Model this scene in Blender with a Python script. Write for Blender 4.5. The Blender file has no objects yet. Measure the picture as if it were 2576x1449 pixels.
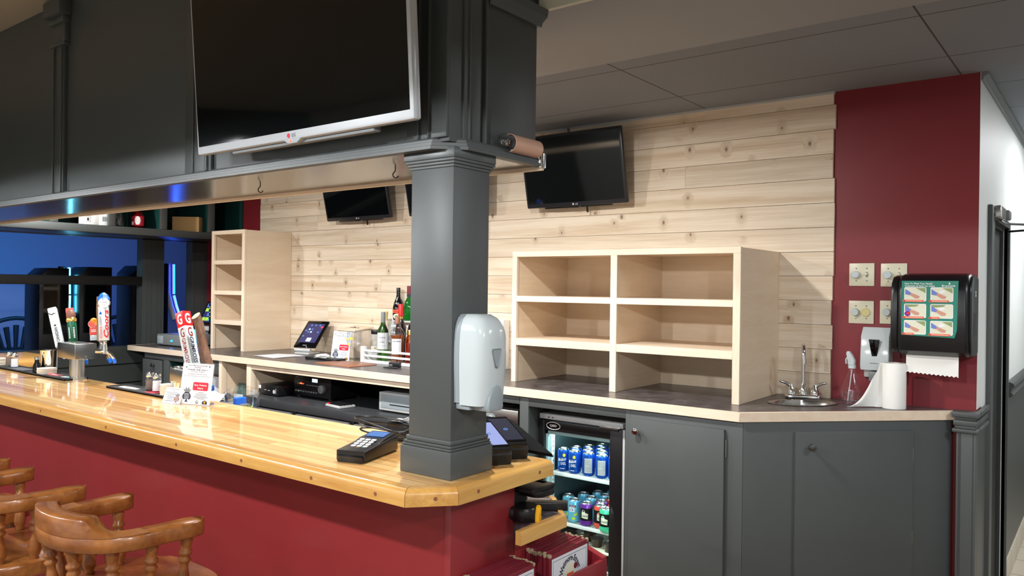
import bpy, bmesh, math, random
from mathutils import Matrix, Vector
random.seed(7)
PI = math.pi
COL = bpy.context.scene.collection

# ------------------------------------------------------------------ materials
def S(r, g, b):
    f = lambda c: (c/255/12.92) if c/255 <= 0.04045 else ((c/255+0.055)/1.055)**2.4
    return (f(r), f(g), f(b), 1.0)
MATS = {}
def newmat(name):
    m = bpy.data.materials.new(name); m.use_nodes = True
    nt = m.node_tree; b = nt.nodes['Principled BSDF']
    MATS[name] = m
    return m, nt, b
def plain(name, col, rough=0.5, metal=0.0, coat=0.0, bump=0.0, bscale=300.0, emit=0.0, spec=0.5, trans=0.0, alpha=1.0, ior=1.45, vary=0.0, vscale=6.0):
    m, nt, b = newmat(name)
    b.inputs['Base Color'].default_value = col
    b.inputs['Roughness'].default_value = rough
    b.inputs['Metallic'].default_value = metal
    b.inputs['Coat Weight'].default_value = coat
    b.inputs['Coat Roughness'].default_value = 0.06
    b.inputs['Specular IOR Level'].default_value = spec
    b.inputs['Transmission Weight'].default_value = trans
    b.inputs['IOR'].default_value = ior
    b.inputs['Alpha'].default_value = alpha
    if emit:
        b.inputs['Emission Color'].default_value = col
        b.inputs['Emission Strength'].default_value = emit
    tc = nt.nodes.new('ShaderNodeTexCoord')
    if bump:
        n = nt.nodes.new('ShaderNodeTexNoise'); n.inputs['Scale'].default_value = bscale; n.inputs['Detail'].default_value = 3
        nt.links.new(tc.outputs['Object'], n.inputs['Vector'])
        bp = nt.nodes.new('ShaderNodeBump'); bp.inputs['Strength'].default_value = bump; bp.inputs['Distance'].default_value = 0.002
        nt.links.new(n.outputs['Fac'], bp.inputs['Height']); nt.links.new(bp.outputs['Normal'], b.inputs['Normal'])
    if vary:
        n = nt.nodes.new('ShaderNodeTexNoise'); n.inputs['Scale'].default_value = vscale; n.inputs['Detail'].default_value = 5
        nt.links.new(tc.outputs['Object'], n.inputs['Vector'])
        r = nt.nodes.new('ShaderNodeValToRGB')
        r.color_ramp.elements[0].position = 0.3; r.color_ramp.elements[1].position = 0.7
        r.color_ramp.elements[0].color = tuple(c*(1-vary) for c in col[:3])+(1,)
        r.color_ramp.elements[1].color = tuple(min(1, c*(1+vary)) for c in col[:3])+(1,)
        nt.links.new(n.outputs['Fac'], r.inputs['Fac']); nt.links.new(r.outputs['Color'], b.inputs['Base Color'])
    return m
def glow(name, col, strength):
    m, nt, b = newmat(name)
    b.inputs['Base Color'].default_value = (0.02, 0.02, 0.02, 1)
    b.inputs['Emission Color'].default_value = col
    b.inputs['Emission Strength'].default_value = strength
    b.inputs['Roughness'].default_value = 0.12
    return m
def glassy(name, col, rough=0.0, ior=1.45):
    m, nt, b = newmat(name)
    b.inputs['Base Color'].default_value = col
    b.inputs['Roughness'].default_value = rough
    b.inputs['Transmission Weight'].default_value = 1.0
    b.inputs['IOR'].default_value = ior
    return m
def thin_clear(name, tint=(1, 1, 1, 1), gloss=0.12, tone=(0.9, 0.95, 1, 1)):
    """clear thin sheet: mostly transparent with a glossy reflection"""
    m, nt, b = newmat(name)
    nt.nodes.remove(b)
    out = nt.nodes['Material Output']
    t = nt.nodes.new('ShaderNodeBsdfTransparent'); t.inputs['Color'].default_value = tint
    g = nt.nodes.new('ShaderNodeBsdfGlossy'); g.inputs['Roughness'].default_value = 0.03; g.inputs['Color'].default_value = tone
    lw = nt.nodes.new('ShaderNodeLayerWeight'); lw.inputs['Blend'].default_value = 0.5
    fr_ = nt.nodes.new('ShaderNodeMath'); fr_.operation = 'POWER'; fr_.inputs[1].default_value = 4.0; nt.links.new(lw.outputs['Facing'], fr_.inputs[0])
    ad = nt.nodes.new('ShaderNodeMath'); ad.operation = 'MULTIPLY_ADD'; ad.inputs[1].default_value = 0.75; ad.inputs[2].default_value = gloss; ad.use_clamp = True
    mx = nt.nodes.new('ShaderNodeMixShader')
    nt.links.new(fr_.outputs[0], ad.inputs[0]); nt.links.new(ad.outputs[0], mx.inputs[0])
    nt.links.new(t.outputs[0], mx.inputs[1]); nt.links.new(g.outputs[0], mx.inputs[2]); nt.links.new(mx.outputs[0], out.inputs[0])
    return m
def wood(name, light, dark, grain=(1.2, 30, 30), rough=0.5, coat=0.0, knots=0.0, island=0.12, contrast=(0.35, 0.7), kscale=(2.2, 1, 7.0), knotcol=(0.20, 0.085, 0.035, 1), bump=0.15, coatr=0.06):
    m, nt, b = newmat(name); N = nt.nodes.new; L = nt.links.new
    tc = N('ShaderNodeTexCoord'); geo = N('ShaderNodeNewGeometry')
    isl = geo.outputs['Random Per Island']
    off = N('ShaderNodeMath'); off.operation = 'MULTIPLY'; off.inputs[1].default_value = 37.0; L(isl, off.inputs[0])
    cb = N('ShaderNodeCombineXYZ'); 
    for i in range(3): L(off.outputs[0], cb.inputs[i])
    add = N('ShaderNodeVectorMath'); add.operation = 'ADD'; L(tc.outputs['Object'], add.inputs[0]); L(cb.outputs[0], add.inputs[1])
    vec = add.outputs[0]
    if knots:
        kv = N('ShaderNodeVectorMath'); kv.operation = 'MULTIPLY'; kv.inputs[1].default_value = kscale; L(vec, kv.inputs[0])
        vo = N('ShaderNodeTexVoronoi'); vo.inputs['Scale'].default_value = 1.0; vo.inputs['Randomness'].default_value = 0.9; L(kv.outputs[0], vo.inputs['Vector'])
        # only some cells carry a knot
        sx = N('ShaderNodeSeparateColor'); L(vo.outputs['Color'], sx.inputs[0])
        has = N('ShaderNodeMath'); has.operation = 'GREATER_THAN'; has.inputs[1].default_value = 1-knots; L(sx.outputs[0], has.inputs[0])
        d2 = N('ShaderNodeVectorMath'); d2.operation = 'SUBTRACT'; L(kv.outputs[0], d2.inputs[0]); L(vo.outputs['Position'], d2.inputs[1])
        dm = N('ShaderNodeVectorMath'); dm.operation = 'DIVIDE'; L(d2.outputs[0], dm.inputs[0]); dm.inputs[1].default_value = kscale
        # metric distance from the knot in the board's plane, grain is bent around it
        ml = N('ShaderNodeVectorMath'); ml.operation = 'MULTIPLY'; ml.inputs[1].default_value = (1.15, 0, 0.72); L(dm.outputs[0], ml.inputs[0])
        ln = N('ShaderNodeVectorMath'); ln.operation = 'LENGTH'; L(ml.outputs[0], ln.inputs[0])
        rad = N('ShaderNodeMapRange'); rad.inputs['From Min'].default_value = 0; rad.inputs['From Max'].default_value = 1; rad.inputs['To Min'].default_value = 0.006; rad.inputs['To Max'].default_value = 0.017
        L(sx.outputs[1], rad.inputs[0])
        kk = N('ShaderNodeMapRange'); kk.interpolation_type = 'SMOOTHSTEP'; L(ln.outputs['Value'], kk.inputs[0])
        kk.inputs['From Min'].default_value = 0.0; L(rad.outputs[0], kk.inputs['From Max']); kk.inputs['To Min'].default_value = 1; kk.inputs['To Max'].default_value = 0
        km = N('ShaderNodeMath'); km.operation = 'MULTIPLY'; L(kk.outputs[0], km.inputs[0]); L(has.outputs[0], km.inputs[1])
        hal = N('ShaderNodeMapRange'); hal.interpolation_type = 'SMOOTHSTEP'; L(ln.outputs['Value'], hal.inputs[0])
        hal.inputs['From Min'].default_value = 0; hal.inputs['From Max'].default_value = 0.05; hal.inputs['To Min'].default_value = 1; hal.inputs['To Max'].default_value = 0
        hm = N('ShaderNodeMath'); hm.operation = 'MULTIPLY'; L(hal.outputs[0], hm.inputs[0]); L(has.outputs[0], hm.inputs[1])
        bend = N('ShaderNodeVectorMath'); bend.operation = 'SCALE'; L(dm.outputs[0], bend.inputs[0])
        hb = N('ShaderNodeMath'); hb.operation = 'MULTIPLY'; hb.inputs[1].default_value = -0.22; L(hm.outputs[0], hb.inputs[0]); L(hb.outputs[0], bend.inputs['Scale'])
        v2 = N('ShaderNodeVectorMath'); v2.operation = 'ADD'; L(vec, v2.inputs[0]); L(bend.outputs[0], v2.inputs[1]); vec2 = v2.outputs[0]
    else: vec2 = vec
    sc = N('ShaderNodeVectorMath'); sc.operation = 'MULTIPLY'; sc.inputs[1].default_value = grain; L(vec2, sc.inputs[0])
    n1 = N('ShaderNodeTexNoise'); n1.inputs['Scale'].default_value = 1.0; n1.inputs['Detail'].default_value = 6; n1.inputs['Distortion'].default_value = 0.6; L(sc.outputs[0], n1.inputs['Vector'])
    sc2 = N('ShaderNodeVectorMath'); sc2.operation = 'MULTIPLY'; sc2.inputs[1].default_value = tuple(g*6 for g in grain); L(vec2, sc2.inputs[0])
    n2 = N('ShaderNodeTexNoise'); n2.inputs['Scale'].default_value = 1.0; n2.inputs['Detail'].default_value = 3; L(sc2.outputs[0], n2.inputs['Vector'])
    mixn = N('ShaderNodeMath'); mixn.operation = 'MULTIPLY_ADD'; mixn.inputs[1].default_value = 0.3; L(n2.outputs['Fac'], mixn.inputs[0])
    n1s = N('ShaderNodeMath'); n1s.operation = 'MULTIPLY'; n1s.inputs[1].default_value = 0.7; L(n1.outputs['Fac'], n1s.inputs[0]); L(n1s.outputs[0], mixn.inputs[2])
    rp = N('ShaderNodeValToRGB'); rp.color_ramp.elements[0].position = contrast[0]; rp.color_ramp.elements[1].position = contrast[1]
    rp.color_ramp.elements[0].color = dark; rp.color_ramp.elements[1].color = light
    L(mixn.outputs[0], rp.inputs['Fac'])
    hsv = N('ShaderNodeHueSaturation')
    vr = N('ShaderNodeMapRange'); vr.inputs['To Min'].default_value = 1-island; vr.inputs['To Max'].default_value = 1+island*0.6; L(isl, vr.inputs[0])
    L(vr.outputs[0], hsv.inputs['Value']); L(rp.outputs['Color'], hsv.inputs['Color'])
    colout = hsv.outputs['Color']
    if knots:
        mh = N('ShaderNodeMix'); mh.data_type = 'RGBA'; L(colout, mh.inputs['A']); mh.inputs['B'].default_value = tuple(c*0.75 for c in dark[:3])+(1,)
        hs = N('ShaderNodeMath'); hs.operation = 'MULTIPLY'; hs.inputs[1].default_value = 0.55; L(hm.outputs[0], hs.inputs[0]); L(hs.outputs[0], mh.inputs['Factor'])
        mk = N('ShaderNodeMix'); mk.data_type = 'RGBA'; L(mh.outputs['Result'], mk.inputs['A']); mk.inputs['B'].default_value = knotcol; L(km.outputs[0], mk.inputs['Factor'])
        colout = mk.outputs['Result']
    L(colout, b.inputs['Base Color'])
    b.inputs['Roughness'].default_value = rough
    b.inputs['Coat Weight'].default_value = coat; b.inputs['Coat Roughness'].default_value = coatr
    if bump:
        bp = N('ShaderNodeBump'); bp.inputs['Strength'].default_value = bump; bp.inputs['Distance'].default_value = 0.001
        L(mixn.outputs[0], bp.inputs['Height']); L(bp.outputs['Normal'], b.inputs['Normal'])
    return m

plain('grey_paint', S(75, 79, 79), 0.42, bump=0.06, bscale=420, vary=0.03)
plain('grey_gloss', S(70, 75, 75), 0.33, bump=0.15, bscale=420)
plain('under_paint', S(66, 63, 60), 0.16, bump=0.1, bscale=120)
plain('dark_paint', S(62, 66, 65), 0.35, bump=0.2)
plain('green_paint', S(22, 66, 62), 0.5)
plain('burgundy', S(126, 34, 42), 0.45, bump=0.08, bscale=400, vary=0.03)
plain('burgundy_bar', S(138, 42, 46), 0.30, bump=0.07, bscale=420, vary=0.03)
plain('white_wall', S(222, 226, 224), 0.55, bump=0.15)
plain('ceiling_beige', S(172, 166, 150), 0.7)
plain('bulkhead_paint', S(148, 151, 155), 0.6)
plain('pale_beam', S(215, 214, 195), 0.6)
plain('blue_room_wall', S(190, 190, 205), 0.8)
plain('black_matte', S(18, 18, 19), 0.55)
plain('black_plastic', S(22, 22, 24), 0.32)
plain('black_gloss', S(10, 10, 12), 0.06, spec=0.5)
plain('screen_black', S(9, 11, 12), 0.05)
plain('dark_bezel', S(33, 36, 42), 0.3)
plain('silver_bezel', S(196, 200, 204), 0.28, metal=0.35)
plain('chrome', S(225, 228, 230), 0.07, metal=1.0)
plain('steel', S(185, 184, 180), 0.25, metal=1.0, bump=0.05)
plain('dark_steel', S(110, 112, 114), 0.35, metal=1.0, bump=0.08)
plain('brass_dull', S(120, 100, 78), 0.4, metal=0.9)
plain('copper_shade', S(216, 172, 150), 0.35, metal=0.2)
plain('white_plastic', S(196, 205, 207), 0.16)
plain('white_matte', S(238, 238, 236), 0.6)
plain('white_paint', S(236, 238, 240), 0.35)
plain('grey_plastic', S(150, 160, 166), 0.4)
plain('mid_grey', S(118, 122, 124), 0.4)
plain('light_grey', S(184, 186, 186), 0.4)
plain('ivory', S(214, 210, 184), 0.35)
plain('ivory_yellow', S(212, 200, 140), 0.35)
plain('paper', S(216, 219, 226), 0.6)
plain('paper_blue', S(205, 214, 224), 0.6)
plain('paper_grey', S(196, 198, 200), 0.7)
plain('towel_paper', S(236, 236, 232), 0.85, bump=0.3, bscale=500)
plain('cardboard', S(188, 150, 100), 0.8)
plain('coaster_board', S(214, 204, 186), 0.8)
plain('rubber', S(26, 25, 27), 0.6)
plain('dull_black', S(16, 16, 18), 0.8, spec=0.1)
plain('rubber_grey', S(78, 82, 88), 0.6)
plain('ink', S(30, 32, 36), 0.6)
plain('ink_grey', S(120, 126, 134), 0.6)
plain('red_print', S(200, 32, 58), 0.5)
plain('bright_red', S(214, 30, 34), 0.35)
plain('dark_red', S(150, 30, 26), 0.45)
plain('rack_red', S(140, 38, 48), 0.3)
plain('menu_cover', S(118, 30, 44), 0.45, bump=0.3, bscale=700)
plain('menu_worn', S(170, 150, 120), 0.7)
plain('teal_print', S(22, 128, 108), 0.35)
plain('orange_print', S(232, 96, 58), 0.4)
plain('skin_print', S(206, 150, 128), 0.5)
plain('sleeve_print', S(110, 128, 200), 0.5)
plain('photo_pale', S(222, 222, 200), 0.4)
plain('photo_green', S(140, 158, 104), 0.4)
plain('navy_print', S(44, 44, 66), 0.5)
plain('can_blue', S(24, 86, 186), 0.22, metal=0.6)
plain('can_sky', S(110, 192, 224), 0.25, metal=0.3)
plain('can_purple', S(112, 52, 160), 0.25, metal=0.3)
plain('can_black', S(24, 26, 30), 0.3, metal=0.2)
plain('can_coral', S(226, 92, 76), 0.25, metal=0.2)
plain('can_mint', S(74, 200, 150), 0.25, metal=0.2)
plain('can_yellow', S(226, 216, 70), 0.25, metal=0.2)
plain('lime', S(190, 216, 60), 0.4)
plain('aluminium', S(200, 204, 206), 0.25, metal=1.0)
plain('wire_white', S(226, 236, 234), 0.4)
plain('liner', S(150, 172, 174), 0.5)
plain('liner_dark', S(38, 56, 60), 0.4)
plain('cooler_top', S(56, 58, 61), 0.35, bump=0.1)
plain('rail_grey', S(98, 100, 103), 0.4)
plain('blue_plastic', S(36, 110, 220), 0.35)
plain('tap_green', S(16, 96, 66), 0.3)
plain('gold', S(214, 176, 96), 0.3, metal=0.8)
plain('moss_brown', S(128, 84, 70), 0.5)
plain('yellow_plastic', S(244, 180, 26), 0.35)
plain('orange_fruit', S(240, 150, 30), 0.45)
plain('grapefruit', S(228, 82, 70), 0.45)
plain('pepper', S(120, 100, 88), 0.8, vary=0.5, vscale=900)
plain('salt', S(240, 240, 240), 0.8)
plain('liquid_amber', S(190, 104, 40), 0.1, trans=0.6)
plain('liquid_dark', S(26, 12, 10), 0.1)
plain('green_book', S(74, 104, 92), 0.6)
plain('log_end', S(232, 190, 120), 0.6)
plain('screw_plug', S(140, 88, 62), 0.4)
plain('light_strip', S(200, 200, 210), 0.4)
plain('clay_tan', S(150, 100, 74), 0.4)
glow('cyan_led', (0.02, 0.50, 1.0, 1), 8.0)
glow('cyan_core', (0.25, 0.85, 1.0, 1), 14.0)
glow('violet_led', (0.03, 0.03, 1.0, 1), 7.0)
glow('violet_core', (0.0, 0.30, 1.0, 1), 4.0)
glow('blue_dot', (0.0, 0.25, 1.0, 1), 10.0)
glow('green_dot', (0.5, 1.0, 0.1, 1), 5.0)
glow('red_dot', (1.0, 0.03, 0.01, 1), 6.0)
glow('screen_white', (0.75, 0.85, 1.0, 1), 0.6)
glow('screen_lav', (0.42, 0.5, 0.95, 1), 0.42)
glow('screen_navy', (0.03, 0.03, 0.16, 1), 0.5)
glow('screen_dim', (0.012, 0.014, 0.04, 1), 0.5)
glow('screen_blue', (0.12, 0.28, 0.7, 1), 0.5)
glow('screen_cyan', (0.05, 0.5, 0.6, 1), 0.8)
glow('screen_lime', (0.35, 0.6, 0.05, 1), 0.8)
glow('screen_pink', (0.6, 0.04, 0.12, 1), 0.8)
glow('fridge_tube', (0.80, 1.0, 0.98, 1), 9.0)
glassy('bottle_green', (0.10, 0.35, 0.06, 1)); glassy('bottle_emerald', (0.01, 0.38, 0.05, 1))
plain('bottle_black', S(14, 10, 10), 0.08)
plain('bottle_cola', S(40, 14, 12), 0.08)
plain('liquor_brown', S(58, 34, 22), 0.12)
thin_clear('clear', gloss=0.06); thin_clear('clear_tint', (0.95, 0.96, 0.97, 1), 0.07); thin_clear('door_glass', (0.93, 1, 0.99, 1), 0.015)
thin_clear('amber_clear', (0.8, 0.34, 0.07, 1), 0.05); thin_clear('pale_spirit', (0.96, 0.93, 0.85, 1), 0.08); thin_clear('clear_red', (0.6, 0.07, 0.08, 1), 0.05)
wood('pine', S(236, 221, 200), S(206, 180, 148), (0.8, 12, 22), 0.6, knots=0.75, island=0.13, contrast=(0.3, 0.6))
wood('maple', S(232, 214, 190), S(218, 195, 166), (1.6, 1.6, 14), 0.5, island=0.04, contrast=(0.3, 0.75), bump=0.05)
wood('maple_x', S(238, 222, 202), S(224, 201, 174), (3.0, 30, 30), 0.5, island=0.06, contrast=(0.3, 0.75), bump=0.05)
wood('maple_z', S(238, 222, 202), S(224, 201, 174), (30, 30, 3.0), 0.5, island=0.06, contrast=(0.3, 0.75), bump=0.05)
wood('nosing', S(224, 176, 96), S(196, 138, 66), (2.0, 26, 26), 0.3, coat=0.8, island=0.08, bump=0.05)
wood('nosing_y', S(224, 178, 100), S(200, 146, 74), (26, 2.0, 26), 0.3, coat=0.5, island=0.08, bump=0.05)
wood('stool_wood', S(176, 112, 54), S(126, 70, 30), (6, 14, 14), 0.32, coat=0.45, island=0.1, bump=0.05, coatr=0.15)
wood('log_bark', S(122, 84, 60), S(60, 38, 26), (60, 60, 14), 0.8, island=0.0, bump=0.6)
wood('stick_bark', S(170, 140, 104), S(92, 68, 44), (60, 60, 22), 0.8, island=0.0, bump=0.4)

def bar_wood():
    m, nt, b = newmat('bar_wood'); N = nt.nodes.new; L = nt.links.new
    tc = N('ShaderNodeTexCoord'); sp = N('ShaderNodeSeparateXYZ'); L(tc.outputs['Object'], sp.inputs[0])
    def M(op, a, bb=None, cc=None):
        n = N('ShaderNodeMath'); n.operation = op
        for i, v in enumerate((a, bb, cc)):
            if v is None: continue
            if isinstance(v, (int, float)): n.inputs[i].default_value = v
            else: L(v, n.inputs[i])
        return n.outputs[0]
    ry = M('DIVIDE', sp.outputs['Y'], 0.0405)
    row = M('FLOOR', ry)
    w1 = N('ShaderNodeTexWhiteNoise'); w1.noise_dimensions = '1D'; L(row, w1.inputs['W'])
    xx = M('DIVIDE', M('ADD', sp.outputs['X'], M('MULTIPLY', w1.outputs['Value'], 3.0)), 0.62)
    colm = M('FLOOR', xx)
    w2 = N('ShaderNodeTexWhiteNoise'); w2.noise_dimensions = '2D'
    cv = N('ShaderNodeCombineXYZ'); L(row, cv.inputs[0]); L(colm, cv.inputs[1]); L(cv.outputs[0], w2.inputs['Vector'])
    fy = M('FRACT', ry); fx = M('FRACT', xx)
    ey = M('MINIMUM', fy, M('SUBTRACT', 1.0, fy)); ex = M('MINIMUM', fx, M('SUBTRACT', 1.0, fx))
    gap = M('MAXIMUM', M('LESS_THAN', ey, 0.028), M('LESS_THAN', ex, 0.0015))
    off = N('ShaderNodeVectorMath'); off.operation = 'ADD'; L(tc.outputs['Object'], off.inputs[0])
    sc3 = N('ShaderNodeVectorMath'); sc3.operation = 'SCALE'; sc3.inputs['Scale'].default_value = 20; L(w2.outputs['Color'], sc3.inputs[0]); L(sc3.outputs[0], off.inputs[1])
    st = N('ShaderNodeVectorMath'); st.operation = 'MULTIPLY'; st.inputs[1].default_value = (2.2, 40, 40); L(off.outputs[0], st.inputs[0])
    ns = N('ShaderNodeTexNoise'); ns.inputs['Scale'].default_value = 1; ns.inputs['Detail'].default_value = 5; ns.inputs['Distortion'].default_value = 0.8; L(st.outputs[0], ns.inputs['Vector'])
    rp = N('ShaderNodeValToRGB'); e = rp.color_ramp.elements
    e[0].position = 0.1; e[0].color = S(176, 108, 50); e[1].position = 0.85; e[1].color = S(244, 206, 138)
    k = e.new(0.38); k.color = S(224, 166, 92)
    fac = M('ADD', M('MULTIPLY', w2.outputs['Value'], 0.45), M('MULTIPLY', ns.outputs['Fac'], 0.75))
    L(M('MULTIPLY_ADD', fac, 1.0, -0.08), rp.inputs['Fac'])
    mx = N('ShaderNodeMix'); mx.data_type = 'RGBA'; L(rp.outputs['Color'], mx.inputs['A']); mx.inputs['B'].default_value = S(120, 74, 36)
    L(M('MULTIPLY', gap, 0.85), mx.inputs['Factor']); L(mx.outputs['Result'], b.inputs['Base Color'])
    b.inputs['Roughness'].default_value = 0.35; b.inputs['Coat Weight'].default_value = 1.0; b.inputs['Coat Roughness'].default_value = 0.03; b.inputs['Coat IOR'].default_value = 1.55
    n3 = N('ShaderNodeTexNoise'); n3.inputs['Scale'].default_value = 9; n3.inputs['Detail'].default_value = 2; L(tc.outputs['Object'], n3.inputs['Vector'])
    bp = N('ShaderNodeBump'); bp.inputs['Strength'].default_value = 0.08; bp.inputs['Distance'].default_value = 0.006; L(n3.outputs['Fac'], bp.inputs['Height'])
    L(bp.outputs['Normal'], b.inputs['Coat Normal'])
bar_wood()

def laminate(name, c0, c1, c2):
    m, nt, b = newmat(name); N = nt.nodes.new; L = nt.links.new
    tc = N('ShaderNodeTexCoord')
    n = N('ShaderNodeTexNoise'); n.inputs['Scale'].default_value = 14; n.inputs['Detail'].default_value = 8; n.inputs['Roughness'].default_value = 0.7; L(tc.outputs['Object'], n.inputs['Vector'])
    rp = N('ShaderNodeValToRGB'); e = rp.color_ramp.elements
    e[0].position = 0.35; e[0].color = c0; e[1].position = 0.68; e[1].color = c2; k = e.new(0.52); k.color = c1
    L(n.outputs['Fac'], rp.inputs['Fac']); L(rp.outputs['Color'], b.inputs['Base Color'])
    b.inputs['Roughness'].default_value = 0.3
laminate('laminate', S(66, 60, 60), S(84, 78, 78), S(112, 106, 106))
laminate('ledge_laminate', S(70, 64, 66), S(96, 88, 92), S(128, 120, 124))

def tiles(name, base, groove, sx, sy, ox, oy, gw, rough, vary=0.05, hl=None):
    m, nt, b = newmat(name); N = nt.nodes.new; L = nt.links.new
    tc = N('ShaderNodeTexCoord'); sp = N('ShaderNodeSeparateXYZ'); L(tc.outputs['Object'], sp.inputs[0])
    def M(op, a, bb=None):
        n = N('ShaderNodeMath'); n.operation = op
        for i, v in enumerate((a, bb)):
            if v is None: continue
            if isinstance(v, (int, float)): n.inputs[i].default_value = v
            else: L(v, n.inputs[i])
        return n.outputs[0]
    def edge(o, size, offs, w):
        f = M('FRACT', M('DIVIDE', M('ADD', o, offs+100*size), size))
        return M('LESS_THAN', f, w/size)
    g = M('MAXIMUM', edge(sp.outputs['X'], sx, -ox, gw), edge(sp.outputs['Y'], sy, -oy, gw))
    no = N('ShaderNodeTexNoise'); no.inputs['Scale'].default_value = 60; no.inputs['Detail'].default_value = 4; L(tc.outputs['Object'], no.inputs['Vector'])
    r = N('ShaderNodeValToRGB'); r.color_ramp.elements[0].color = tuple(c*(1-vary) for c in base[:3])+(1,); r.color_ramp.elements[1].color = tuple(min(1, c*(1+vary)) for c in base[:3])+(1,)
    L(no.outputs['Fac'], r.inputs['Fac'])
    mx = N('ShaderNodeMix'); mx.data_type = 'RGBA'; L(r.outputs['Color'], mx.inputs['A']); mx.inputs['B'].default_value = groove; L(g, mx.inputs['Factor'])
    L(mx.outputs['Result'], b.inputs['Base Color']); b.inputs['Roughness'].default_value = rough
tiles('ceiling_tile', S(132, 137, 145), S(70, 66, 62), 1.219, 0.6, -1.785, 3.10, 0.007, 0.85)
tiles('floor_tile', S(206, 196, 178), S(90, 84, 76), 0.31, 0.31, -0.3, 6.4, 0.006, 0.3, 0.06)
tiles('room_floor', S(120, 96, 72), S(70, 54, 40), 1.2, 0.12, 0, 0, 0.003, 0.4, 0.15)

# ------------------------------------------------------------------ mesh builder
def fr(o, ux, uy):
    ux = Vector(ux).normalized(); uy = Vector(uy).normalized(); uz = ux.cross(uy).normalized(); uy = uz.cross(ux)
    return Matrix(((ux.x, uy.x, uz.x, o[0]), (ux.y, uy.y, uz.y, o[1]), (ux.z, uy.z, uz.z, o[2]), (0, 0, 0, 1)))
def FY(x, y, z): return fr((x, y, z), (1, 0, 0), (0, 0, 1))       # a face looking towards -y
def FX(x, y, z): return fr((x, y, z), (0, 1, 0), (0, 0, 1))       # a face looking towards +x
def T(x, y, z): return Matrix.Translation((x, y, z))
def RZ(a): return Matrix.Rotation(math.radians(a), 4, 'Z')
def RX(a): return Matrix.Rotation(math.radians(a), 4, 'X')
def RY(a): return Matrix.Rotation(math.radians(a), 4, 'Y')
_TXT = {}
def text_geo(s, shear=0.0, bold=0.0):
    key = (s, shear, bold)
    if key not in _TXT:
        cu = bpy.data.curves.new('lettering', 'FONT'); cu.body = s; cu.size = 1.0; cu.shear = shear; cu.resolution_u = 2; cu.offset = bold
        cu.align_x = 'LEFT'
        ob = bpy.data.objects.new('lettering', cu)
        me = bpy.data.meshes.new_from_object(ob)
        vs = [tuple(v.co) for v in me.vertices]; fs = [tuple(p.vertices) for p in me.polygons]
        bpy.data.objects.remove(ob); bpy.data.meshes.remove(me); bpy.data.curves.remove(cu)
        _TXT[key] = (vs, fs)
    return _TXT[key]

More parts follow.
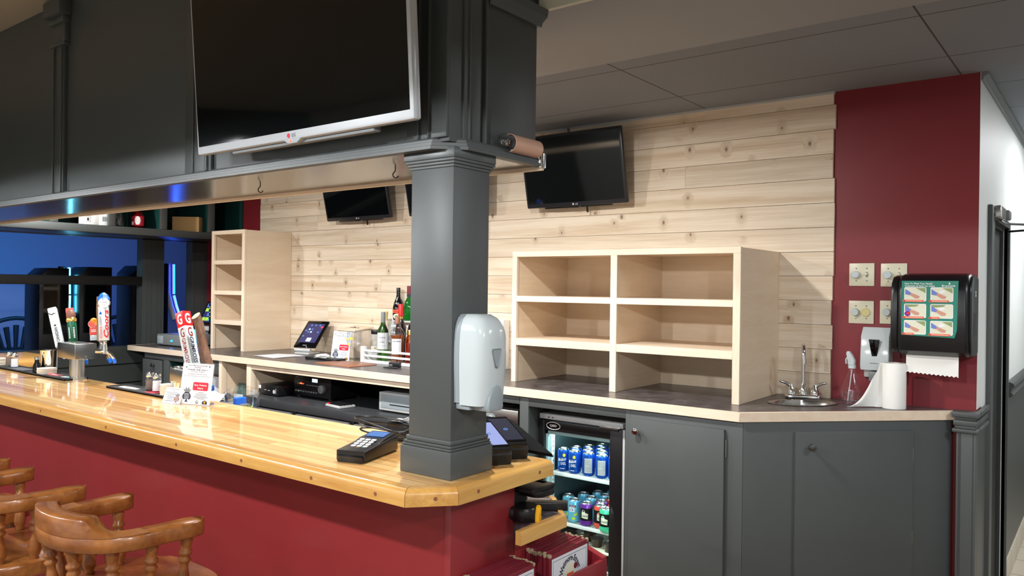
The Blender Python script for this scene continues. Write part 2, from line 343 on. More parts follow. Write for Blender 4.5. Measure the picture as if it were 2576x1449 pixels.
class MB:
    def __init__(self): self.v = []; self.f = []; self.m = []; self.names = []
    def mi(self, mat):
        if mat not in self.names: self.names.append(mat)
        return self.names.index(mat)
    def add(self, vs, fs, mat, M=None):
        o = len(self.v); k = self.mi(mat)
        for p in vs:
            p = Vector(p)
            if M is not None: p = M @ p
            self.v.append(p)
        for f in fs:
            self.f.append(tuple(i+o for i in f)); self.m.append(k)
        return self
    def bm(self, b, mat, M=None):
        b.verts.ensure_lookup_table(); b.verts.index_update()
        self.add([v.co.copy() for v in b.verts], [[v.index for v in f.verts] for f in b.faces], mat, M); b.free(); return self
    def box(self, x0, x1, y0, y1, z0, z1, mat, bev=0.0, M=None, seg=2):
        b = bmesh.new(); bmesh.ops.create_cube(b, size=1.0)
        for v in b.verts:
            v.co = Vector(((x0+x1)/2+v.co.x*(x1-x0), (y0+y1)/2+v.co.y*(y1-y0), (z0+z1)/2+v.co.z*(z1-z0)))
        if bev: bmesh.ops.bevel(b, geom=b.edges[:], offset=bev, segments=seg, affect='EDGES', profile=0.5)
        return self.bm(b, mat, M)
    def prism(self, pts, z0, z1, mat, bev=0.0, M=None, seg=2, top_only=False):
        """polygon in XY extruded along Z"""
        b = bmesh.new()
        lo = [b.verts.new((p[0], p[1], z0)) for p in pts]; hi = [b.verts.new((p[0], p[1], z1)) for p in pts]
        n = len(pts)
        a = sum(pts[i][0]*pts[(i+1) % n][1]-pts[(i+1) % n][0]*pts[i][1] for i in range(n))
        if (a > 0) != (z1 > z0): lo.reverse(); hi.reverse()
        b.faces.new(hi); b.faces.new(lo[::-1])
        for i in range(n): b.faces.new((lo[i], lo[(i+1) % n], hi[(i+1) % n], hi[i]))
        b.verts.index_update()
        if bev:
            zt = max(z0, z1)
            eds = [e for e in b.edges if (abs(e.verts[0].co.z-zt) < 1e-6 and abs(e.verts[1].co.z-zt) < 1e-6)] if top_only else [e for e in b.edges if abs(e.verts[0].co.z-e.verts[1].co.z) < 1e-6]
            bmesh.ops.bevel(b, geom=eds, offset=bev, segments=seg, affect='EDGES', profile=0.5)
        return self.bm(b, mat, M)
    def lathe(self, prof, mat, n=24, M=None, cap=True):
        """prof: list of (r, z)"""
        vs = []; fs = []
        for r, z in prof:
            for i in range(n):
                a = 2*PI*i/n; vs.append((r*math.cos(a), r*math.sin(a), z))
        for j in range(len(prof)-1):
            for i in range(n):
                k = (i+1) % n; fs.append((j*n+i, j*n+k, (j+1)*n+k, (j+1)*n+i))
        if cap:
            fs.append(tuple(range(n))[::-1]); fs.append(tuple((len(prof)-1)*n+i for i in range(n)))
        return self.add(vs, fs, mat, M)
    def cyl(self, r, z0, z1, mat, n=24, M=None, r2=None): return self.lathe([(r, z0), (r if r2 is None else r2, z1)], mat, n, M)
    def sphere(self, r, mat, M=None, n=16, sz=1.0):
        return self.lathe([(max(1e-4, r*math.sin(PI*i/10)), -r*sz*math.cos(PI*i/10)) for i in range(11)], mat, n, M, cap=False)
    def tube(self, pts, r, mat, n=8, M=None, closed=False):
        P = [Vector(p) for p in pts]; k = len(P); vs = []; fs = []
        R = r if isinstance(r, (list, tuple)) else [r]*k
        ref = None
        for i in range(k):
            t = (P[(i+1) % k]-P[i-1]) if closed else (P[min(i+1, k-1)]-P[max(i-1, 0)])
            t.normalize()
            if ref is None: ref = Vector((0, 0, 1)) if abs(t.z) < 0.9 else Vector((1, 0, 0))
            u = (ref-t*ref.dot(t)); u = u.normalized() if u.length > 1e-5 else t.orthogonal().normalized(); ref = u; w = t.cross(u)
            for j in range(n):
                a = 2*PI*j/n; vs.append(P[i]+(u*math.cos(a)+w*math.sin(a))*R[i])
        for i in range(k if closed else k-1):
            i2 = (i+1) % k
            for j in range(n):
                j2 = (j+1) % n; fs.append((i*n+j, i*n+j2, i2*n+j2, i2*n+j))
        if not closed: fs.append(tuple(range(n))[::-1]); fs.append(tuple((k-1)*n+j for j in range(n)))
        return self.add(vs, fs, mat, M)
    def sweep(self, path, prof, mat, closed_prof=True, M=None):
        """path: list of frames (Matrix); prof: list of (u, v); joins sections"""
        n = len(prof); vs = []; fs = []
        for F in path:
            for p in prof: vs.append(F @ Vector((p[0], p[1], 0)))
        for i in range(len(path)-1):
            for j in range(n if closed_prof else n-1):
                k = (j+1) % n; fs.append((i*n+j, i*n+k, (i+1)*n+k, (i+1)*n+j))
        if closed_prof: fs.append(tuple(range(n))[::-1]); fs.append(tuple((len(path)-1)*n+j for j in range(n)))
        return self.add(vs, fs, mat, M)
    def poly(self, pts, mat, M=None): return self.add(pts if len(pts[0]) == 3 else [(p[0], p[1], 0) for p in pts], [tuple(range(len(pts)))], mat, M)
    def rect(self, x0, x1, y0, y1, mat, M=None, z=0.0): return self.add([(x0, y0, z), (x1, y0, z), (x1, y1, z), (x0, y1, z)], [(0, 1, 2, 3)], mat, M)
    def rrect(self, x0, x1, y0, y1, r, mat, M=None, z=0.0): return self.poly([(x, y, z) for x, y in rr(x0, x1, y0, y1, r)], mat, M)
    def disc(self, r, mat, M=None, z=0.0, n=24, sx=1.0): return self.poly([(r*sx*math.cos(2*PI*i/n), r*math.sin(2*PI*i/n), z) for i in range(n)], mat, M)
    def wpoly(self, pts, mat, f, step=0.004, z=0.0003):
        """flat outline cut into narrow strips, then bent by f so that it hugs a round surface"""
        b = bmesh.new(); b.faces.new([b.verts.new((p[0], p[1], z)) for p in pts])
        x0 = min(p[0] for p in pts); x1 = max(p[0] for p in pts); n = max(1, int((x1-x0)/step))
        for i in range(1, n):
            bmesh.ops.bisect_plane(b, geom=b.verts[:]+b.edges[:]+b.faces[:], plane_co=(x0+(x1-x0)*i/n, 0, 0), plane_no=(1, 0, 0))
        for v in b.verts: v.co = Vector(f(tuple(v.co)))
        return self.bm(b, mat)
    def text(self, s, mat, M, w=None, h=None, align='C', shear=0.0, bold=0.0, z=0.0006, warp=None):
        vs, fs = text_geo(s, shear, bold)
        if not vs: return self
        x0 = min(v[0] for v in vs); x1 = max(v[0] for v in vs); y0 = min(v[1] for v in vs); y1 = max(v[1] for v in vs)
        sx = (w/(x1-x0)) if w else h/(y1-y0); sy = (h/(y1-y0)) if h else sx
        cx_ = {'C': (x0+x1)/2, 'L': x0, 'R': x1}[align]; cy_ = (y0+y1)/2
        pts = [((v[0]-cx_)*sx, (v[1]-cy_)*sy, z) for v in vs]
        if warp: pts = [warp(p) for p in pts]
        return self.add(pts, fs, mat, M)
    def build(self, name, parent=None, M=None, smooth=40, label=None):
        me = bpy.data.meshes.new(name); me.from_pydata([tuple(v) for v in self.v], [], self.f)
        for nme in self.names: me.materials.append(MATS[nme])
        me.polygons.foreach_set('material_index', self.m)
        me.validate(clean_customdata=False)
        if smooth:
            me.polygons.foreach_set('use_smooth', [True]*len(me.polygons)); me.set_sharp_from_angle(angle=math.radians(smooth))
        me.update()
        o = bpy.data.objects.new(name, me); COL.objects.link(o)
        if parent is not None: o.parent = parent
        if M is not None: o.matrix_local = M
        if label: o['label'] = label
        return o
def rr(x0, x1, y0, y1, r, n=4):
    out = []
    for cx_, cy_, a0 in ((x1-r, y0+r, -90), (x1-r, y1-r, 0), (x0+r, y1-r, 90), (x0+r, y0+r, 180)):
        for i in range(n+1):
            a = math.radians(a0+90*i/n); out.append((cx_+r*math.cos(a), cy_+r*math.sin(a)))
    return out
def cylwarp(r, a0=0.0):
    """wrap flat lettering round a vertical cylinder; a0 = facing angle"""
    def f(p):
        a = a0+p[0]/r; q = r+p[2]
        return (q*math.cos(a), q*math.sin(a), p[1])
    return f
def arcwarp(R, sgn=1):
    """bend flat lettering along an arc of radius R in its own plane"""
    def f(p):
        a = PI/2-p[0]/R; q = R+p[1]
        return (q*math.cos(a), q*math.sin(a), p[2])
    return f
def tag(o, label, cat, group=None):
    o['label'] = label; o['category'] = cat
    if group: o['group'] = group
    return o
def thing(name, label, cat, loc=(0, 0, 0), rz=0.0, group=None, M=None):
    o = bpy.data.objects.new(name, None); COL.objects.link(o); o.empty_display_size = 0.1
    o.matrix_world = M if M is not None else (T(*loc) @ RZ(rz))
    return tag(o, label, cat, group)
def solo(name, mb, label, cat, loc=(0, 0, 0), rz=0.0, group=None, M=None, smooth=40):
    return tag(mb.build(name, None, M if M is not None else (T(*loc) @ RZ(rz)), smooth), label, cat, group)
def struct(name, mb, smooth=40, M=None):
    o = mb.build(name, None, M, smooth); o['kind'] = 'structure'; return o
def dup(root, M, label=None, group=None):
    """copy of a thing with copies of its parts and sub-parts"""
    r = root.copy(); COL.objects.link(r); r.matrix_world = M
    if label: r['label'] = label
    if group: r['group'] = group
    for ch in list(root.children):
        c = ch.copy(); COL.objects.link(c); c.parent = r; c.matrix_parent_inverse = ch.matrix_parent_inverse.copy()
        for g in list(ch.children):
            d = g.copy(); COL.objects.link(d); d.parent = c; d.matrix_parent_inverse = g.matrix_parent_inverse.copy()
    return r
# ------------------------------------------------------------------ the room
W = 4.051            # back wall plane
b = MB(); b.box(-9.8, 3.5, -4.5, 4.2, -0.1, 0, 'room_floor'); struct('floor', b)
b = MB(); b.box(-0.485, 3.5, 4.2, 9.2, -0.1, 0.0, 'floor_tile'); struct('floor_hall', b)
b = MB(); b.box(-6.7, -0.4868, W, 4.2, 0, 2.66, 'burgundy'); struct('wall_back', b)
# pine cladding on the back wall: individual boards
b = MB(); H0 = 0.1213; rnd = random.Random(11)
for i in range(-1, 13):
    z0 = 1.121+i*H0; z1 = min(z0+H0-0.0016, 2.632)
    if i == -1: z0 = 1.06
    xr = -1.108+rnd.uniform(-0.006, 0.006); x = -5.857+rnd.uniform(-0.004, 0.004)
    first = True
    while x < xr-0.01:
        L_ = rnd.uniform(0.6, 2.6) if first else rnd.uniform(2.2, 3.4)
        first = False
        x2 = min(x+L_, xr)
        if xr-x2 < 0.7: x2 = xr
        b.box(x, x2-0.0003, W-0.014+rnd.uniform(-0.0006, 0.0006), W+0.005, z0, z1, 'pine', bev=0.0008, seg=1)
        x = x2
struct('wall_back_cladding', b)
b = MB(); b.box(-5.86, -1.107, W-0.022, W+0.002, 2.628, 2.645, 'light_grey', bev=0.002); struct('trim_1', b)
# hall wall (white above, grey wainscot) with a door opening
X0 = -0.485; DY0, DY1, DZ = 4.43, 5.215, 2.02
b = MB()
for y0, y1, z0, z1 in ((4.2, DY0, 0, 2.64), (DY1, 9.2, 0, 2.64), (DY0, DY1, DZ, 2.64)): b.box(X0-0.14, X0, y0, y1, z0, z1, 'white_wall')
b.box(X0-0.0016, X0, W-0.001, 4.2, 1.13, 2.64, 'white_wall'); struct('wall_right', b)
b = MB()
b.box(X0, X0+0.006, DY1+0.035, 9.2, 0.13, 1.06, 'dark_paint'); b.box(X0, X0+0.006, W, 4.30, 0, 1.03, 'dark_paint'); struct('wall_right_wainscot', b)
b = MB(); prof = [(0, 1.06), (0.02, 1.06), (0.034, 1.075), (0.022, 1.09), (0.026, 1.11), (0.04, 1.125), (0.034, 1.14), (0.014, 1.148), (0, 1.148)]
b.prism([(p[0], p[1]) for p in prof], 0, 9.2-DY1-0.05, 'grey_paint', M=Matrix(((1, 0, 0, X0), (0, 0, 1, DY1+0.04), (0, 1, 0, 0), (0, 0, 0, 1)))); struct('trim_2', b)
b = MB(); b.box(X0, X0+0.014, DY1+0.04, 9.2, 0, 0.135, 'floor_tile', bev=0.004); struct('baseboard_right', b)
# door frame and closed dark door
d = thing('door_1', 'dark grey hall door in a grey frame beside the pilaster', 'door', (X0, 4.78, 0)); d['kind'] = 'structure'
Mi = T(-X0, -4.78, 0)
b = MB(); b.box(X0-0.02, X0+0.022, DY0-0.09, DY0, 0, 2.075, 'grey_paint', bev=0.006); b.box(X0-0.14, X0-0.02, DY0-0.02, DY0+0.012, 0, 2.03, 'dark_paint')
b.box(X0-0.02, X0+0.012, DY0, DY1, DZ-0.005, DZ+0.03, 'dark_paint'); b.box(X0-0.14, X0-0.02, DY0, DY1, DZ-0.02, DZ, 'dark_paint')
b.box(X0-0.02, X0+0.012, DY1, DY1+0.035, 0, 2.05, 'grey_paint', bev=0.004); b.box(X0-0.14, X0-0.02, DY1-0.02, DY1, 0, DZ, 'dark_paint'); b.build('door_frame', d, Mi)
b = MB(); b.box(X0-0.075, X0-0.035, DY0+0.012, DY1-0.02, 0.005, DZ-0.02, 'black_matte', bev=0.003); b.build('door_leaf', d, Mi)
b = MB(); b.box(X0, X0+0.05, 4.40, 4.62, 2.015, 2.075, 'steel', bev=0.006); b.box(X0+0.004, X0+0.065, 4.62, 4.70, 2.02, 2.07, 'mid_grey', bev=0.01)
for yy, zz in ((4.395, 2.03), (4.395, 2.06)): b.cyl(0.007, -0.004, 0.002, 'dark_steel', 10, T(X0+0.02, yy, zz) @ RX(90))
cl = b.build('door_closer', d, Mi)
b = MB(); b.tube([(X0+0.035, 4.52, 2.01), (X0+0.05, 4.55, 1.995), (X0+0.33, 4.75, 1.985)], 0.006, 'mid_grey'); b.tube([(X0+0.33, 4.75, 1.985), (X0+0.02, 5.05, 1.99)], 0.006, 'black_plastic'); b.build('closer_arm', cl)
# pilaster at the end of the counter
p = thing('pilaster', 'narrow grey fluted pilaster with stepped cap at the end of the back counter', 'pilaster', (-0.515, 4.0, 0))
b = MB(); b.box(-0.040, 0.036, -0.018, 0.05, 0, 1.035, 'grey_paint', bev=0.002)
for xx in (-0.030, -0.024, 0.026): b.box(xx-0.0016, xx+0.0016, -0.0195, -0.017, 0, 1.034, 'dark_paint')
b.build('shaft', p)
b = MB()
for z0, z1, e in ((1.032, 1.048, 0.016), (1.048, 1.062, 0.006), (1.062, 1.086, 0.012), (1.086, 1.100, 0.004), (1.100, 1.124, 0.018)):
    b.box(-0.040-e, 0.030+e, -0.018-e, 0.05, z0, z1, 'grey_paint', bev=0.004)
    b.box(0.03, 0.032+e, 0.05, 0.33, z0, z1, 'grey_paint', bev=0.003)
b.build('cap', p)
# ceilings
b = MB(); b.box(-6.7, 3.5, 2.0, 9.2, 2.64, 2.72, 'ceiling_tile'); struct('ceiling', b)
b = MB(); b.box(-9.8, 3.5, -4.5, 1.96, 2.91, 3.0, 'ceiling_beige'); struct('ceiling_front', b)
b = MB(); b.box(-6.7, 3.5, 1.96, 2.56, 2.5, 2.92, 'bulkhead_paint'); struct('ceiling_bulkhead', b)
b = MB(); b.box(-1.405, 3.5, 1.945, 1.962, 2.496, 2.92, 'pale_beam'); struct('trim_3', b)
b = MB(); b.prism([(0, 0), (0.03, 0), (0.03, 0.012), (0.012, 0.02), (0.008, 0.034), (0, 0.034)], 0, 5.1, 'mid_grey', M=Matrix(((1, 0, 0, X0), (0, 0, 1, W), (0, -1, 0, 2.64), (0, 0, 0, 1)))); struct('trim_4', b)
# enclosing walls of the front room and hall (behind and beside the camera)
b = MB(); b.box(-9.8, 3.5, -2.6, -2.5, 0, 3.0, 'white_wall'); struct('wall_front', b)
b = MB(); b.box(3.5, 3.6, -4.6, 9.2, 0, 3.0, 'white_wall'); struct('wall_east', b)
b = MB(); b.box(-9.9, -9.8, -4.6, 7.0, 0, 3.0, 'blue_room_wall'); struct('wall_west', b)
b = MB(); b.box(-0.6, 3.6, 9.2, 9.3, 0, 2.7, 'white_wall'); struct('wall_hall_end', b)
b = MB(); b.box(0.75, 0.85, 5.2, 9.2, 0, 2.64, 'white_wall'); struct('wall_hall_side', b)

# ------------------------------------------------------------------ gaming room beyond the partition at the left
PX = -6.7
b = MB()
b.box(PX-0.1, PX, 3.44, 3.635, 0, 2.72, 'grey_paint'); b.box(PX-0.1, PX, 3.90, 4.2, 0, 2.72, 'grey_paint')
b.box(PX-0.1, PX, 1.5, 4.2, 2.03, 2.72, 'grey_paint'); b.box(PX-0.1, PX, -4.5, 1.5, 0, 2.95, 'grey_paint')
for k in range(7): b.box(PX-0.02, PX+0.004, 1.5, 4.05, k*0.16, k*0.16+0.152, 'dark_paint', bev=0.003, seg=1)
b.box(PX-0.1, PX-0.02, 1.5, 4.05, 0, 1.11, 'dark_paint')
for yy in (3.475, 3.51, 3.565, 3.60, 3.915): b.box(PX-0.004, PX+0.004, yy-0.004, yy+0.004, 1.1, 2.03, 'grey_paint')
struct('wall_left', b)
b = MB(); b.box(-9.8, PX, 1.4, 1.5, 0, 2.72, 'black_matte'); b.box(-9.8, PX, 6.9, 7.0, 0, 2.72, 'blue_room_wall'); b.box(PX-0.1, PX, 4.2, 7.0, 0, 2.72, 'blue_room_wall'); struct('wall_gaming_room', b)
b = MB(); b.box(-9.8, PX-0.1, 1.4, 7.0, 2.64, 2.72, 'ceiling_tile'); struct('ceiling_gaming_room', b)
b = MB(); b.box(-9.8, PX-0.1, 1.4, 7.0, -0.1, 0.001, 'dark_paint'); struct('floor_gaming_room', b)
b = MB(); b.box(PX-0.16, PX+0.0, 1.5, 3.44, 1.63, 1.705, 'black_matte', bev=0.004); struct('trim_5', b)
# dark gaming machines, seen through the openings
def machine(y0, y1, zt, label, lamp=None, core=None, ys=None, panel='light_strip', zl=1.78, bent=True):
    t = thing('gaming_machine', label, 'gaming machine', (-7.45, (y0+y1)/2, 0), 0, 'gaming machines in the dark room'); Mi = T(7.45, -(y0+y1)/2, 0)
    b = MB(); b.prism([(y0, 0), (y1, 0), (y1, zt), (y0+0.075, zt), (y0, zt-0.075)], -7.60, -7.29, 'black_plastic', bev=0.004, M=Matrix(((0, 0, 1, 0), (1, 0, 0, 0), (0, 1, 0, 0), (0, 0, 0, 1)))); b.build('cabinet', t, Mi)
    b = MB(); b.rect(y0+0.03, y1-0.02, 1.2, zt-0.1, 'screen_black', FX(-7.289, 0, 0)); b.build('screen', t, Mi)
    if lamp:
        path = [(-7.43, ys, zl), (-7.43, ys+0.005, 1.545)]+([(-7.40, ys+0.02, 1.42), (-7.35, ys+0.045, 1.28)] if bent else [(-7.43, ys+0.004, 1.42), (-7.43, ys+0.004, 1.38)])
        b = MB(); b.tube([(p[0]-0.04, p[1]-0.045, p[2]+0.01) for p in path], 0.030, panel, 10); pn = b.build('side_panel', t, Mi)
        b = MB(); b.tube(path[:2], 0.013, lamp, 8); b.tube([(path[1][0], path[1][1]+0.002, 1.53)]+path[2:], 0.013, lamp, 8)
        up = [(p[0]+0.012, p[1]-0.004, p[2]) for p in path]; b.tube(up[:2], 0.006, core, 6); b.tube([(up[1][0], up[1][1]+0.002, 1.53)]+up[2:], 0.006, core, 6); b.build('light_strip', pn)
    return t
machine(2.85, 3.09, 1.772, 'black gaming machine with a sloped top corner, left of the cyan light strip')
machine(3.18, 3.46, 1.79, 'black gaming machine with a cyan light strip on its left side', 'cyan_led', 'cyan_core', 3.145, 'black_plastic', 1.78, False)
machine(3.65, 3.80, 1.815, 'black gaming machine half hidden by the grey post')
machine(3.83, 4.0, 1.84, 'black gaming machine with a bent violet blue light strip in the narrow opening', 'violet_led', 'violet_core', 4.13, 'light_strip', 1.84)
# backs of dark chairs in the blue light
def dark_chair(loc, rz, label):
    t = thing('gaming_chair', label, 'chair', loc, rz, 'dark chairs in the gaming room')
    b = MB()
    for i in range(5):
        x = (i-2)*0.085; b.tube([(x*0.6, 0, 0.98), (x, -0.02, 1.22-abs(i-2)*0.02)], [0.016, 0.026], 'black_matte', 8)
    b.tube([(-0.2+0.4*i/8, -0.02, 1.24-0.00*i+0.05*math.sin(PI*i/8)) for i in range(9)], 0.02, 'black_matte', 8); b.build('backrest', t)
    b = MB(); b.prism(rr(-0.22, 0.22, -0.2, 0.22, 0.06), 0.93, 0.99, 'black_matte', bev=0.01); b.build('seat', t)
    for sx in (-1, 1):
        for sy in (-1, 1):
            b = MB(); b.tube([(sx*0.2, sy*0.18, 0.93), (sx*0.24, sy*0.22, 0.0)], 0.018, 'black_matte', 8); b.build('leg', t)
    return t
dark_chair((-8.6, 3.15, 0), 80, 'dark slatted chair against the blue wall, left in the opening')
dark_chair((-8.6, 4.2, 0), 80, 'dark slatted chair against the blue wall, right in the opening')
# ------------------------------------------------------------------ open cubby shelf over the partition
h = thing('cubby_shelf', 'long grey cubby shelf with dark green backs high over the left partition', 'shelf', (-6.4, 3.0, 2.035))
Mi = T(6.4, -3.0, -2.035)
b = MB(); b.box(-6.695, -6.13, 1.3, 4.03, 2.035, 2.066, 'grey_gloss', bev=0.003); b.box(-6.695, -6.13, 1.3, 4.03, 2.42, 2.45, 'grey_paint', bev=0.003)
b.box(-6.15, -6.122, 1.3, 4.03, 2.03, 2.088, 'grey_paint', bev=0.004); b.build('shelf_board', h, Mi)
b = MB(); b.box(-6.695, -6.685, 1.3, 4.03, 2.066, 2.42, 'green_paint'); b.build('back_panel', h, Mi)
for y in (1.63, 2.046, 2.46, 2.875, 3.29, 3.715):
    b = MB(); b.box(-6.685, -6.14, y+0.012, y+0.042, 2.066, 2.42, 'green_paint'); b.box(-6.15, -6.1215, y, y+0.054, 2.0885, 2.43, 'grey_paint', bev=0.003); b.build('divider', h, Mi)
b = MB(); b.box(-6.685, -6.13, 4.03, 4.046, 2.035, 2.45, 'green_paint'); b.build('end_panel', h, Mi)

# things standing in the cubbies
b = MB(); b.box(-0.11, 0.11, -0.075, 0.075, 0, 0.15, 'cardboard', bev=0.002); b.box(-0.112, 0.112, -0.012, 0.012, 0.1495, 0.1512, 'ivory')
solo('cardboard_box', b, 'plain brown cardboard box in the right cubby above the tall narrow shelf', 'box', (-6.30, 3.63, 2.067), 42)
b = MB(); b.box(-0.05, 0.05, -0.06, 0.06, 0, 0.16, 'white_matte', bev=0.002); F = FX(0.0506, -0.02, 0.08)
b.rect(-0.035, 0.0, -0.06, 0.06, 'paper_grey', F, z=0.0004)
for k in range(4): b.rect(-0.03, -0.005-0.004*k, 0.045-0.018*k, 0.05-0.018*k, 'ink', F, z=0.0008)
b.rect(-0.028, -0.016, -0.05, -0.03, 'ink', F, z=0.0008)
solo('white_carton', b, 'white carton with grey printed label in the cubby, left of its neighbour', 'box', (-6.22, 2.78, 2.089), 4)
b = MB(); b.box(-0.05, 0.05, -0.04, 0.04, 0, 0.165, 'white_matte', bev=0.002); F = FX(0.0506, 0, 0.05)
for k in range(6): b.rect(-0.02+0.007*k, -0.016+0.007*k, -0.018, 0.018, 'ink_grey', F, z=0.0005)
solo('white_carton', b, 'white carton with a barcode in the cubby, right of its neighbour', 'box', (-6.22, 2.877-0.008, 2.089), 0)
# place-holder positions are the cubby floor; jars
def jar(loc, lab):
    b = MB(); b.lathe([(0.036, 0), (0.04, 0.01), (0.04, 0.11), (0.028, 0.14), (0.026, 0.16)], 'clear_tint', 20)
    t = thing('glass_jar', lab, 'jar', loc, 0, 'clear jars in the cubby'); b.build('body', t)
    b = MB(); b.cyl(0.03, 0.158, 0.185, 'black_plastic', 20); b.build('lid', t)
jar((-6.22, 2.985, 2.089), 'clear jar with a black lid in the cubby, left of the red bottle')
jar((-6.30, 3.05, 2.067), 'clear jar with a black lid behind the red bottle in the cubby')
t = thing('ketchup_bottle', 'glass ketchup bottle with a red label and white oval in the cubby', 'bottle', (-6.22, 3.15, 2.089))
b = MB(); b.lathe([(0.04, 0), (0.046, 0.008), (0.046, 0.10), (0.036, 0.13), (0.017, 0.165), (0.015, 0.20)], 'clear_red', 24); b.lathe([(0.03, 0.004), (0.041, 0.01), (0.041, 0.10), (0.03, 0.128)], 'dark_red', 20); b.build('body', t)
b = MB(); b.lathe([(0.0466, 0.02), (0.0466, 0.095)], 'red_print', 24, cap=False)
b.wpoly([(0.022*math.cos(a), 0.06+0.034*math.sin(a)) for a in [2*PI*i/20 for i in range(20)]], 'white_matte', cylwarp(0.0472, -0.5))
b.wpoly([(-.012, .025), (.012, .025), (.012, .05), (-.012, .05)], 'white_matte', cylwarp(0.0472, -1.35)); b.build('label', t)
b = MB(); b.cyl(0.018, 0.198, 0.225, 'white_plastic', 20); b.build('cap', t)
b = MB(); b.prism(rr(-0.1, 0.12, -0.12, 0.12, 0.03), 0, 0.012, 'paper', bev=0.004); solo('white_cloth', b, 'crumpled white cloth on the leftmost cubby floor', 'cloth', (-6.24, 2.25, 2.089), 10)
b = MB(); b.lathe([(0.0, -0.05), (0.016, -0.048), (0.016, 0.0), (0.02, 0.002), (0.02, 0.04), (0.0, 0.042)], 'blue_plastic', 16, RX(90) @ T(0, 0, 0)); b.lathe([(0.0202, 0.0), (0.0206, 0.001), (0.0206, 0.04), (0, 0.044)], 'grapefruit', 16, RX(90))
solo('marker_tube', b, 'red and blue tube lying in the cubby by the white cloth', 'tube', (-6.22, 2.37, 2.11), 180)
# ------------------------------------------------------------------ the bar counter
BT = 1.132
bar = thing('bar_counter', 'long burgundy bar counter with a glossy honey wood top', 'bar counter', (-3.8, 1.68, 0)); Mi = T(3.8, -1.68, 0)
poly = [(-6.3, 1.417), (-1.427, 1.417), (-1.335, 1.521), (-1.335, 1.915), (-1.36, 1.95), (-6.3, 1.95)]
inner = [(-6.3, 1.462), (-1.447, 1.462), (-1.380, 1.538), (-1.380, 1.95), (-6.3, 1.95)]
b = MB(); b.prism(inner, 1.087, BT, 'bar_wood'); b.build('bar_top', bar, Mi)
def strip(p, q, pi, qi, mat, nm, ends=(0, 0)):
    """front moulding with a rounded upper edge between two plan points"""
    p = Vector((p[0], p[1], 0)); q = Vector((q[0], q[1], 0)); pi = Vector((pi[0], pi[1], 0)); qi = Vector((qi[0], qi[1], 0))
    prof = [(0, 1.087), (0, 1.112)] + [(0.42*(1-math.cos(a)), 1.112+0.02*math.sin(a)) for a in [math.radians(15*i) for i in range(1, 7)]] + [(1, 1.1322), (1, 1.087)]
    n = len(prof); vs = []
    for A, B_ in ((p, pi), (q, qi)):
        for u, z in prof: c = A.lerp(B_, u); vs.append((c.x, c.y, z))
    fs = [(i, (i+1) % n, n+(i+1) % n, n+i) for i in range(n)]+[tuple(range(n))[::-1], tuple(range(n, 2*n))]
    b = MB(); b.add(vs, fs, mat); return b
n1 = strip((-6.3, 1.417), (-1.427, 1.417), (-6.3, 1.462), (-1.447, 1.462), 'nosing', 'n')
plug_x = (-3.6, -3.02, -2.52, -2.14, -1.80, -1.535)
o1 = n1.build('front_nosing', bar, Mi, smooth=30)
n2 = strip((-1.426, 1.4178), (-1.3358, 1.5202), (-1.446, 1.463), (-1.3808, 1.5372), 'nosing', 'n'); o2 = n2.build('corner_nosing', bar, Mi, smooth=30)
n3 = strip((-1.335, 1.5212), (-1.335, 1.95), (-1.380, 1.5382), (-1.380, 1.95), 'nosing_y', 'n'); o3 = n3.build('end_nosing', bar, Mi, smooth=30)
for x in plug_x:
    b = MB(); b.cyl(0.0055, 0, 0.0006, 'screw_plug', 14, T(x, 1.4166, 1.104) @ RX(90)); b.build('screw_plug', o1)
b = MB(); b.cyl(0.0055, 0, 0.0008, 'screw_plug', 14, T(-1.375, 1.4766, 1.106) @ RZ(48.5) @ RX(90)); b.build('screw_plug', o2)
for y in (1.60, 1.88):
    b = MB(); b.cyl(0.0055, 0, 0.0006, 'screw_plug', 14, T(-1.3352, y, 1.108) @ RY(90)); b.build('screw_plug', o3)
b = MB(); b.box(-6.3, -1.455, 1.60, 1.87, 0, 1.087, 'burgundy_bar'); b.box(-1.458, -1.43, 1.598, 1.885, 0, 1.087, 'burgundy_bar', bev=0.002); b.build('bar_front', bar, Mi)
b = MB(); b.box(-6.3, -1.45, 1.57, 1.60, 0, 0.12, 'dark_paint', bev=0.004); b.build('kick_board', bar, Mi)
# inner rail and bottle shelf hanging under the top at the bartender's side
b = MB(); b.box(-2.6, -1.375, 1.90, 2.02, 1.03, 1.045, 'black_plastic', bev=0.004); b.prism(rr(-2.6, -1.37, 1.93, 2.03, 0.03), 1.012, 1.032, 'black_plastic', bev=0.003)
for i in range(8): b.box(-1.5, -1.40, 1.99+0.002, 2.012, 1.0452, 1.0456, 'black_matte')
b.box(-1.52, -1.44, 1.885, 1.96, 0.965, 1.03, 'black_matte', bev=0.004)
solo('speed_rail', b, 'black perforated plastic rail under the inner edge of the bar end', 'rail', (0, 0, 0))
# left wing of the bar
w = thing('bar_wing', 'far left wing of the bar with the same honey wood top', 'bar counter', (-6.0, 2.0, 0)); Mi = T(6.0, -2.0, 0)
b = MB(); b.prism([(-6.35, 1.955), (-5.76, 1.955), (-5.60, 2.05), (-5.60, 2.23), (-6.05, 2.40), (-6.35, 2.40)], 1.09, 1.134, 'nosing_y', bev=0.012); b.build('wing_top', w, Mi)
b = MB(); b.box(-6.3, -5.85, 1.96, 2.30, 0, 1.09, 'dark_paint'); b.build('wing_base', w, Mi)
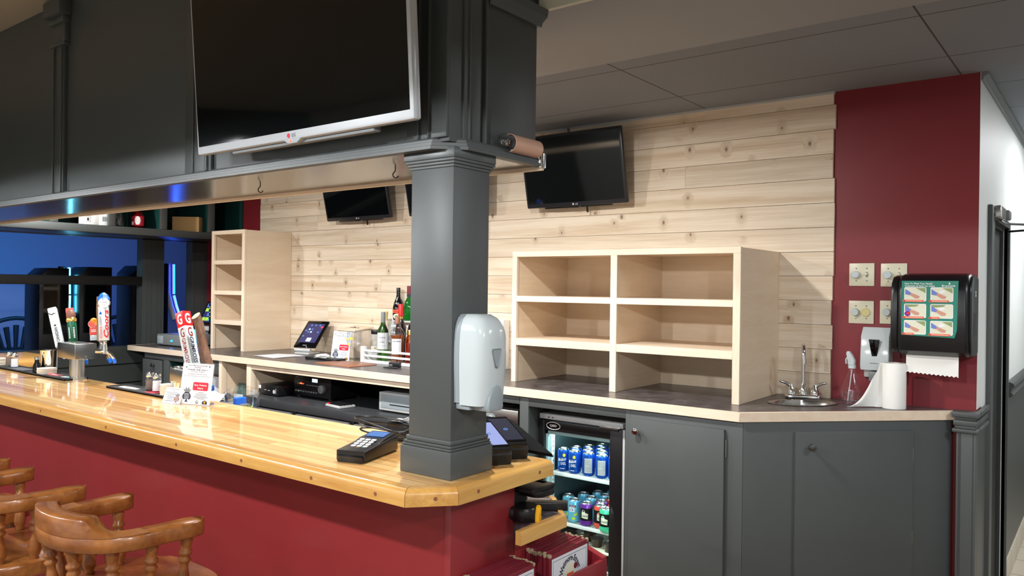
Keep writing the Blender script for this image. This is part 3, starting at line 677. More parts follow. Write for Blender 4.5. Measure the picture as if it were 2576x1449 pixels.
# low ledge on the bartender's side of the bar end
l = thing('service_ledge', 'low service ledge with a speckled top and chunky wood edge behind the bar end', 'ledge', (-1.6, 2.05, 0)); Mi = T(1.6, -2.05, 0)
b = MB(); b.prism([(-2.6, 1.888), (-1.349, 1.888), (-1.351, 2.010), (-1.479, 2.147), (-1.56, 2.184), (-2.6, 2.184)], 0.905, 0.951, 'ledge_laminate'); b.build('ledge_top', l, Mi)
pts = [((-1.330, 1.785), (-1.350, 1.785)), ((-1.330, 2.020), (-1.352, 2.010)), ((-1.466, 2.165), (-1.480, 2.148)), ((-1.555, 2.205), (-1.56, 2.185)), ((-2.6, 2.205), (-2.6, 2.185))]
prof = [(0, 0.916), (0, 0.938)] + [(0.4*(1-math.cos(math.radians(18*i))), 0.938+0.018*math.sin(math.radians(18*i))) for i in range(1, 6)] + [(1, 0.956), (1, 0.916)]
for k in range(4):
    (a0, a1), (c0, c1) = pts[k], pts[k+1]; vs = []
    for A, B_ in ((a0, a1), (c0, c1)):
        for u, z in prof: vs.append((A[0]*(1-u)+B_[0]*u, A[1]*(1-u)+B_[1]*u, z))
    n = len(prof); b = MB(); b.add(vs, [(i, (i+1) % n, n+(i+1) % n, n+i) for i in range(n)]+[tuple(range(n))[::-1], tuple(range(n, 2*n))], 'nosing_y'); b.build('ledge_edge', l, Mi, smooth=30)
b = MB(); b.box(-2.6, -1.432, 1.89, 2.14, 0, 0.905, 'burgundy_bar', bev=0.002); b.build('ledge_cabinet', l, Mi)

# ------------------------------------------------------------------ column on the bar end
c = thing('column', 'square grey column standing on the bar end under the canopy', 'column', (-1.49, 1.645, BT)); Mi = T(1.49, -1.645, -BT)
b = MB(); b.box(-1.568, -1.41, 1.570, 1.722, BT, 2.0, 'grey_paint', bev=0.0025); b.build('shaft', c, Mi)
b = MB(); b.box(-1.588, -1.397, 1.557, 1.735, BT, 1.207, 'grey_paint', bev=0.003)
b.box(-1.585, -1.400, 1.560, 1.732, 1.207, 1.214, 'grey_gloss', bev=0.003); b.box(-1.582, -1.402, 1.5625, 1.730, 1.214, 1.222, 'grey_gloss', bev=0.003)
b.box(-1.576, -1.405, 1.566, 1.726, 1.222, 1.235, 'grey_paint', bev=0.004); b.build('base_block', c, Mi)
b = MB(); b.box(-1.588, -1.397, 1.557, 1.735, 1.998, 2.026, 'grey_gloss', bev=0.002)
for z0, z1, e in ((1.990, 1.998, 0.010), (1.982, 1.990, 0.006), (1.974, 1.982, 0.002)): b.box(-1.571-e, -1.408+e, 1.568-e, 1.724+e, z0, z1, 'grey_paint', bev=0.002)
b.build('capital', c, Mi)

# ------------------------------------------------------------------ canopy over the bar
k = thing('bar_canopy', 'dark grey panelled canopy hanging over the whole bar', 'canopy', (-3.8, 1.75, 2.02)); Mi = T(3.8, -1.75, -2.02)
FYc = 1.552
b = MB(); b.box(-6.09, -1.412, FYc, 1.945, 2.04, 2.909, 'grey_gloss', bev=0.002); b.build('box_panel', k, Mi)
b = MB(); b.prism([(-6.09, FYc-0.012), (-1.468, FYc-0.012), (-1.412, FYc+0.05), (-1.412, 1.95), (-6.09, 1.95)], 2.021, 2.04, 'under_paint'); b.build('underside', k, Mi)
# stepped trim along the lower edge, corner cut off
path = [(-6.69, 0), (-1.455, 0), (-1.385, 1)]
prof = [(0.0, 2.052), (-0.012, 2.052), (-0.016, 2.046), (-0.016, 2.040), (-0.022, 2.038), (-0.022, 2.030), (-0.028, 2.028), (-0.028, 2.019), (0.0, 2.019)]
def trim(off_pts, name, mat='grey_paint'):
    vs = []; n = len(prof)
    for (x, y, nx, ny) in off_pts:
        for d_, z in prof: vs.append((x-nx*d_, y-ny*d_, z))
    fs = []
    for i in range(len(off_pts)-1):
        for j in range(n): fs.append((i*n+j, i*n+(j+1) % n, (i+1)*n+(j+1) % n, (i+1)*n+j))
    fs += [tuple(range(n))[::-1], tuple((len(off_pts)-1)*n+j for j in range(n))]
    b = MB(); b.add(vs, fs, mat); return b.build(name, k, Mi, smooth=20)
s2 = 0.414
trim([(-6.09, FYc, 0, -1), (-1.465, FYc, s2, -1), (-1.410, FYc+0.055, 1, -s2), (-1.410, 1.945, 1, 0)], 'lower_trim')
b = MB(); b.box(-6.09, -1.388, 1.945, 1.958, 2.009, 2.05, 'maple_x', bev=0.002); b.build('back_lip', k, Mi)
b = MB(); b.cyl(0.016, -0.012, 0.03, 'chrome', 18, T(-1.392, 1.945, 2.028)); b.build('corner_cap', k, Mi)
# flat boards and beads on the face
def bead(x0, x1, y0, name='bead'): 
    b = MB(); b.box(x0, x1, y0, FYc+0.005, 2.05, 2.905, 'grey_gloss', bev=0.0035); b.build(name, k, Mi)
bead(-3.80, -3.70, FYc-0.018, 'board'); bead(-3.795, -3.786, FYc-0.026); bead(-3.716, -3.706, FYc-0.026)
bead(-2.70, -2.53, FYc-0.014, 'board'); bead(-2.645, -2.637, FYc-0.02); bead(-2.56, -2.545, FYc-0.022)
bead(-1.56, -1.412, FYc-0.012, 'board'); bead(-1.515, -1.508, FYc-0.02); bead(-1.477, -1.470, FYc-0.02)
b = MB()
b.box(-1.413, -1.404, FYc+0.05, FYc+0.12, 2.05, 2.905, 'grey_gloss', bev=0.002); b.box(-1.412, -1.398, FYc+0.066, FYc+0.073, 2.05, 2.905, 'grey_gloss', bev=0.003); b.box(-1.412, -1.398, FYc+0.136, FYc+0.143, 2.05, 2.905, 'grey_gloss', bev=0.003); b.build('end_board', k, Mi)
b = MB(); b.prism([(0, 0), (0.012, 0), (0.016, 0.012), (0.034, 0.026), (0.038, 0.048), (0, 0.048)], 0, 0.25, 'grey_paint', M=Matrix(((1, 0, 0, -1.412), (0, 0, 1, 1.702), (0, 1, 0, 2.448), (0, 0, 0, 1)))); b.build('end_cornice', k, Mi)
b = MB()
for z0, z1, e in ((2.70, 2.715, 0.014), (2.714, 2.80, 0.01), (2.799, 2.83, 0.02), (2.829, 2.90, 0.04)): b.box(-3.815-e/2, -3.685+e/2, FYc-0.015-e, FYc+0.005, z0, z1, 'grey_gloss', bev=0.006)
b.build('bracket', k, Mi)
# screw hooks under the canopy
def hook(x, lab):
    b = MB(); pts = [(0, 0, 0.0), (0, 0, -0.012)]
    pts += [(0.007*math.sin(a)*1.0, 0, -0.019-0.007*(1-math.cos(a))*0 + 0.007*(math.cos(a)-1)*0 -0.0 + (-0.0)) for a in ()]
    pts += [(-0.004, 0, -0.018), (-0.007, 0, -0.025), (-0.006, 0, -0.033), (0.0, 0, -0.038), (0.006, 0, -0.036), (0.009, 0, -0.030)]
    b.tube([(p[0]*1.1, p[1], p[2]*0.85) for p in pts], 0.0018, 'black_matte', 8); solo('screw_hook', b, lab, 'hook', (x, 1.72, 2.0215), 50, 'hooks under the canopy')
hook(-2.499, 'small dark screw hook under the canopy below the television')
hook(-1.790, 'small dark screw hook under the canopy beside the column')

# picture light at the canopy end
t = thing('picture_light', 'copper half-round lamp shade with a clear globe bulb on the canopy end', 'lamp', (-1.385, 1.80, 2.042))
b = MB(); n = 14
vs = []; fs = []
for i in range(n+1):
    a = math.radians(-85+190*i/n)
    for yy in (-0.022, 0.112):
        for r in (0.025, 0.0265): vs.append((r*math.cos(a), yy, 0.024+r*math.sin(a)))
for i in range(n):
    o_ = i*4
    fs += [(o_, o_+2, o_+6, o_+4), (o_+1, o_+5, o_+7, o_+3), (o_, o_+4, o_+5, o_+1), (o_+2, o_+3, o_+7, o_+6)]
fs += [(0, 1, 3, 2), (n*4, n*4+2, n*4+3, n*4+1)]
b.add(vs, fs, 'copper_shade'); b.build('shade', t)
b = MB(); b.sphere(0.021, 'clear_tint', T(0, -0.05, 0.026) @ RX(90), 18); bu = b.build('bulb', t)
b = MB(); b.tube([(0, -0.05, 0.022), (0, -0.06, 0.026), (0, -0.066, 0.018)], 0.0012, 'dark_steel', 6); b.cyl(0.009, 0, 0.03, 'chrome', 14, T(0, -0.048, 0.022) @ RX(-90)); b.build('bulb_holder', bu)
b = MB(); b.box(-0.05, 0.0, 0.0, 0.02, 0.0, 0.012, 'chrome', bev=0.003); b.build('mount', t)
# ------------------------------------------------------------------ back counter worktop
K = 1.121; CF = 3.292
wt = thing('worktop', 'long dark laminate worktop with a pale maple edge along the back wall', 'worktop', (-3.9, 3.7, K)); Mi = T(3.9, -3.7, -K)
sink_c = (-1.165, 3.775)
slab = [(-6.64, CF+0.012), (-1.288, CF+0.012), (-0.553, 4.027), (-0.553, W-0.001), (-6.64, W-0.001)]
bm_ = bmesh.new()
# slab with an oval hole for the sink basin
ov = [(sink_c[0]+(0.155*math.cos(a))*0.7071-(0.095*math.sin(a))*0.7071, sink_c[1]+(0.155*math.cos(a))*0.7071+(0.095*math.sin(a))*0.7071) for a in [2*PI*i/28 for i in range(28)]]
for z, flip in ((K, False), (K-0.04, True)):
    vo = [bm_.verts.new((p[0], p[1], z)) for p in slab]; vi = [bm_.verts.new((p[0], p[1], z)) for p in ov]
    eo = [bm_.edges.new((vo[i], vo[(i+1) % len(vo)])) for i in range(len(vo))]; ei = [bm_.edges.new((vi[i], vi[(i+1) % 28])) for i in range(28)]
    bmesh.ops.triangle_fill(bm_, use_beauty=True, edges=eo+ei, normal=(0, 0, 1))
    if not flip: top = (vo, vi)
    else: bot = (vo, vi)
for a, c_ in zip(top, bot):
    n_ = len(a)
    for i in range(n_): bm_.faces.new((a[i], a[(i+1) % n_], c_[(i+1) % n_], c_[i]))
bmesh.ops.recalc_face_normals(bm_, faces=bm_.faces[:])
b = MB(); b.bm(bm_, 'laminate'); b.build('laminate_top', wt, Mi, smooth=20)
b = MB(); b.box(-6.652, -1.284, CF, CF+0.0125, K-0.042, K+0.0008, 'maple_x', bev=0.0012, seg=1); b.box(-6.652, -6.64, CF+0.0125, W-0.3, K-0.042, K+0.0008, 'maple_x', bev=0.001, seg=1)
L45 = Vector((-0.545+1.284, 4.031-CF)).length
b.box(0, L45, 0, 0.0125, K-0.042, K+0.0008, 'maple_x', bev=0.0012, seg=1, M=T(-1.284, CF, 0) @ RZ(45)); b.build('edge_band', wt, Mi)
b = MB(); b.box(-3.97, -3.945, CF-0.0016, CF, K-0.033, K-0.012, 'maple_z'); b.build('edge_plug', wt, Mi)

# sink
t = thing('sink', 'small oval stainless bar sink set into the corner of the worktop', 'sink', (sink_c[0], sink_c[1], K), 45)
prof = [(0.166, 0.001), (0.168, 0.004), (0.160, 0.005), (0.152, 0.002), (0.145, -0.03), (0.13, -0.10), (0.08, -0.118), (0.001, -0.12)]
b = MB(); vs = []; fs = []; n = 32
for r, z in prof:
    for i in range(n): a = 2*PI*i/n; vs.append((r*math.cos(a), max(r-0.06, r*0.6)*math.sin(a), z))
for j in range(len(prof)-1):
    for i in range(n): fs.append((j*n+i, j*n+(i+1) % n, (j+1)*n+(i+1) % n, (j+1)*n+i))
b.add(vs, fs, 'steel'); b.build('basin', t, smooth=60)
b = MB(); b.cyl(0.022, -0.119, -0.116, 'dark_steel', 20); b.build('drain', t)
# faucet
t = thing('faucet', 'chrome gooseneck faucet with two lever handles behind the bar sink', 'faucet', (-1.212, 3.93, K+0.001), 18)
b = MB(); b.prism(rr(-0.085, 0.085, -0.028, 0.028, 0.02), 0, 0.022, 'chrome', bev=0.008, seg=3); b.build('base_plate', t)
b = MB(); b.lathe([(0.02, 0.02), (0.019, 0.045), (0.014, 0.06), (0.011, 0.075)], 'chrome', 20)
pts = [(0, 0, 0.06), (0, 0, 0.215)]+[(0, -0.035+0.035*math.cos(a), 0.215+0.05*math.sin(a)) for a in [PI*i/10 for i in range(1, 11)]]+[(0, -0.071, 0.19)]
b.tube(pts, 0.010, 'chrome', 14); b.cyl(0.0125, 0.178, 0.2, 'chrome', 16, T(0, -0.071, 0)); b.build('spout', t)
for s in (-1, 1):
    b = MB(); b.lathe([(0.021, 0.02), (0.02, 0.04), (0.012, 0.058), (0.008, 0.07)], 'chrome', 18, T(s*0.055, 0, 0)); b.tube([(s*0.055, 0, 0.058), (s*0.075, -0.003, 0.074), (s*0.108, -0.006, 0.084)], [0.009, 0.008, 0.0065], 'chrome', 10); b.build('handle', t)

# ------------------------------------------------------------------ cabinets under the worktop
CY = 3.312; CT = K-0.042
def knob(parent, x, y, z, Mx=None, mat='chrome'):
    b = MB(); M0 = T(x, y, z) @ RX(90)
    b.lathe([(0.006, 0), (0.005, 0.012), (0.013, 0.016), (0.0165, 0.022), (0.015, 0.029), (0.006, 0.032)], mat, 10, M0); b.build('knob', parent, Mx, smooth=20)
# fridge bay
t = thing('fridge_bay', 'grey open cabinet bay around the glass door cooler', 'cabinet', (-2.1, 3.6, 0)); Mi = T(2.1, -3.6, 0)
b = MB(); b.box(-2.487, -2.43, CY, CY+0.02, 0, CT, 'grey_paint', bev=0.001); b.box(-1.852, -1.826, CY, CY+0.02, 0, CT, 'grey_paint', bev=0.001); b.box(-2.43, -1.852, CY, CY+0.02, 1.03, CT, 'grey_paint', bev=0.001); b.build('face_frame', t, Mi)
for x0, x1 in ((-2.45, -2.432), (-1.85, -1.834)):
    b = MB(); b.box(x0, x1, CY+0.02, W-0.005, 0, CT, 'grey_paint'); b.build('side_panel', t, Mi)
# printer bay left of it, reaching behind the column
t = thing('printer_bay', 'open grey cabinet bay beside the cooler holding a metal machine', 'cabinet', (-2.8, 3.6, 0)); Mi = T(2.8, -3.6, 0)
b = MB(); b.box(-3.15, -2.489, CY, CY+0.02, 1.035, CT, 'grey_paint', bev=0.001); b.build('face_frame', t, Mi)
b = MB(); b.box(-3.15, -2.46, CY+0.01, W-0.02, 0.84, 0.86, 'dark_paint'); b.box(-3.15, -3.135, CY+0.02, W-0.02, 0, CT, 'dark_paint'); b.build('carcass', t, Mi)
t = thing('label_machine', 'brushed metal machine with a round button in the bay behind the column', 'machine', (-2.725, 3.50, 0.8605))
b = MB(); b.box(-0.22, 0.22, -0.18, 0.16, 0.0, 0.135, 'steel', bev=0.006); b.prism([(-0.18, 0.135), (0.16, 0.135), (0.16, 0.16), (-0.13, 0.16)], -0.22, 0.22, 'steel', bev=0.002, M=Matrix(((0, 0, 1, 0), (1, 0, 0, 0), (0, 1, 0, 0), (0, 0, 0, 1)))); b.build('housing', t)
b = MB(); b.prism(rr(-0.05, 0.05, -0.028, 0.028, 0.026), 0, 0.006, 'mid_grey', bev=0.003, M=FY(0.02, -0.18, 0.075)); b.build('button_plate', t)
b = MB(); b.cyl(0.018, 0, 0.005, 'white_plastic', 20, FY(0.04, -0.186, 0.075)); b.build('button', t)
# cabinet with the tall door right of the fridge
t = thing('base_cabinet', 'grey base cabinet with one tall door right of the cooler', 'cabinet', (-1.55, 3.6, 0)); Mi = T(1.55, -3.6, 0)
b = MB(); b.box(-1.826, -1.2745, CY, CY+0.02, 0, CT, 'grey_paint', bev=0.001); b.box(-1.825, -1.45, CY+0.02, W-0.01, 0.08, CT-0.02, 'grey_paint'); b.build('carcass', t, Mi)
b = MB(); b.box(-1.822, -1.352, CY-0.020, CY, 0.10, 1.037, 'grey_paint', bev=0.002); dr = b.build('door', t, Mi)
knob(dr, -1.778, CY-0.020, 0.982)
for z in (0.955, 0.27):
    b = MB(); b.box(-1.352, -1.345, CY-0.006, CY, z-0.035, z+0.035, 'steel', bev=0.001); b.cyl(0.004, z-0.038, z+0.038, 'steel', 10, T(-1.348, CY-0.008, 0)); b.build('hinge', dr)
# angled sink cabinet
A0 = Vector((-1.2745, CY)); t = thing('sink_cabinet', 'angled grey corner cabinet with one door under the bar sink', 'cabinet', (A0.x, A0.y, 0), 45)
LA = 0.985
b = MB(); b.box(0.002, LA, 0, 0.02, 0, CT, 'grey_paint', bev=0.001); b.prism([(0.04, 0.025), (0.90, 0.025), (0.49, 0.45)], 0.08, 0.9, 'grey_paint'); b.build('carcass', t)
b = MB(); b.box(0.238, 0.788, -0.019, 0.0, 0.10, 1.036, 'grey_paint', bev=0.002); dr = b.build('door', t)
knob(dr, 0.30, -0.019, 0.972, mat='dark_steel')
for z in (0.93, 0.56, 0.27):
    b = MB(); b.box(0.788, 0.794, -0.008, 0.0, z-0.035, z+0.035, 'grey_paint', bev=0.001); b.cyl(0.0038, z-0.03, z+0.03, 'steel', 10, T(0.791, -0.010, 0)); b.build('hinge', dr)
# left end cabinets (behind the taps)
t = thing('end_cabinet', 'grey end cabinet with an open green bay under the left end of the worktop', 'cabinet', (-5.8, 3.6, 0)); Mi = T(5.8, -3.6, 0)
b = MB(); b.box(-6.42, -5.30, CY, CY+0.02, 1.03, CT, 'grey_paint', bev=0.001); b.box(-6.10, -6.02, CY, CY+0.02, 0, 1.03, 'grey_paint', bev=0.001); b.box(-6.42, -6.40, CY, CY+0.02, 0, 1.03, 'grey_paint'); b.box(-6.42, -6.40, CY, W, 0, CT, 'grey_paint')
b.box(-5.50, -5.30, CY, CY+0.018, 0.97, 1.03, 'grey_paint', bev=0.002); b.build('face_frame', t, Mi)
b = MB(); b.box(-6.02, -5.32, W-0.32, W-0.3, 0, CT, 'green_paint'); b.box(-6.08, -6.02, CY+0.02, W, 0, CT, 'green_paint'); b.box(-5.33, -5.315, CY+0.02, W, 0, 1.03, 'green_paint'); b.box(-6.02, -5.32, CY+0.02, W, 0.70, 0.72, 'green_paint'); b.build('open_bay', t, Mi)
b = MB(); b.box(-6.395, -6.105, CY-0.018, CY, 0.1, 1.025, 'grey_paint', bev=0.002); dr = b.build('door', t, Mi); knob(dr, -6.205, CY-0.018, 0.985, mat='dark_steel')
# maple uprights and cubby
t = thing('maple_cubby', 'narrow unpainted maple cubby under the worktop holding pads and folders', 'cabinet', (-5.1, 3.6, 0)); Mi = T(5.1, -3.6, 0)
for x0, x1 in ((-5.298, -5.262), (-4.945, -4.895)):
    b = MB(); b.box(x0, x1, CY-0.004, CY+0.04, 0.4, CT, 'maple_z', bev=0.001); b.box(x0+0.004, x1-0.004, CY+0.038, W-0.01, 0.4, CT, 'maple'); b.build('side_panel', t, Mi)
b = MB(); b.box(-5.262, -4.945, CY+0.01, W, 0.66, 0.68, 'maple'); b.box(-5.262, -4.945, W-0.14, W-0.12, 0.4, CT, 'maple'); b.box(-4.895, -3.15, CY+0.0, CY+0.03, CT-0.036, CT, 'maple_x', bev=0.001); b.build('shelf', t, Mi)
b = MB(); b.box(-4.895, -3.15, W-0.1, W-0.085, 0.83, CT-0.01, 'black_matte'); b.build('back_panel', t, Mi)
# pads and folders in the cubby
b = MB(); b.box(-0.05, 0.05, -0.006, 0.006, 0, 0.22, 'green_book', bev=0.001)
for i in range(10): b.tube([(-0.045+0.01*i, -0.008, 0.212), (-0.045+0.01*i, -0.004, 0.226), (-0.045+0.01*i, 0.008, 0.216)], 0.0014, 'dark_steel', 5)
solo('notepad', b, 'green spiral notepad leaning in the maple cubby', 'notepad', M=T(-5.20, 3.42, 0.683) @ RZ(8) @ RX(-10))
b = MB(); b.box(-0.048, 0.048, -0.004, 0.004, 0, 0.15, 'paper_blue', bev=0.001); b.box(-0.05, 0.06, -0.005, 0.005, 0, 0.03, 'blue_plastic', bev=0.001); b.box(-0.05, 0.06, -0.0055, 0.0055, 0.03, 0.055, 'black_plastic')
solo('order_pad', b, 'white order pad standing in front of the green notepad', 'notepad', M=T(-5.19, 3.38, 0.681) @ RZ(6) @ RX(-12))
b = MB(); b.box(-0.085, 0.085, -0.003, 0.003, 0, 0.29, 'paper_grey', bev=0.001); b.box(-0.09, -0.083, -0.004, 0.004, 0, 0.29, 'green_book')
solo('folder', b, 'grey and green folder standing open in the maple cubby', 'folder', M=T(-5.05, 3.50, 0.681) @ RZ(-38) @ RX(-8))
# loose binders leaning outside, left of the cubby
for i, (dx, mt, lab) in enumerate(((0.0, 'paper', 'white sheet leaning against the maple upright behind the bar sign'), (0.02, 'paper_grey', 'grey board leaning behind the white sheet at the maple upright'))):
    b = MB(); b.box(-0.11, 0.11, -0.004, 0.004, 0, 0.30, mt, bev=0.001)
    solo('leaning_board', b, lab, 'board', M=T(-5.46+dx, 3.40+0.03*i, 0.721) @ RZ(12) @ RY(13))

# ------------------------------------------------------------------ back bar cooler
t = thing('back_bar_cooler', 'long black back bar cooler with steel rail handles under the worktop', 'cooler', (-4.0, 3.6, 0)); Mi = T(4.0, -3.6, 0)
BZ = 0.862
b = MB(); b.box(-4.89, -3.16, 3.30, W-0.11, 0.1, BZ-0.001, 'black_matte', bev=0.003); b.build('body', t, Mi)
b = MB(); b.box(-4.89, -3.16, 3.245, W-0.11, BZ-0.055, BZ, 'cooler_top', bev=0.006); b.build('top', t, Mi)
for i, (x0, x1) in enumerate(((-4.87, -4.31), (-4.295, -3.735), (-3.72, -3.17))):
    b = MB(); b.box(x0, x1, 3.262, 3.298, 0.14, BZ-0.06, 'black_plastic', bev=0.004); dr = b.build('door', t, Mi)
    b = MB(); b.box(x0+0.01, x1-0.03, 3.236, 3.262, 0.768, 0.797, 'rail_grey', bev=0.004); b.box(x0+0.03, x1-0.05, 3.246, 3.262, 0.66, 0.70, 'steel' if i == 2 else 'rail_grey', bev=0.003); b.build('rail_handle', dr)
    b = MB(); b.box(x0+0.012, x0+0.022, 3.242, 3.262, 0.64, 0.74, 'steel', bev=0.002); b.build('side_trim', dr)
b = MB(); b.box(-3.205, -3.185, 3.243, 3.246, 0.818, 0.846, 'black_matte'); b.build('switch', t, Mi)
b = MB(); b.box(-0.03, 0.03, -0.002, 0.002, -0.05, 0.05, 'black_plastic', bev=0.001); b.disc(0.02, 'white_matte', FY(0, -0.0022, 0.01)); b.poly([(0.016*math.cos(a), 0.016*math.sin(a)) for a in [PI*i/8 for i in range(9)]], 'red_print', FY(0, -0.0026, 0.011)); b.poly([(0.016*math.cos(a), -0.016*abs(math.sin(a))) for a in [PI*i/8 for i in range(9)]], 'can_blue', FY(0, -0.0026, 0.008))
solo('hanging_opener', b, 'flat black bottle opener with a round coloured emblem hanging on the cooler rail', 'bottle opener', M=T(-3.80, 3.228, 0.74) @ RY(24))

# video recorder, receiver, calculator, cash drawer on the cooler
t = thing('video_recorder', 'slim black video recorder left of the receiver', 'recorder', (-4.93, 3.50, BZ)); t.location = (-4.77, 3.44, BZ)
b = MB(); b.box(-0.10, 0.13, -0.08, 0.16, 0.006, 0.075, 'black_plastic', bev=0.003); b.build('case', t)
b = MB(); b.rect(-0.09, -0.06, -0.012, 0.012, 'white_matte', FY(-0.012, -0.0806, 0.058)); b.rect(-0.012, 0.012, -0.002, 0.002, 'light_grey', FY(-0.02, -0.0806, 0.04)); b.rect(-0.012, 0.012, -0.002, 0.002, 'light_grey', FY(0.02, -0.0806, 0.038)); b.disc(0.014, 'light_grey', FY(0.08, -0.0806, 0.033)); b.rect(0.096, 0.106, 0, 0.035, 'ink_grey', FY(0, -0.0806, 0.02)); b.build('front_marks', t)
t = thing('av_receiver', 'black stereo receiver with a lit display and round volume knob', 'receiver', (-4.41, 3.56, BZ))
b = MB(); b.box(-0.20, 0.20, -0.09, 0.22, 0.012, 0.152, 'black_plastic', bev=0.003)
for sx in (-0.17, 0.17): b.cyl(0.02, 0, 0.013, 'rubber', 14, T(sx, -0.06, 0)); b.cyl(0.02, 0, 0.013, 'rubber', 14, T(sx, 0.18, 0))
b.build('case', t)
F = FY(0, -0.0906, 0.08)
b = MB(); b.rect(0.0, 0.06, 0.035, 0.06, 'screen_white', F); b.build('display', t)
b = MB(); b.rect(-0.135, -0.108, 0.013, 0.022, 'red_dot', F); b.rect(-0.106, -0.09, 0.014, 0.018, 'red_dot', F); b.rect(-0.18, -0.15, 0.058, 0.062, 'light_grey', F); b.rect(-0.14, -0.09, 0.058, 0.061, 'ink_grey', F); b.rect(-0.16, -0.14, 0.012, 0.02, 'ink_grey', F)
b.build('front_print', t)
b = MB(); b.lathe([(0.03, 0), (0.029, 0.02), (0.026, 0.022)], 'mid_grey', 24, FY(0.115, -0.09, 0.075)); b.build('volume_knob', t)
for i in range(9):
    b = MB(); b.lathe([(0.007, 0), (0.006, 0.008)], 'ink_grey' if i != 1 else 'light_grey', 10, FY(-0.17+0.028*i, -0.09, 0.045)); b.build('small_knob', t)
for i in range(7):
    b = MB(); b.box(-0.06+0.022*i, -0.046+0.022*i, -0.094, -0.09, 0.088, 0.094, 'ink_grey'); b.build('button', t)
t = thing('calculator', 'grey desk calculator with black keys and one red key on the cooler top', 'calculator', (-3.98, 3.36, BZ), -8)
b = MB(); b.box(-0.085, 0.085, -0.06, 0.06, 0.002, 0.018, 'light_grey', bev=0.004); b.build('body', t)
for i in range(6):
    for j in range(4):
        b = MB(); b.box(-0.078+0.027*i, -0.056+0.027*i, -0.052+0.025*j, -0.033+0.025*j, 0.018, 0.025, 'bright_red' if (i == 0 and j == 0) else 'black_plastic', bev=0.002); b.build('key', t)
t = thing('till_box', 'steel grey cash drawer box with a slot, right of the calculator', 'cash drawer', (-3.45, 3.52, BZ))
b = MB(); b.box(-0.21, 0.22, -0.12, 0.28, 0.012, 0.125, 'light_grey', bev=0.004); b.box(-0.2, 0.21, -0.10, 0.26, 0, 0.013, 'black_matte'); b.build('case', t)
b = MB(); b.box(-0.19, 0.20, -0.123, -0.119, 0.028, 0.112, 'grey_plastic', bev=0.002); dr = b.build('drawer_front', t)
b = MB(); b.box(-0.11, 0.16, -0.1245, -0.1228, 0.05, 0.056, 'black_matte'); b.build('slot', dr)
b = MB()
pts = [(0.02*math.cos(t_)*(1+0.3*math.sin(3*t_)), 0.05*math.sin(t_), 0.006+0.004*math.cos(2*t_)) for t_ in [2*PI*i/24 for i in range(24)]]
b.tube(pts, 0.005, 'can_mint' if False else 'paper_grey', 8, closed=True); b.box(-0.09, -0.03, -0.04, 0.0, 0.0, 0.002, 'paper')
solo('string_loop', b, 'loop of pale cord beside the cash drawer', 'cord', (-3.285, 3.30, BZ))

# ------------------------------------------------------------------ glass door cooler with its cans
t = thing('glass_door_cooler', 'undercounter glass door cooler with a black door frame and an oval badge', 'cooler', (-2.18, 3.7, 0)); Mi = T(2.18, -3.7, 0)
FX0, FX1, FYf, FZ = -2.42, -1.915, 3.40, 0.985
b = MB(); b.box(FX0, FX0+0.03, FYf+0.05, 3.98, 0.05, 0.955, 'light_grey'); b.box(FX1-0.03, FX1, FYf+0.05, 3.98, 0.05, 0.955, 'light_grey'); b.box(FX0, FX1, 3.95, 3.98, 0.05, 0.955, 'light_grey'); b.box(FX0, FX1, FYf+0.05, 3.98, 0.02, 0.10, 'black_matte')
b.box(FX0, FX1, FYf+0.05, 3.98, 0.94, 0.958, 'black_matte'); b.build('cabinet', t, Mi)
b = MB(); b.box(FX0, FX1, FYf+0.0, 3.98, 0.9585, FZ, 'light_grey', bev=0.003)
for xx in (-2.36, -2.335): b.cyl(0.004, 0, 0.002, 'dark_steel', 10, FY(xx, FYf, 0.97))
b.build('top_panel', t, Mi)
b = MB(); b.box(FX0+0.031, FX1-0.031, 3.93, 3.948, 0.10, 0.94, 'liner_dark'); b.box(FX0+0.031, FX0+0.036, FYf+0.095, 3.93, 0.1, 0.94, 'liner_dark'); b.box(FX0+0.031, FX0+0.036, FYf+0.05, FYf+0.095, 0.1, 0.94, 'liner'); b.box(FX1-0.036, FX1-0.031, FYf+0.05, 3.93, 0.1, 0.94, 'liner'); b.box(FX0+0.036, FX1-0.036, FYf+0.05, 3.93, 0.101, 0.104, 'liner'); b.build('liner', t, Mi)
b = MB()
for i in range(26): b.box(FX0+0.036, FX0+0.0385, FYf+0.075, FYf+0.082, 0.2+0.026*i, 0.21+0.026*i, 'ink_grey')
b.box(FX0+0.0362, FX0+0.0372, FYf+0.065, FYf+0.09, 0.15, 0.92, 'wire_white'); b.build('shelf_rail', t, Mi)
b = MB(); b.box(FX0+0.05, FX1-0.05, FYf+0.062, FYf+0.078, 0.925, 0.939, 'fridge_tube'); b.box(FX1-0.052, FX1-0.038, FYf+0.062, FYf+0.076, 0.2, 0.90, 'fridge_tube'); b.build('lamp_tube', t, Mi)
for z in (0.676, 0.418):
    b = MB()
    for i in range(34): x = FX0+0.045+0.0125*i; b.box(x-0.0012, x+0.0012, FYf+0.07, 3.92, z-0.006, z-0.003, 'wire_white')
    for yy in (FYf+0.07, 3.66, 3.915): b.box(FX0+0.04, FX1-0.04, yy-0.003, yy+0.003, z-0.010, z-0.006, 'wire_white')
    b.box(FX0+0.04, FX1-0.04, FYf+0.062, FYf+0.068, z-0.022, z-0.003, 'wire_white', bev=0.001); b.build('wire_shelf', t, Mi)
GX0, GX1, GZ0, GZ1 = -2.385, -1.987, 0.205, 0.902
b = MB()
for x0, x1, z0, z1 in ((FX0, GX0, 0.11, 0.953), (GX1, FX1+0.0, 0.11, 0.953), (GX0, GX1, GZ1, 0.953), (GX0, GX1, 0.11, GZ0)): b.box(x0, x1, FYf-0.005, FYf+0.035, z0, z1, 'black_plastic', bev=0.002)
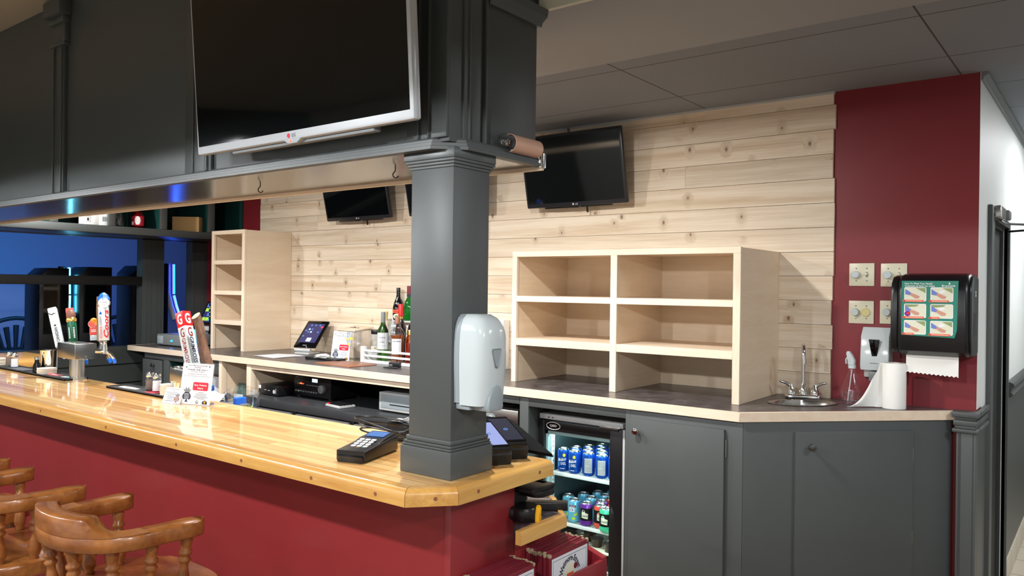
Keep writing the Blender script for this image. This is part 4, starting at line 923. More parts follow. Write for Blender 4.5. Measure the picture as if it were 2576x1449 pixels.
b.box(FX1-0.004, FX1+0.012, FYf-0.002, FYf+0.04, 0.1, 0.955, 'light_grey', bev=0.002); dr = b.build('door', t, Mi)
b = MB()
for x0, x1, z0, z1 in ((GX0, GX0+0.012, GZ0, GZ1), (GX1-0.006, GX1, GZ0, GZ1), (GX0, GX1, GZ1-0.022, GZ1), (GX0, GX1, GZ0, GZ0+0.02)): b.box(x0, x1, FYf+0.012, FYf+0.032, z0, z1, 'liner')
b.build('door_gasket', dr)
b = MB(); b.rect(GX0, GX1, GZ0, GZ1, 'door_glass', FY(0, FYf+0.008, 0)); b.build('glass', dr)
F = FY(-2.327, FYf-0.0056, 0.928)
b = MB(); b.disc(0.018, 'black_gloss', F, z=0.0, n=28, sx=2.3); oo = [(2.3*0.0185*math.cos(a), 0.0185*math.sin(a)) for a in [2*PI*i/28 for i in range(28)]]
b.tube([(p[0], p[1], 0.0006) for p in oo], 0.0018, 'white_matte', 6, M=F, closed=True); b.text('QBD', 'white_matte', F, w=0.045, h=0.014, bold=0.02, z=0.001); b.build('badge', dr)
b = MB(); b.box(FX1-0.13, FX1-0.02, FYf-0.012, FYf+0.0, 0.946, 0.960, 'dark_steel', bev=0.002); b.box(FX1-0.115, FX1-0.01, FYf-0.014, FYf-0.004, 0.958, 0.964, 'steel', bev=0.002); b.build('door_hinge', dr)

def can_geo(kind, facing=-90, printed=True):
    r = 0.033; h = 0.122; b = MB(); A = math.radians(facing)
    body, rim = {'exel': ('can_blue', 'aluminium'), 'ice': ('can_sky', 'aluminium'), 'purple': ('can_purple', 'aluminium'), 'coral': ('can_coral', 'aluminium'), 'mint': ('can_mint', 'aluminium'), 'yellow': ('can_yellow', 'aluminium')}[kind]
    b.lathe([(0.024, 0), (0.027, 0.003), (r, 0.010), (r, 0.105), (0.029, 0.115)], body, 22)
    w = lambda a0=0.0, q=r+0.0003: cylwarp(q, A+a0)
    if kind in ('purple', 'coral', 'mint', 'yellow'):
        b.lathe([(r+0.0002, 0.030), (r+0.0002, 0.094)], 'can_black', 22, cap=False)
        if printed:
            pl = [(-0.018, 0.045), (0.016, 0.040), (0.018, 0.066), (0.002, 0.072), (-0.002, 0.085), (-0.012, 0.086), (-0.018, 0.072)]
            b.wpoly(pl, 'photo_pale', w())
            f = w(0.0, r+0.0007); b.text('OKANAGAN', 'ink', None, w=0.032, h=0.010, bold=0.01, z=0.0004, warp=lambda p: f((p[0], p[1]+0.055, p[2])))
            b.wpoly([(-0.007+0.005*math.cos(a), 0.080+0.005*math.sin(a)) for a in [2*PI*i/14 for i in range(14)]], body, w(0.0, r+0.0006))
    if kind == 'exel' and printed:
        f = w(0.0); b.text('Molson', 'white_matte', None, w=0.046, h=0.018, shear=0.35, bold=0.015, warp=lambda p: f((p[0]-0.002, p[1]+0.066+p[0]*0.15, p[2])))
        b.text('EXEL', 'white_matte', None, w=0.028, h=0.014, bold=0.01, warp=lambda p: f((p[0]+0.006, p[1]+0.044, p[2])))
        b.wpoly([(-0.012, 0.016), (0.012, 0.016), (0.012, 0.0185), (-0.012, 0.0185)], 'white_matte', w())
        b.wpoly([(0.010+0.008*math.cos(a), 0.088+0.009*math.sin(a)) for a in [2*PI*i/14 for i in range(14)]], 'can_yellow', w())
        b.wpoly([(-0.02+0.004*math.cos(a), 0.04+0.014*math.sin(a)) for a in [2*PI*i/14 for i in range(14)]], 'can_sky', w())
    if kind == 'ice' and printed:
        b.wpoly([(-.024, .083), (.016, .083), (.016, .093), (-.024, .093)], 'menu_cover', w())
        f = w(0.0, r+0.0006); b.text('SMIRNOFF', 'white_matte', None, w=0.028, h=0.006, warp=lambda p: f((p[0]-0.004, p[1]+0.087, p[2])))
        b.wpoly([(-.022, .058), (.008, .058), (.008, .081), (-.022, .081)], 'white_matte', w()); b.text('ICE', 'can_blue', None, w=0.02, h=0.014, bold=0.02, warp=lambda p: f((p[0]-0.007, p[1]+0.069, p[2])))
        b.wpoly([(0.012+0.013*math.cos(a), 0.05+0.012*math.sin(a)) for a in [0.6+PI+PI*i/12 for i in range(13)]], 'lime', w()); b.wpoly([(0.004+0.009*math.cos(a), 0.024+0.009*math.sin(a)) for a in [2*PI*i/14 for i in range(14)]], 'lime', w())
    body_me = b
    lid = MB(); lid.lathe([(0.029, 0.115), (0.0275, 0.1185), (0.0265, 0.120), (0.0255, 0.1185), (0.0245, 0.1155), (0.001, 0.1155)], 'aluminium', 20, cap=False)
    tab = MB(); tab.prism([(p[0], p[1]) for p in rr(-0.007, 0.007, -0.004, 0.014, 0.005)], 0.116, 0.1172, 'aluminium')
    return body_me, lid, tab
def label_can(base='exel'):
    b = MB(); r = 0.033; w = cylwarp(r+0.0003, math.radians(-72))
    b.lathe([(0.024, 0), (0.027, 0.003), (r, 0.010), (r, 0.105), (0.029, 0.115)], 'can_blue', 22)
    b.wpoly([(-0.021, 0.018), (0.021, 0.018), (0.021, 0.094), (-0.021, 0.094)], 'light_grey', w)
    w2 = cylwarp(r+0.0006, math.radians(-72))
    for k in range(11):
        if k != 5: b.wpoly([(-.017, .024+.006*k), (.015-.004*(k % 3), .024+.006*k), (.015-.004*(k % 3), .0255+.006*k), (-.017, .0255+.006*k)], 'ink_grey', w2)
    _, lid, tab = can_geo('exel', printed=False)
    return b, lid, tab
PROTO = {}
def can(kind, x, y, z, label, group, facing=-62, printed=True):
    key = (kind, printed)
    if key not in PROTO:
        t = thing('drink_can', label, 'can', (x, y, z), 0, group)
        bb, ll, tt = label_can() if kind == 'facts' else can_geo(kind, -90, printed)
        bb.build('can_body', t); lo = ll.build('can_lid', t); tt.build('pull_tab', lo)
        PROTO[key] = t; t.matrix_world = T(x, y, z) @ RZ(facing+90); return t
    return dup(PROTO[key], T(x, y, z) @ RZ(facing+90), label, group)
zs = 0.673
g1 = 'blue cans on the upper shelf of the cooler'
xs = [-2.335, -2.262, -2.175, -2.095, -2.02]
can('exel', -2.338, 3.51, zs, 'blue beer can, leftmost in the front row of the cooler\'s upper shelf', g1, -68)
can('exel', -2.262, 3.503, zs, 'blue beer can with a yellow mark, second from the left on the cooler\'s upper shelf', g1, -80)
can('facts', -2.175, 3.503, zs, 'blue can turned to its pale back panel, third from the left on the upper shelf', g1, -80)
can('facts', -2.095, 3.503, zs, 'blue can turned to its pale back panel, fourth from the left on the upper shelf', g1, -80)
can('facts', -2.020, 3.505, zs, 'blue can half hidden by the right door frame on the upper shelf', g1, -80)
for i, (x, y) in enumerate(((-2.31, 3.59), (-2.225, 3.58), (-2.14, 3.578), (-2.06, 3.58), (-2.275, 3.665), (-2.19, 3.655), (-2.105, 3.655), (-2.02, 3.66), (-2.24, 3.74), (-2.155, 3.735), (-2.07, 3.74), (-1.985, 3.74), (-2.12, 3.82), (-2.03, 3.82))):
    can('exel', x, y, zs, 'blue beer can standing behind the front row on the cooler\'s upper shelf', g1, -60, False)
zs = 0.415; g2 = 'mixed cans on the lower shelf of the cooler'
can('ice', -2.335, 3.56, zs, 'sky blue can, leftmost on the cooler\'s middle shelf', g2, -70)
can('ice', -2.262, 3.505, zs, 'sky blue can with white letters and lime, left of the purple can', g2, -70)
can('purple', -2.178, 3.49, zs, 'purple and black can in front on the middle shelf', g2, -72)
can('coral', -2.098, 3.50, zs, 'coral and black can right of the purple can', g2, -60)
can('mint', -2.045, 3.465, zs, 'mint green and black can in front on the middle shelf', g2, -74)
can('yellow', -1.985, 3.475, zs, 'yellow and black can cut off by the right door frame', g2, -74)
can('purple', -2.135, 3.57, zs, 'purple can behind the coral can', g2, -60)
can('coral', -2.055, 3.565, zs, 'coral can right behind the mint can', g2, -60)
can('coral', -2.12, 3.65, zs, 'coral can at the back of the middle shelf, left of its twin', g2, -60)
can('coral', -2.05, 3.66, zs, 'coral can at the back of the middle shelf by the right wall', g2, -60)
can('mint', -1.99, 3.545, zs, 'mint can behind the yellow can', g2, -60)
for i, (x, y) in enumerate(((-2.29, 3.64), (-2.215, 3.60), (-2.245, 3.72), (-2.18, 3.69), (-2.12, 3.76), (-2.2, 3.80), (-2.06, 3.77))):
    can('ice', x, y, zs, 'sky blue can standing behind the front cans of the middle shelf', g2, -60, False)
def sauce(x, y, lab):
    t = thing('sauce_cup', lab, 'cup', (x, y, 0.30), 0, 'sauce cups at the bottom of the cooler')
    b = MB(); b.lathe([(0.026, 0), (0.034, 0.04), (0.036, 0.042)], 'liquor_brown', 18); b.build('cup', t)
    b = MB(); b.lathe([(0.037, 0.042), (0.037, 0.048), (0.031, 0.049), (0.029, 0.044), (0.001, 0.044)], 'clear_tint', 18, cap=False); b.build('lid', t)
b = MB(); b.box(FX0+0.05, FX1-0.05, 3.47, 3.85, 0.105, 0.29, 'clear_tint', bev=0.01); b.box(FX0+0.045, FX1-0.045, 3.465, 3.855, 0.29, 0.299, 'photo_pale', bev=0.003)
solo('storage_tub', b, 'clear storage tub with a pale lid at the bottom of the cooler', 'tub', (0, 0, 0))
sauce(-2.14, 3.54, 'lidded cup of dark sauce on the storage tub, left one'); sauce(-2.045, 3.51, 'lidded cup of dark sauce on the storage tub, right one'); sauce(-2.07, 3.63, 'lidded cup of dark sauce behind the other two on the tub')
sauce(-2.30, 3.53, 'lidded cup on the storage tub at its left end'); sauce(-2.22, 3.60, 'lidded cup on the storage tub behind the left cup')

# ------------------------------------------------------------------ maple shelves on the worktop
t = thing('shelf_unit', 'wide unpainted maple shelf unit with six open compartments on the worktop', 'shelf', (-2.03, 3.78, K+0.0005)); Mi = T(2.03, -3.78, -K)
X_0, X_1, Yf, Yb, Zt = -2.695, -1.368, 3.503, W-0.016, 1.852
b = MB()
for x0, x1 in ((X_0, X_0+0.032), (-2.058, -2.020), (X_1-0.036, X_1)): b.box(x0, x1, Yf, Yf+0.02, K, Zt-0.030, 'maple_z', bev=0.0012, seg=1)
b.box(X_0, X_1, Yf, Yf+0.02, Zt-0.030, Zt, 'maple_x', bev=0.0012, seg=1); b.build('face_frame', t, Mi)
for x0, x1 in ((X_0+0.006, X_0+0.024), (X_1-0.022, X_1-0.004)):
    b = MB(); b.box(x0, x1, Yf+0.02, Yb, K, Zt-0.002, 'maple', bev=0.0006, seg=1); b.build('side_panel', t, Mi)
b = MB(); b.box(-2.048, -2.030, Yf+0.02, Yb-0.006, K, Zt-0.02, 'maple'); b.build('middle_panel', t, Mi)
b = MB(); b.box(X_0+0.024, X_1-0.022, Yf+0.02, Yb, Zt-0.020, Zt-0.002, 'maple_x'); b.build('top_panel', t, Mi)
b = MB(); b.box(X_0+0.024, X_1-0.022, Yb-0.006, Yb, K, Zt-0.02, 'maple'); b.build('back_panel', t, Mi)
for x0, x1 in ((X_0+0.032, -2.058), (-2.020, X_1-0.036)):
    for z0, z1 in ((1.572, 1.604), (1.328, 1.368)):
        b = MB(); b.box(x0, x1, Yf+0.001, Yf+0.021, z0, z1, 'maple_x', bev=0.001, seg=1); b.box(x0-0.01, x1+0.01, Yf+0.021, Yb-0.006, z1-0.02, z1-0.001, 'maple_x'); b.build('shelf_board', t, Mi)
t = thing('shelf_unit', 'tall narrow unpainted maple shelf unit with four compartments at the left', 'shelf', (-5.65, 3.8, K+0.0005)); Mi = T(5.65, -3.8, -K)
X_0, X_1, Yf, Zt = -5.878, -5.416, 3.592, 2.082
b = MB()
for x0, x1 in ((X_0, X_0+0.036), (X_1-0.036, X_1)): b.box(x0, x1, Yf, Yf+0.02, K, Zt-0.032, 'maple_z', bev=0.0012, seg=1)
b.box(X_0, X_1, Yf, Yf+0.02, Zt-0.032, Zt, 'maple_x', bev=0.0012, seg=1); b.build('face_frame', t, Mi)
for x0, x1 in ((X_0+0.004, X_0+0.022), (X_1-0.020, X_1-0.002)):
    b = MB(); b.box(x0, x1, Yf+0.02, Yb, K, Zt-0.002, 'maple', bev=0.0006, seg=1); b.build('side_panel', t, Mi)
b = MB(); b.box(X_0+0.022, X_1-0.02, Yf+0.02, Yb, Zt-0.02, Zt-0.002, 'maple_x'); b.build('top_panel', t, Mi)
b = MB(); b.box(X_0+0.022, X_1-0.02, Yb-0.006, Yb, K, Zt-0.02, 'maple'); b.build('back_panel', t, Mi)
for z0, z1 in ((1.808, 1.842), (1.564, 1.597), (1.324, 1.360)):
    b = MB(); b.box(X_0+0.036, X_1-0.036, Yf+0.001, Yf+0.021, z0, z1, 'maple_x', bev=0.001, seg=1); b.box(X_0+0.022, X_1-0.02, Yf+0.021, Yb-0.006, z1-0.02, z1-0.001, 'maple_x'); b.build('shelf_board', t, Mi)
# ------------------------------------------------------------------ televisions
def tv(name, label, wd, ht, th, M, bez, screen, bw, bb, logo, group=None, side='dark_bezel', pod=True):
    t = thing(name, label, 'television', M=M, group=group)          # local: x right, z up, screen looks to -y, origin = bottom centre
    b = MB(); b.box(-wd/2, wd/2, -th*0.55, 0, 0, ht, bez, bev=min(0.008, th*0.2)); b.box(-wd/2+0.05, wd/2-0.05, 0, th*0.45, 0.05, ht-0.06, side, bev=0.008); b.box(-wd*0.33, wd*0.33, -th*0.2, th*0.3, -0.010, 0.012, side, bev=0.003); b.build('housing', t)
    F = FY(0, -th*0.55-0.0006, 0)
    b = MB(); b.rect(-wd/2+bw, wd/2-bw, bb, ht-bw, screen, F); b.build('screen', t)
    b = MB(); b.text('LG', logo, F @ T(0.012, bb*0.5, 0), h=bb*0.42, bold=0.02); b.disc(bb*0.26, 'red_print' if logo == 'ink_grey' else logo, F @ T(-0.012, bb*0.5, 0), z=0.0004, n=16); b.build('maker_mark', t)
    b = MB(); b.prism([(-0.045, 0.004), (0.045, 0.004), (0.02, -0.010), (-0.02, -0.010)], -th*0.5, -th*0.1, side if bez != 'silver_bezel' else 'grey_plastic', bev=0.002, M=Matrix(((1, 0, 0, 0), (0, 0, 1, 0), (0, 1, 0, 0), (0, 0, 0, 1)))); p = b.build('sensor_pod', t)
    if bez == 'silver_bezel': b = MB(); b.disc(0.004, 'red_dot', FY(-0.008, -th*0.5-0.0015, -0.003), n=10); b.build('standby_light', p)
    return t
def wall_arm(t, y0, zc, mat='black_matte'):
    b = MB(); b.box(-0.12, 0.12, y0-0.02, y0, zc-0.12, zc+0.12, mat, bev=0.003); b.box(-0.03, 0.03, 0.01, y0-0.01, zc-0.04, zc+0.04, mat); b.build('wall_mount', t)
tl = 4.0
M0 = T(-1.924, 1.458, 2.079) @ RX(tl)
t = tv('television', 'large flat television with a silver frame on the front of the canopy', 1.008, 0.605, 0.055, M0, 'silver_bezel', 'screen_black', 0.013, 0.026, 'ink_grey', side='mid_grey'); wall_arm(t, 0.085, 0.3)
gt = 'small black televisions on the pine wall'
ty = 12.5
for x, lab in ((-2.562, 'black flat television on the pine wall above the wide shelf unit, right of the column'), (-4.492, 'black flat television on the pine wall left of the column'), (-3.60, 'black flat television on the pine wall mostly hidden by the column')):
    t = tv('television', lab, 0.71, 0.435, 0.05, T(x, 3.965, 2.148) @ RX(ty), 'dark_bezel', 'screen_black', 0.016, 0.026, 'light_grey', gt, side='black_plastic')
    Mw = Matrix.Rotation(math.radians(-ty), 4, 'X')
    b = MB(); b.box(-0.12, 0.12, 0.055, 0.066, 0.10, 0.32, 'black_matte', bev=0.002); b.box(-0.03, 0.03, 0.012, 0.06, 0.16, 0.27, 'black_matte'); b.box(-0.05, -0.035, 0.03, 0.06, 0.3, 0.46, 'steel', bev=0.002)
    b.build('wall_mount', t)
    b = MB(); b.box(0.058, 0.066, 0.0, 0.012, -0.045, 0.004, 'black_matte', bev=0.002); b.build('pull_cord', t)

# ------------------------------------------------------------------ soap and towel things on the column and the red wall
t = thing('soap_dispenser', 'white push soap dispenser with a grey lever on the side of the column', 'soap dispenser', (-1.4085, 1.636, 1.335))
# local: +x out of the column, y across, z up
prof = [(0.0, 0.0), (0.005, -0.001), (0.072, -0.005), (0.10, 0.02), (0.108, 0.07), (0.110, 0.13), (0.104, 0.18), (0.086, 0.218), (0.055, 0.237), (0.02, 0.242), (0.0, 0.242)]
def body(name, half, inset, mat, x0, x1, zlo=0.0):
    nz = 22; na = 13; vs = []; fs = []
    for i in range(nz+1):
        s = i/nz; z = zlo+(0.242-zlo)*s
        # width and depth narrow towards the domed top
        k = 1.0 if s < 0.72 else math.sqrt(max(0.02, 1-((s-0.72)/0.285)**2))
        wv = half*(0.45+0.55*k) if s >= 0.72 else half*(1-0.03*math.cos(s*6))
        dv = x0+(x1-x0)*((0.35+0.65*k) if s >= 0.72 else (0.90+0.10*math.sin(s*PI*0.9)))
        for j in range(na):
            a = PI*j/(na-1); c_ = -math.cos(a); q = math.sin(a)
            e = abs(c_)**0.55*(1 if c_ > 0 else -1); f = q**0.5
            vs.append((x0+(dv-x0)*f, e*wv, z))
    for i in range(nz):
        for j in range(na-1): fs.append((i*na+j, i*na+j+1, (i+1)*na+j+1, (i+1)*na+j))
        fs.append((i*na+na-1, i*na, (i+1)*na, (i+1)*na+na-1))
    fs.append(tuple(range(na))[::-1]); fs.append(tuple(nz*na+j for j in range(na)))
    b = MB(); b.add(vs, fs, mat); return b.build(name, t, smooth=60)
body('back_shell', 0.057, 0, 'grey_plastic', 0.0, 0.035, 0.004)
cov = body('cover', 0.060, 0, 'white_plastic', 0.022, 0.105)
tri = [(-0.017, 0.024), (0.017, 0.024), (0.019, 0.018), (0.005, -0.026), (0, -0.029), (-0.005, -0.026), (-0.019, 0.018)]
b = MB(); b.prism(tri, 0, 0.003, 'mid_grey', bev=0.001, M=FX(0.1040, -0.006, 0.128)); b.prism([(p[0]*0.82, p[1]*0.84) for p in tri], 0.001, 0.0045, 'grey_plastic', M=FX(0.1040, -0.006, 0.128)); b.build('window', cov)
lev = [(-0.034, -0.02), (-0.028, 0.008), (-0.014, 0.032), (0.002, 0.040), (0.016, 0.034), (0.026, 0.012), (0.030, -0.02), (0.024, -0.030), (-0.028, -0.030)]
b = MB(); b.prism(lev, -0.05, 0.008, 'grey_plastic', bev=0.004, M=FX(0.0985, -0.004, 0.016)); b.build('push_lever', t)
b = MB(); b.box(0.0, 0.05, -0.05, 0.05, -0.014, 0.004, 'grey_plastic', bev=0.004); b.build('base_plate', t)

t = thing('soap_dispenser', 'white soap dispenser with a dark window on the red wall beside the towel machine', 'soap dispenser', (-0.893, W-0.001, 1.243))
b = MB(); b.prism([(0, 0.235), (-0.05, 0.24), (-0.085, 0.20), (-0.10, 0.06), (-0.095, 0.04), (0, 0.03)], -0.063, 0.063, 'white_plastic', bev=0.006, seg=3, M=Matrix(((0, 0, 1, 0), (1, 0, 0, 0), (0, 1, 0, 0), (0, 0, 0, 1)))); cv = b.build('cover', t)
b = MB(); b.prism([(-0.024, 0.055), (0.024, 0.055), (0.008, -0.045), (-0.008, -0.045)], 0, 0.003, 'black_gloss', bev=0.001, M=fr((0, -0.0945, 0.13), (1, 0, 0), (0, -0.1, 1))); b.text('symmetry', 'ink', fr((0, -0.1005, 0.072), (1, 0, 0), (0, -0.06, 1)), w=0.036, shear=0.3); b.build('window', cv)
b = MB(); b.box(-0.026, 0.026, -0.09, -0.03, -0.014, 0.034, 'mid_grey', bev=0.006); b.build('push_lever', t)
b = MB(); b.box(-0.06, 0.06, -0.03, 0, 0.0, 0.23, 'white_matte', bev=0.004); b.build('back_plate', t)

t = thing('towel_machine', 'black paper towel machine with a green hand washing poster on the red wall', 'towel dispenser', (-0.645, W-0.001, 1.365))
sec = [(0, 0.01), (0, 0.36), (-0.10, 0.372), (-0.17, 0.362), (-0.205, 0.335), (-0.222, 0.29), (-0.222, 0.08), (-0.208, 0.028), (-0.175, 0.008), (-0.06, 0.0)]
b = MB(); b.prism(sec, -0.128, 0.152, 'black_plastic', bev=0.018, seg=3, M=Matrix(((0, 0, 1, 0), (1, 0, 0, 0), (0, 1, 0, 0), (0, 0, 0, 1)))); b.build('front_cover', t)
for x0, x1 in ((-0.158, -0.128), (0.146, 0.162)):
    b = MB(); b.prism([(p[0]*0.93, 0.006+p[1]*0.965) for p in sec], x0, x1, 'black_plastic', bev=0.008, M=Matrix(((0, 0, 1, 0), (1, 0, 0, 0), (0, 1, 0, 0), (0, 0, 0, 1)))); b.build('side_cover', t)
b = MB(); b.rect(-0.09, -0.06, 0.27, 0.295, 'ivory', FX(0.1625, -0.02, 0)); b.rect(-0.087, -0.063, 0.281, 0.284, 'ink', FX(0.163, -0.02, 0)); b.rect(-0.16, -0.07, 0.10, 0.20, 'black_matte', FX(0.1625, 0, 0)); b.build('side_marks', t)
b = MB(); n = 12; zb = -0.085
pts = [(-0.10, 0.02), (0.108, 0.02)]; low = []
for i in range(2*n+1): low.append((0.108-0.208*i/(2*n), zb+(0.006 if i % 2 else 0.0)+0.0004*i))
b.prism(pts+low, 0, 0.0012, 'towel_paper', M=fr((0.0, -0.155, 0), (1, 0, 0), (0, 0.03, 1)) @ T(0, 0, 0)); b.build('paper_sheet', t)
P = FY(0, -0.2226, 0.085)
po = MB(); po.prism([(-0.109, 0.012), (0.10, 0.006), (0.109, 0.04), (0.113, 0.252), (-0.109, 0.252)], 0, 0.0008, 'teal_print', M=P)
po.text('How To Wash Your Hands/', 'white_matte', P @ T(-0.096, 0.240, 0.0008), w=0.11, h=0.008, align='L', bold=0.015); po.text('Comment se laver les mains', 'white_matte', P @ T(-0.096, 0.230, 0.0008), w=0.118, h=0.008, align='L', bold=0.015); po.text('Brunswick', 'white_matte', P @ T(0.102, 0.231, 0.0008), w=0.052, h=0.008, align='R', bold=0.02)
po.poly([(0.075, 0.237), (0.083, 0.237), (0.079, 0.247)], 'white_matte', P @ T(0, 0, 0.0012))
poo = po.build('poster', t)
for r in range(3):
    for c_ in range(2):
        x0 = -0.098+0.104*c_; z0 = 0.162-0.073*r; F = P @ T(x0, z0, 0.0011)
        b = MB(); b.prism(rr(0, 0.088, 0, 0.062, 0.006), 0, 0.0004, 'white_matte', M=F); b.rrect(0.003, 0.085, 0.003, 0.059, 0.004, 'photo_pale', F, z=0.0006)
        b.poly([(0.045, 0.059), (0.085, 0.059), (0.085, 0.036)], 'photo_green', F @ T(0, 0, 0.0008)) if r != 1 else b.poly([(0.004, 0.059), (0.06, 0.059), (0.05, 0.05), (0.004, 0.046)], 'photo_green', F @ T(0, 0, 0.0008))
        b.poly([(0.004, 0.054), (0.03, 0.036), (0.024, 0.026), (0.004, 0.03)], 'sleeve_print', F @ T(0, 0, 0.001)); b.poly([(0.027, 0.037), (0.05, 0.028), (0.062, 0.022), (0.058, 0.012), (0.044, 0.012), (0.023, 0.027)], 'skin_print', F @ T(0, 0, 0.0012))
        if c_ == 1: b.poly([(0.03, 0.045), (0.05, 0.05), (0.06, 0.04), (0.04, 0.034)], 'white_matte', F @ T(0, 0, 0.0014))
        if r == 1 and c_ == 0: b.disc(0.012, 'can_purple', F @ T(0.014, 0.018, 0.0014)); b.disc(0.007, 'bright_red', F @ T(0.017, 0.02, 0.0017))
        L_ = (0.078, 0.072, 0.08, 0.036, 0.04, 0.078)[r*2+c_]
        b.prism(rr(-0.006, L_, -0.003, 0.006, 0.004), 0, 0.0005, 'orange_print', M=F @ T(0, 0, 0.001)); b.rect(0.006, L_-0.006, 0.0006, 0.0022, 'white_matte', F @ T(0, 0, 0.0018)); b.disc(0.003, 'red_print', F @ T(0, 0.0015, 0.0018), n=12)
        b.build('poster_photo', poo)

def plate(x, z, kind, label):
    t = thing('dimmer_plate', label, 'switch plate', (x, W-0.001, z), 0, 'ivory dimmer plates')
    b = MB(); b.box(-0.0575, 0.0575, -0.006, 0, -0.0555, 0.0555, 'ivory', bev=0.003)
    for xx in (-0.024, 0.024):
        for zz in (-0.03, 0.03): b.cyl(0.0035, 0, 0.0005, 'dark_steel', 10, FY(xx, -0.0062, zz))
    b.build('plate', t)
    b = MB(); b.lathe([(0.019, 0), (0.018, 0.016), (0.016, 0.018)], 'white_plastic', 24, FY(-0.026, -0.006, 0)); b.build('knob', t)
    if kind == 'toggle': b = MB(); b.box(0.019, 0.029, -0.0068, -0.005, -0.012, 0.012, 'dark_steel'); b.box(0.020, 0.028, -0.017, -0.006, -0.002, 0.008, 'ivory', bev=0.001); b.build('toggle', t)
    else: b = MB(); b.lathe([(0.021, 0), (0.021, 0.004), (0.018, 0.005), (0.017, 0.004)], 'ivory_yellow', 24, FY(0.020, -0.006, 0)); b.build('dial_ring', t)
plate(-0.975, 1.734, 'toggle', 'ivory dimmer plate, upper left of the four on the red wall'); plate(-0.832, 1.732, 'toggle', 'ivory dimmer plate, upper right, partly behind the towel machine')
plate(-0.975, 1.552, 'dial', 'ivory dimmer plate with a yellowed dial, lower left of the four'); plate(-0.834, 1.555, 'dial', 'ivory dimmer plate, lower right, mostly behind the towel machine')

# ------------------------------------------------------------------ things by the sink
t = thing('spray_bottle', 'clear half full spray bottle with a white trigger beside the sink', 'spray bottle', (-0.985, 3.93, K+0.001), -20)
b = MB(); b.lathe([(0.045, 0), (0.048, 0.006), (0.048, 0.06), (0.040, 0.085), (0.022, 0.135), (0.013, 0.16), (0.013, 0.168)], 'clear', 26)
b.lathe([(0.046, 0.004), (0.0465, 0.058), (0.001, 0.0585)], 'clear_tint', 24, cap=False); b.tube([(-0.02, 0, 0.01), (0, 0, 0.16)], 0.003, 'white_plastic', 6); b.build('bottle', t)
b = MB(); b.cyl(0.017, 0.166, 0.182, 'white_plastic', 18); b.prism([(-0.018, 0.182), (0.012, 0.182), (0.014, 0.205), (0.000, 0.228), (-0.014, 0.246), (-0.024, 0.244), (-0.028, 0.232), (-0.02, 0.226), (-0.016, 0.205)], -0.009, 0.009, 'white_plastic', bev=0.003, M=Matrix(((1, 0, 0, 0), (0, 0, 1, 0), (0, 1, 0, 0), (0, 0, 0, 1)))); sp = b.build('spray_head', t)
b = MB(); b.tube([(-0.020, 0, 0.222), (-0.032, 0, 0.205), (-0.030, 0, 0.185)], 0.004, 'white_plastic', 8); b.build('trigger', sp)
t = thing('paper_towel_roll', 'white paper towel roll standing on the worktop right of the sink', 'paper towel roll', (-0.795, 3.90, K+0.001))
b = MB(); n = 32; vs = []
b.lathe([(0.0495, 0), (0.0505, 0.003), (0.0505, 0.203), (0.0495, 0.206), (0.020, 0.206), (0.0185, 0.19), (0.018, 0.02)], 'towel_paper', 36, cap=False); b.build('roll', t)
b = MB(); g = []
for i in range(9):
    s = i/8
    for j in range(7):
        q = j/6
        x = -0.047-0.125*s*(1.0-0.55*q); y = -0.02-0.09*s*(1-0.3*q)+0.02*math.sin(s*5+q*3)*s; z = 0.205*(q) if s < 0.2 else 0.003+0.2*q*(1-0.62*s)-0.02*math.sin(q*PI)*s
        g.append((x, y, max(0.002, z)))
fs = [(i*7+j, i*7+j+1, (i+1)*7+j+1, (i+1)*7+j) for i in range(8) for j in range(6)]
b.add(g, fs, 'towel_paper'); b.build('loose_sheet', t, smooth=80)

# ------------------------------------------------------------------ on the left end of the worktop
t = thing('cash_printer', 'silver box with a blue light on the left end of the worktop', 'printer', (-6.28, 3.60, K), 2)
b = MB(); b.box(-0.20, 0.20, -0.14, 0.14, 0.008, 0.10, 'mid_grey', bev=0.012); b.box(-0.18, 0.18, -0.12, 0.12, 0, 0.01, 'black_matte'); b.build('case', t)
b = MB(); b.box(-0.185, -0.10, -0.1425, -0.139, 0.02, 0.085, 'grey_plastic', bev=0.003); b.build('paper_slot', t)
b = MB(); b.disc(0.008, 'blue_dot', FY(0.035, -0.1408, 0.05)); b.disc(0.005, 'blue_dot', FY(0.015, -0.1408, 0.046)); b.build('status_light', t)
t = thing('order_screen', 'tilted tablet showing a colourful order screen on the left end of the worktop', 'tablet', M=T(-6.37, 3.92, K+0.27) @ RZ(8) @ RX(-28))
b = MB(); b.box(-0.13, 0.13, -0.008, 0.008, -0.11, 0.11, 'black_plastic', bev=0.005); b.build('frame', t)
b = MB(); F = FY(0, -0.0085, 0); b.rect(-0.112, 0.112, -0.094, 0.094, 'screen_navy', F)
for i in range(5):
    for j in range(4):
        mt = ('screen_blue', 'screen_cyan', 'screen_lime', 'screen_blue', 'screen_white', 'screen_cyan', 'screen_lime')[(i*3+j*2) % 7]
        if (i+j*2) % 5 != 4: b.rect(-0.106+0.043*i, -0.068+0.043*i, 0.05-0.045*j+0.004, 0.086-0.045*j, mt, F, z=0.0006)
b.build('screen', t)
b = MB(); b.tube([(0, 0.01, 0.0), (0, 0.06, -0.10), (0, -0.04, -0.27)], 0.014, 'black_plastic', 10); b.box(-0.05, 0.05, -0.05, 0.05, -0.008, 0.008, 'black_plastic', bev=0.003, M=T(0, -0.05, -0.255) @ RX(28)); b.build('stand', t)
t = thing('router', 'black router tower with green lights beside the tall narrow shelf', 'router', (-6.17, 3.86, K), -12)
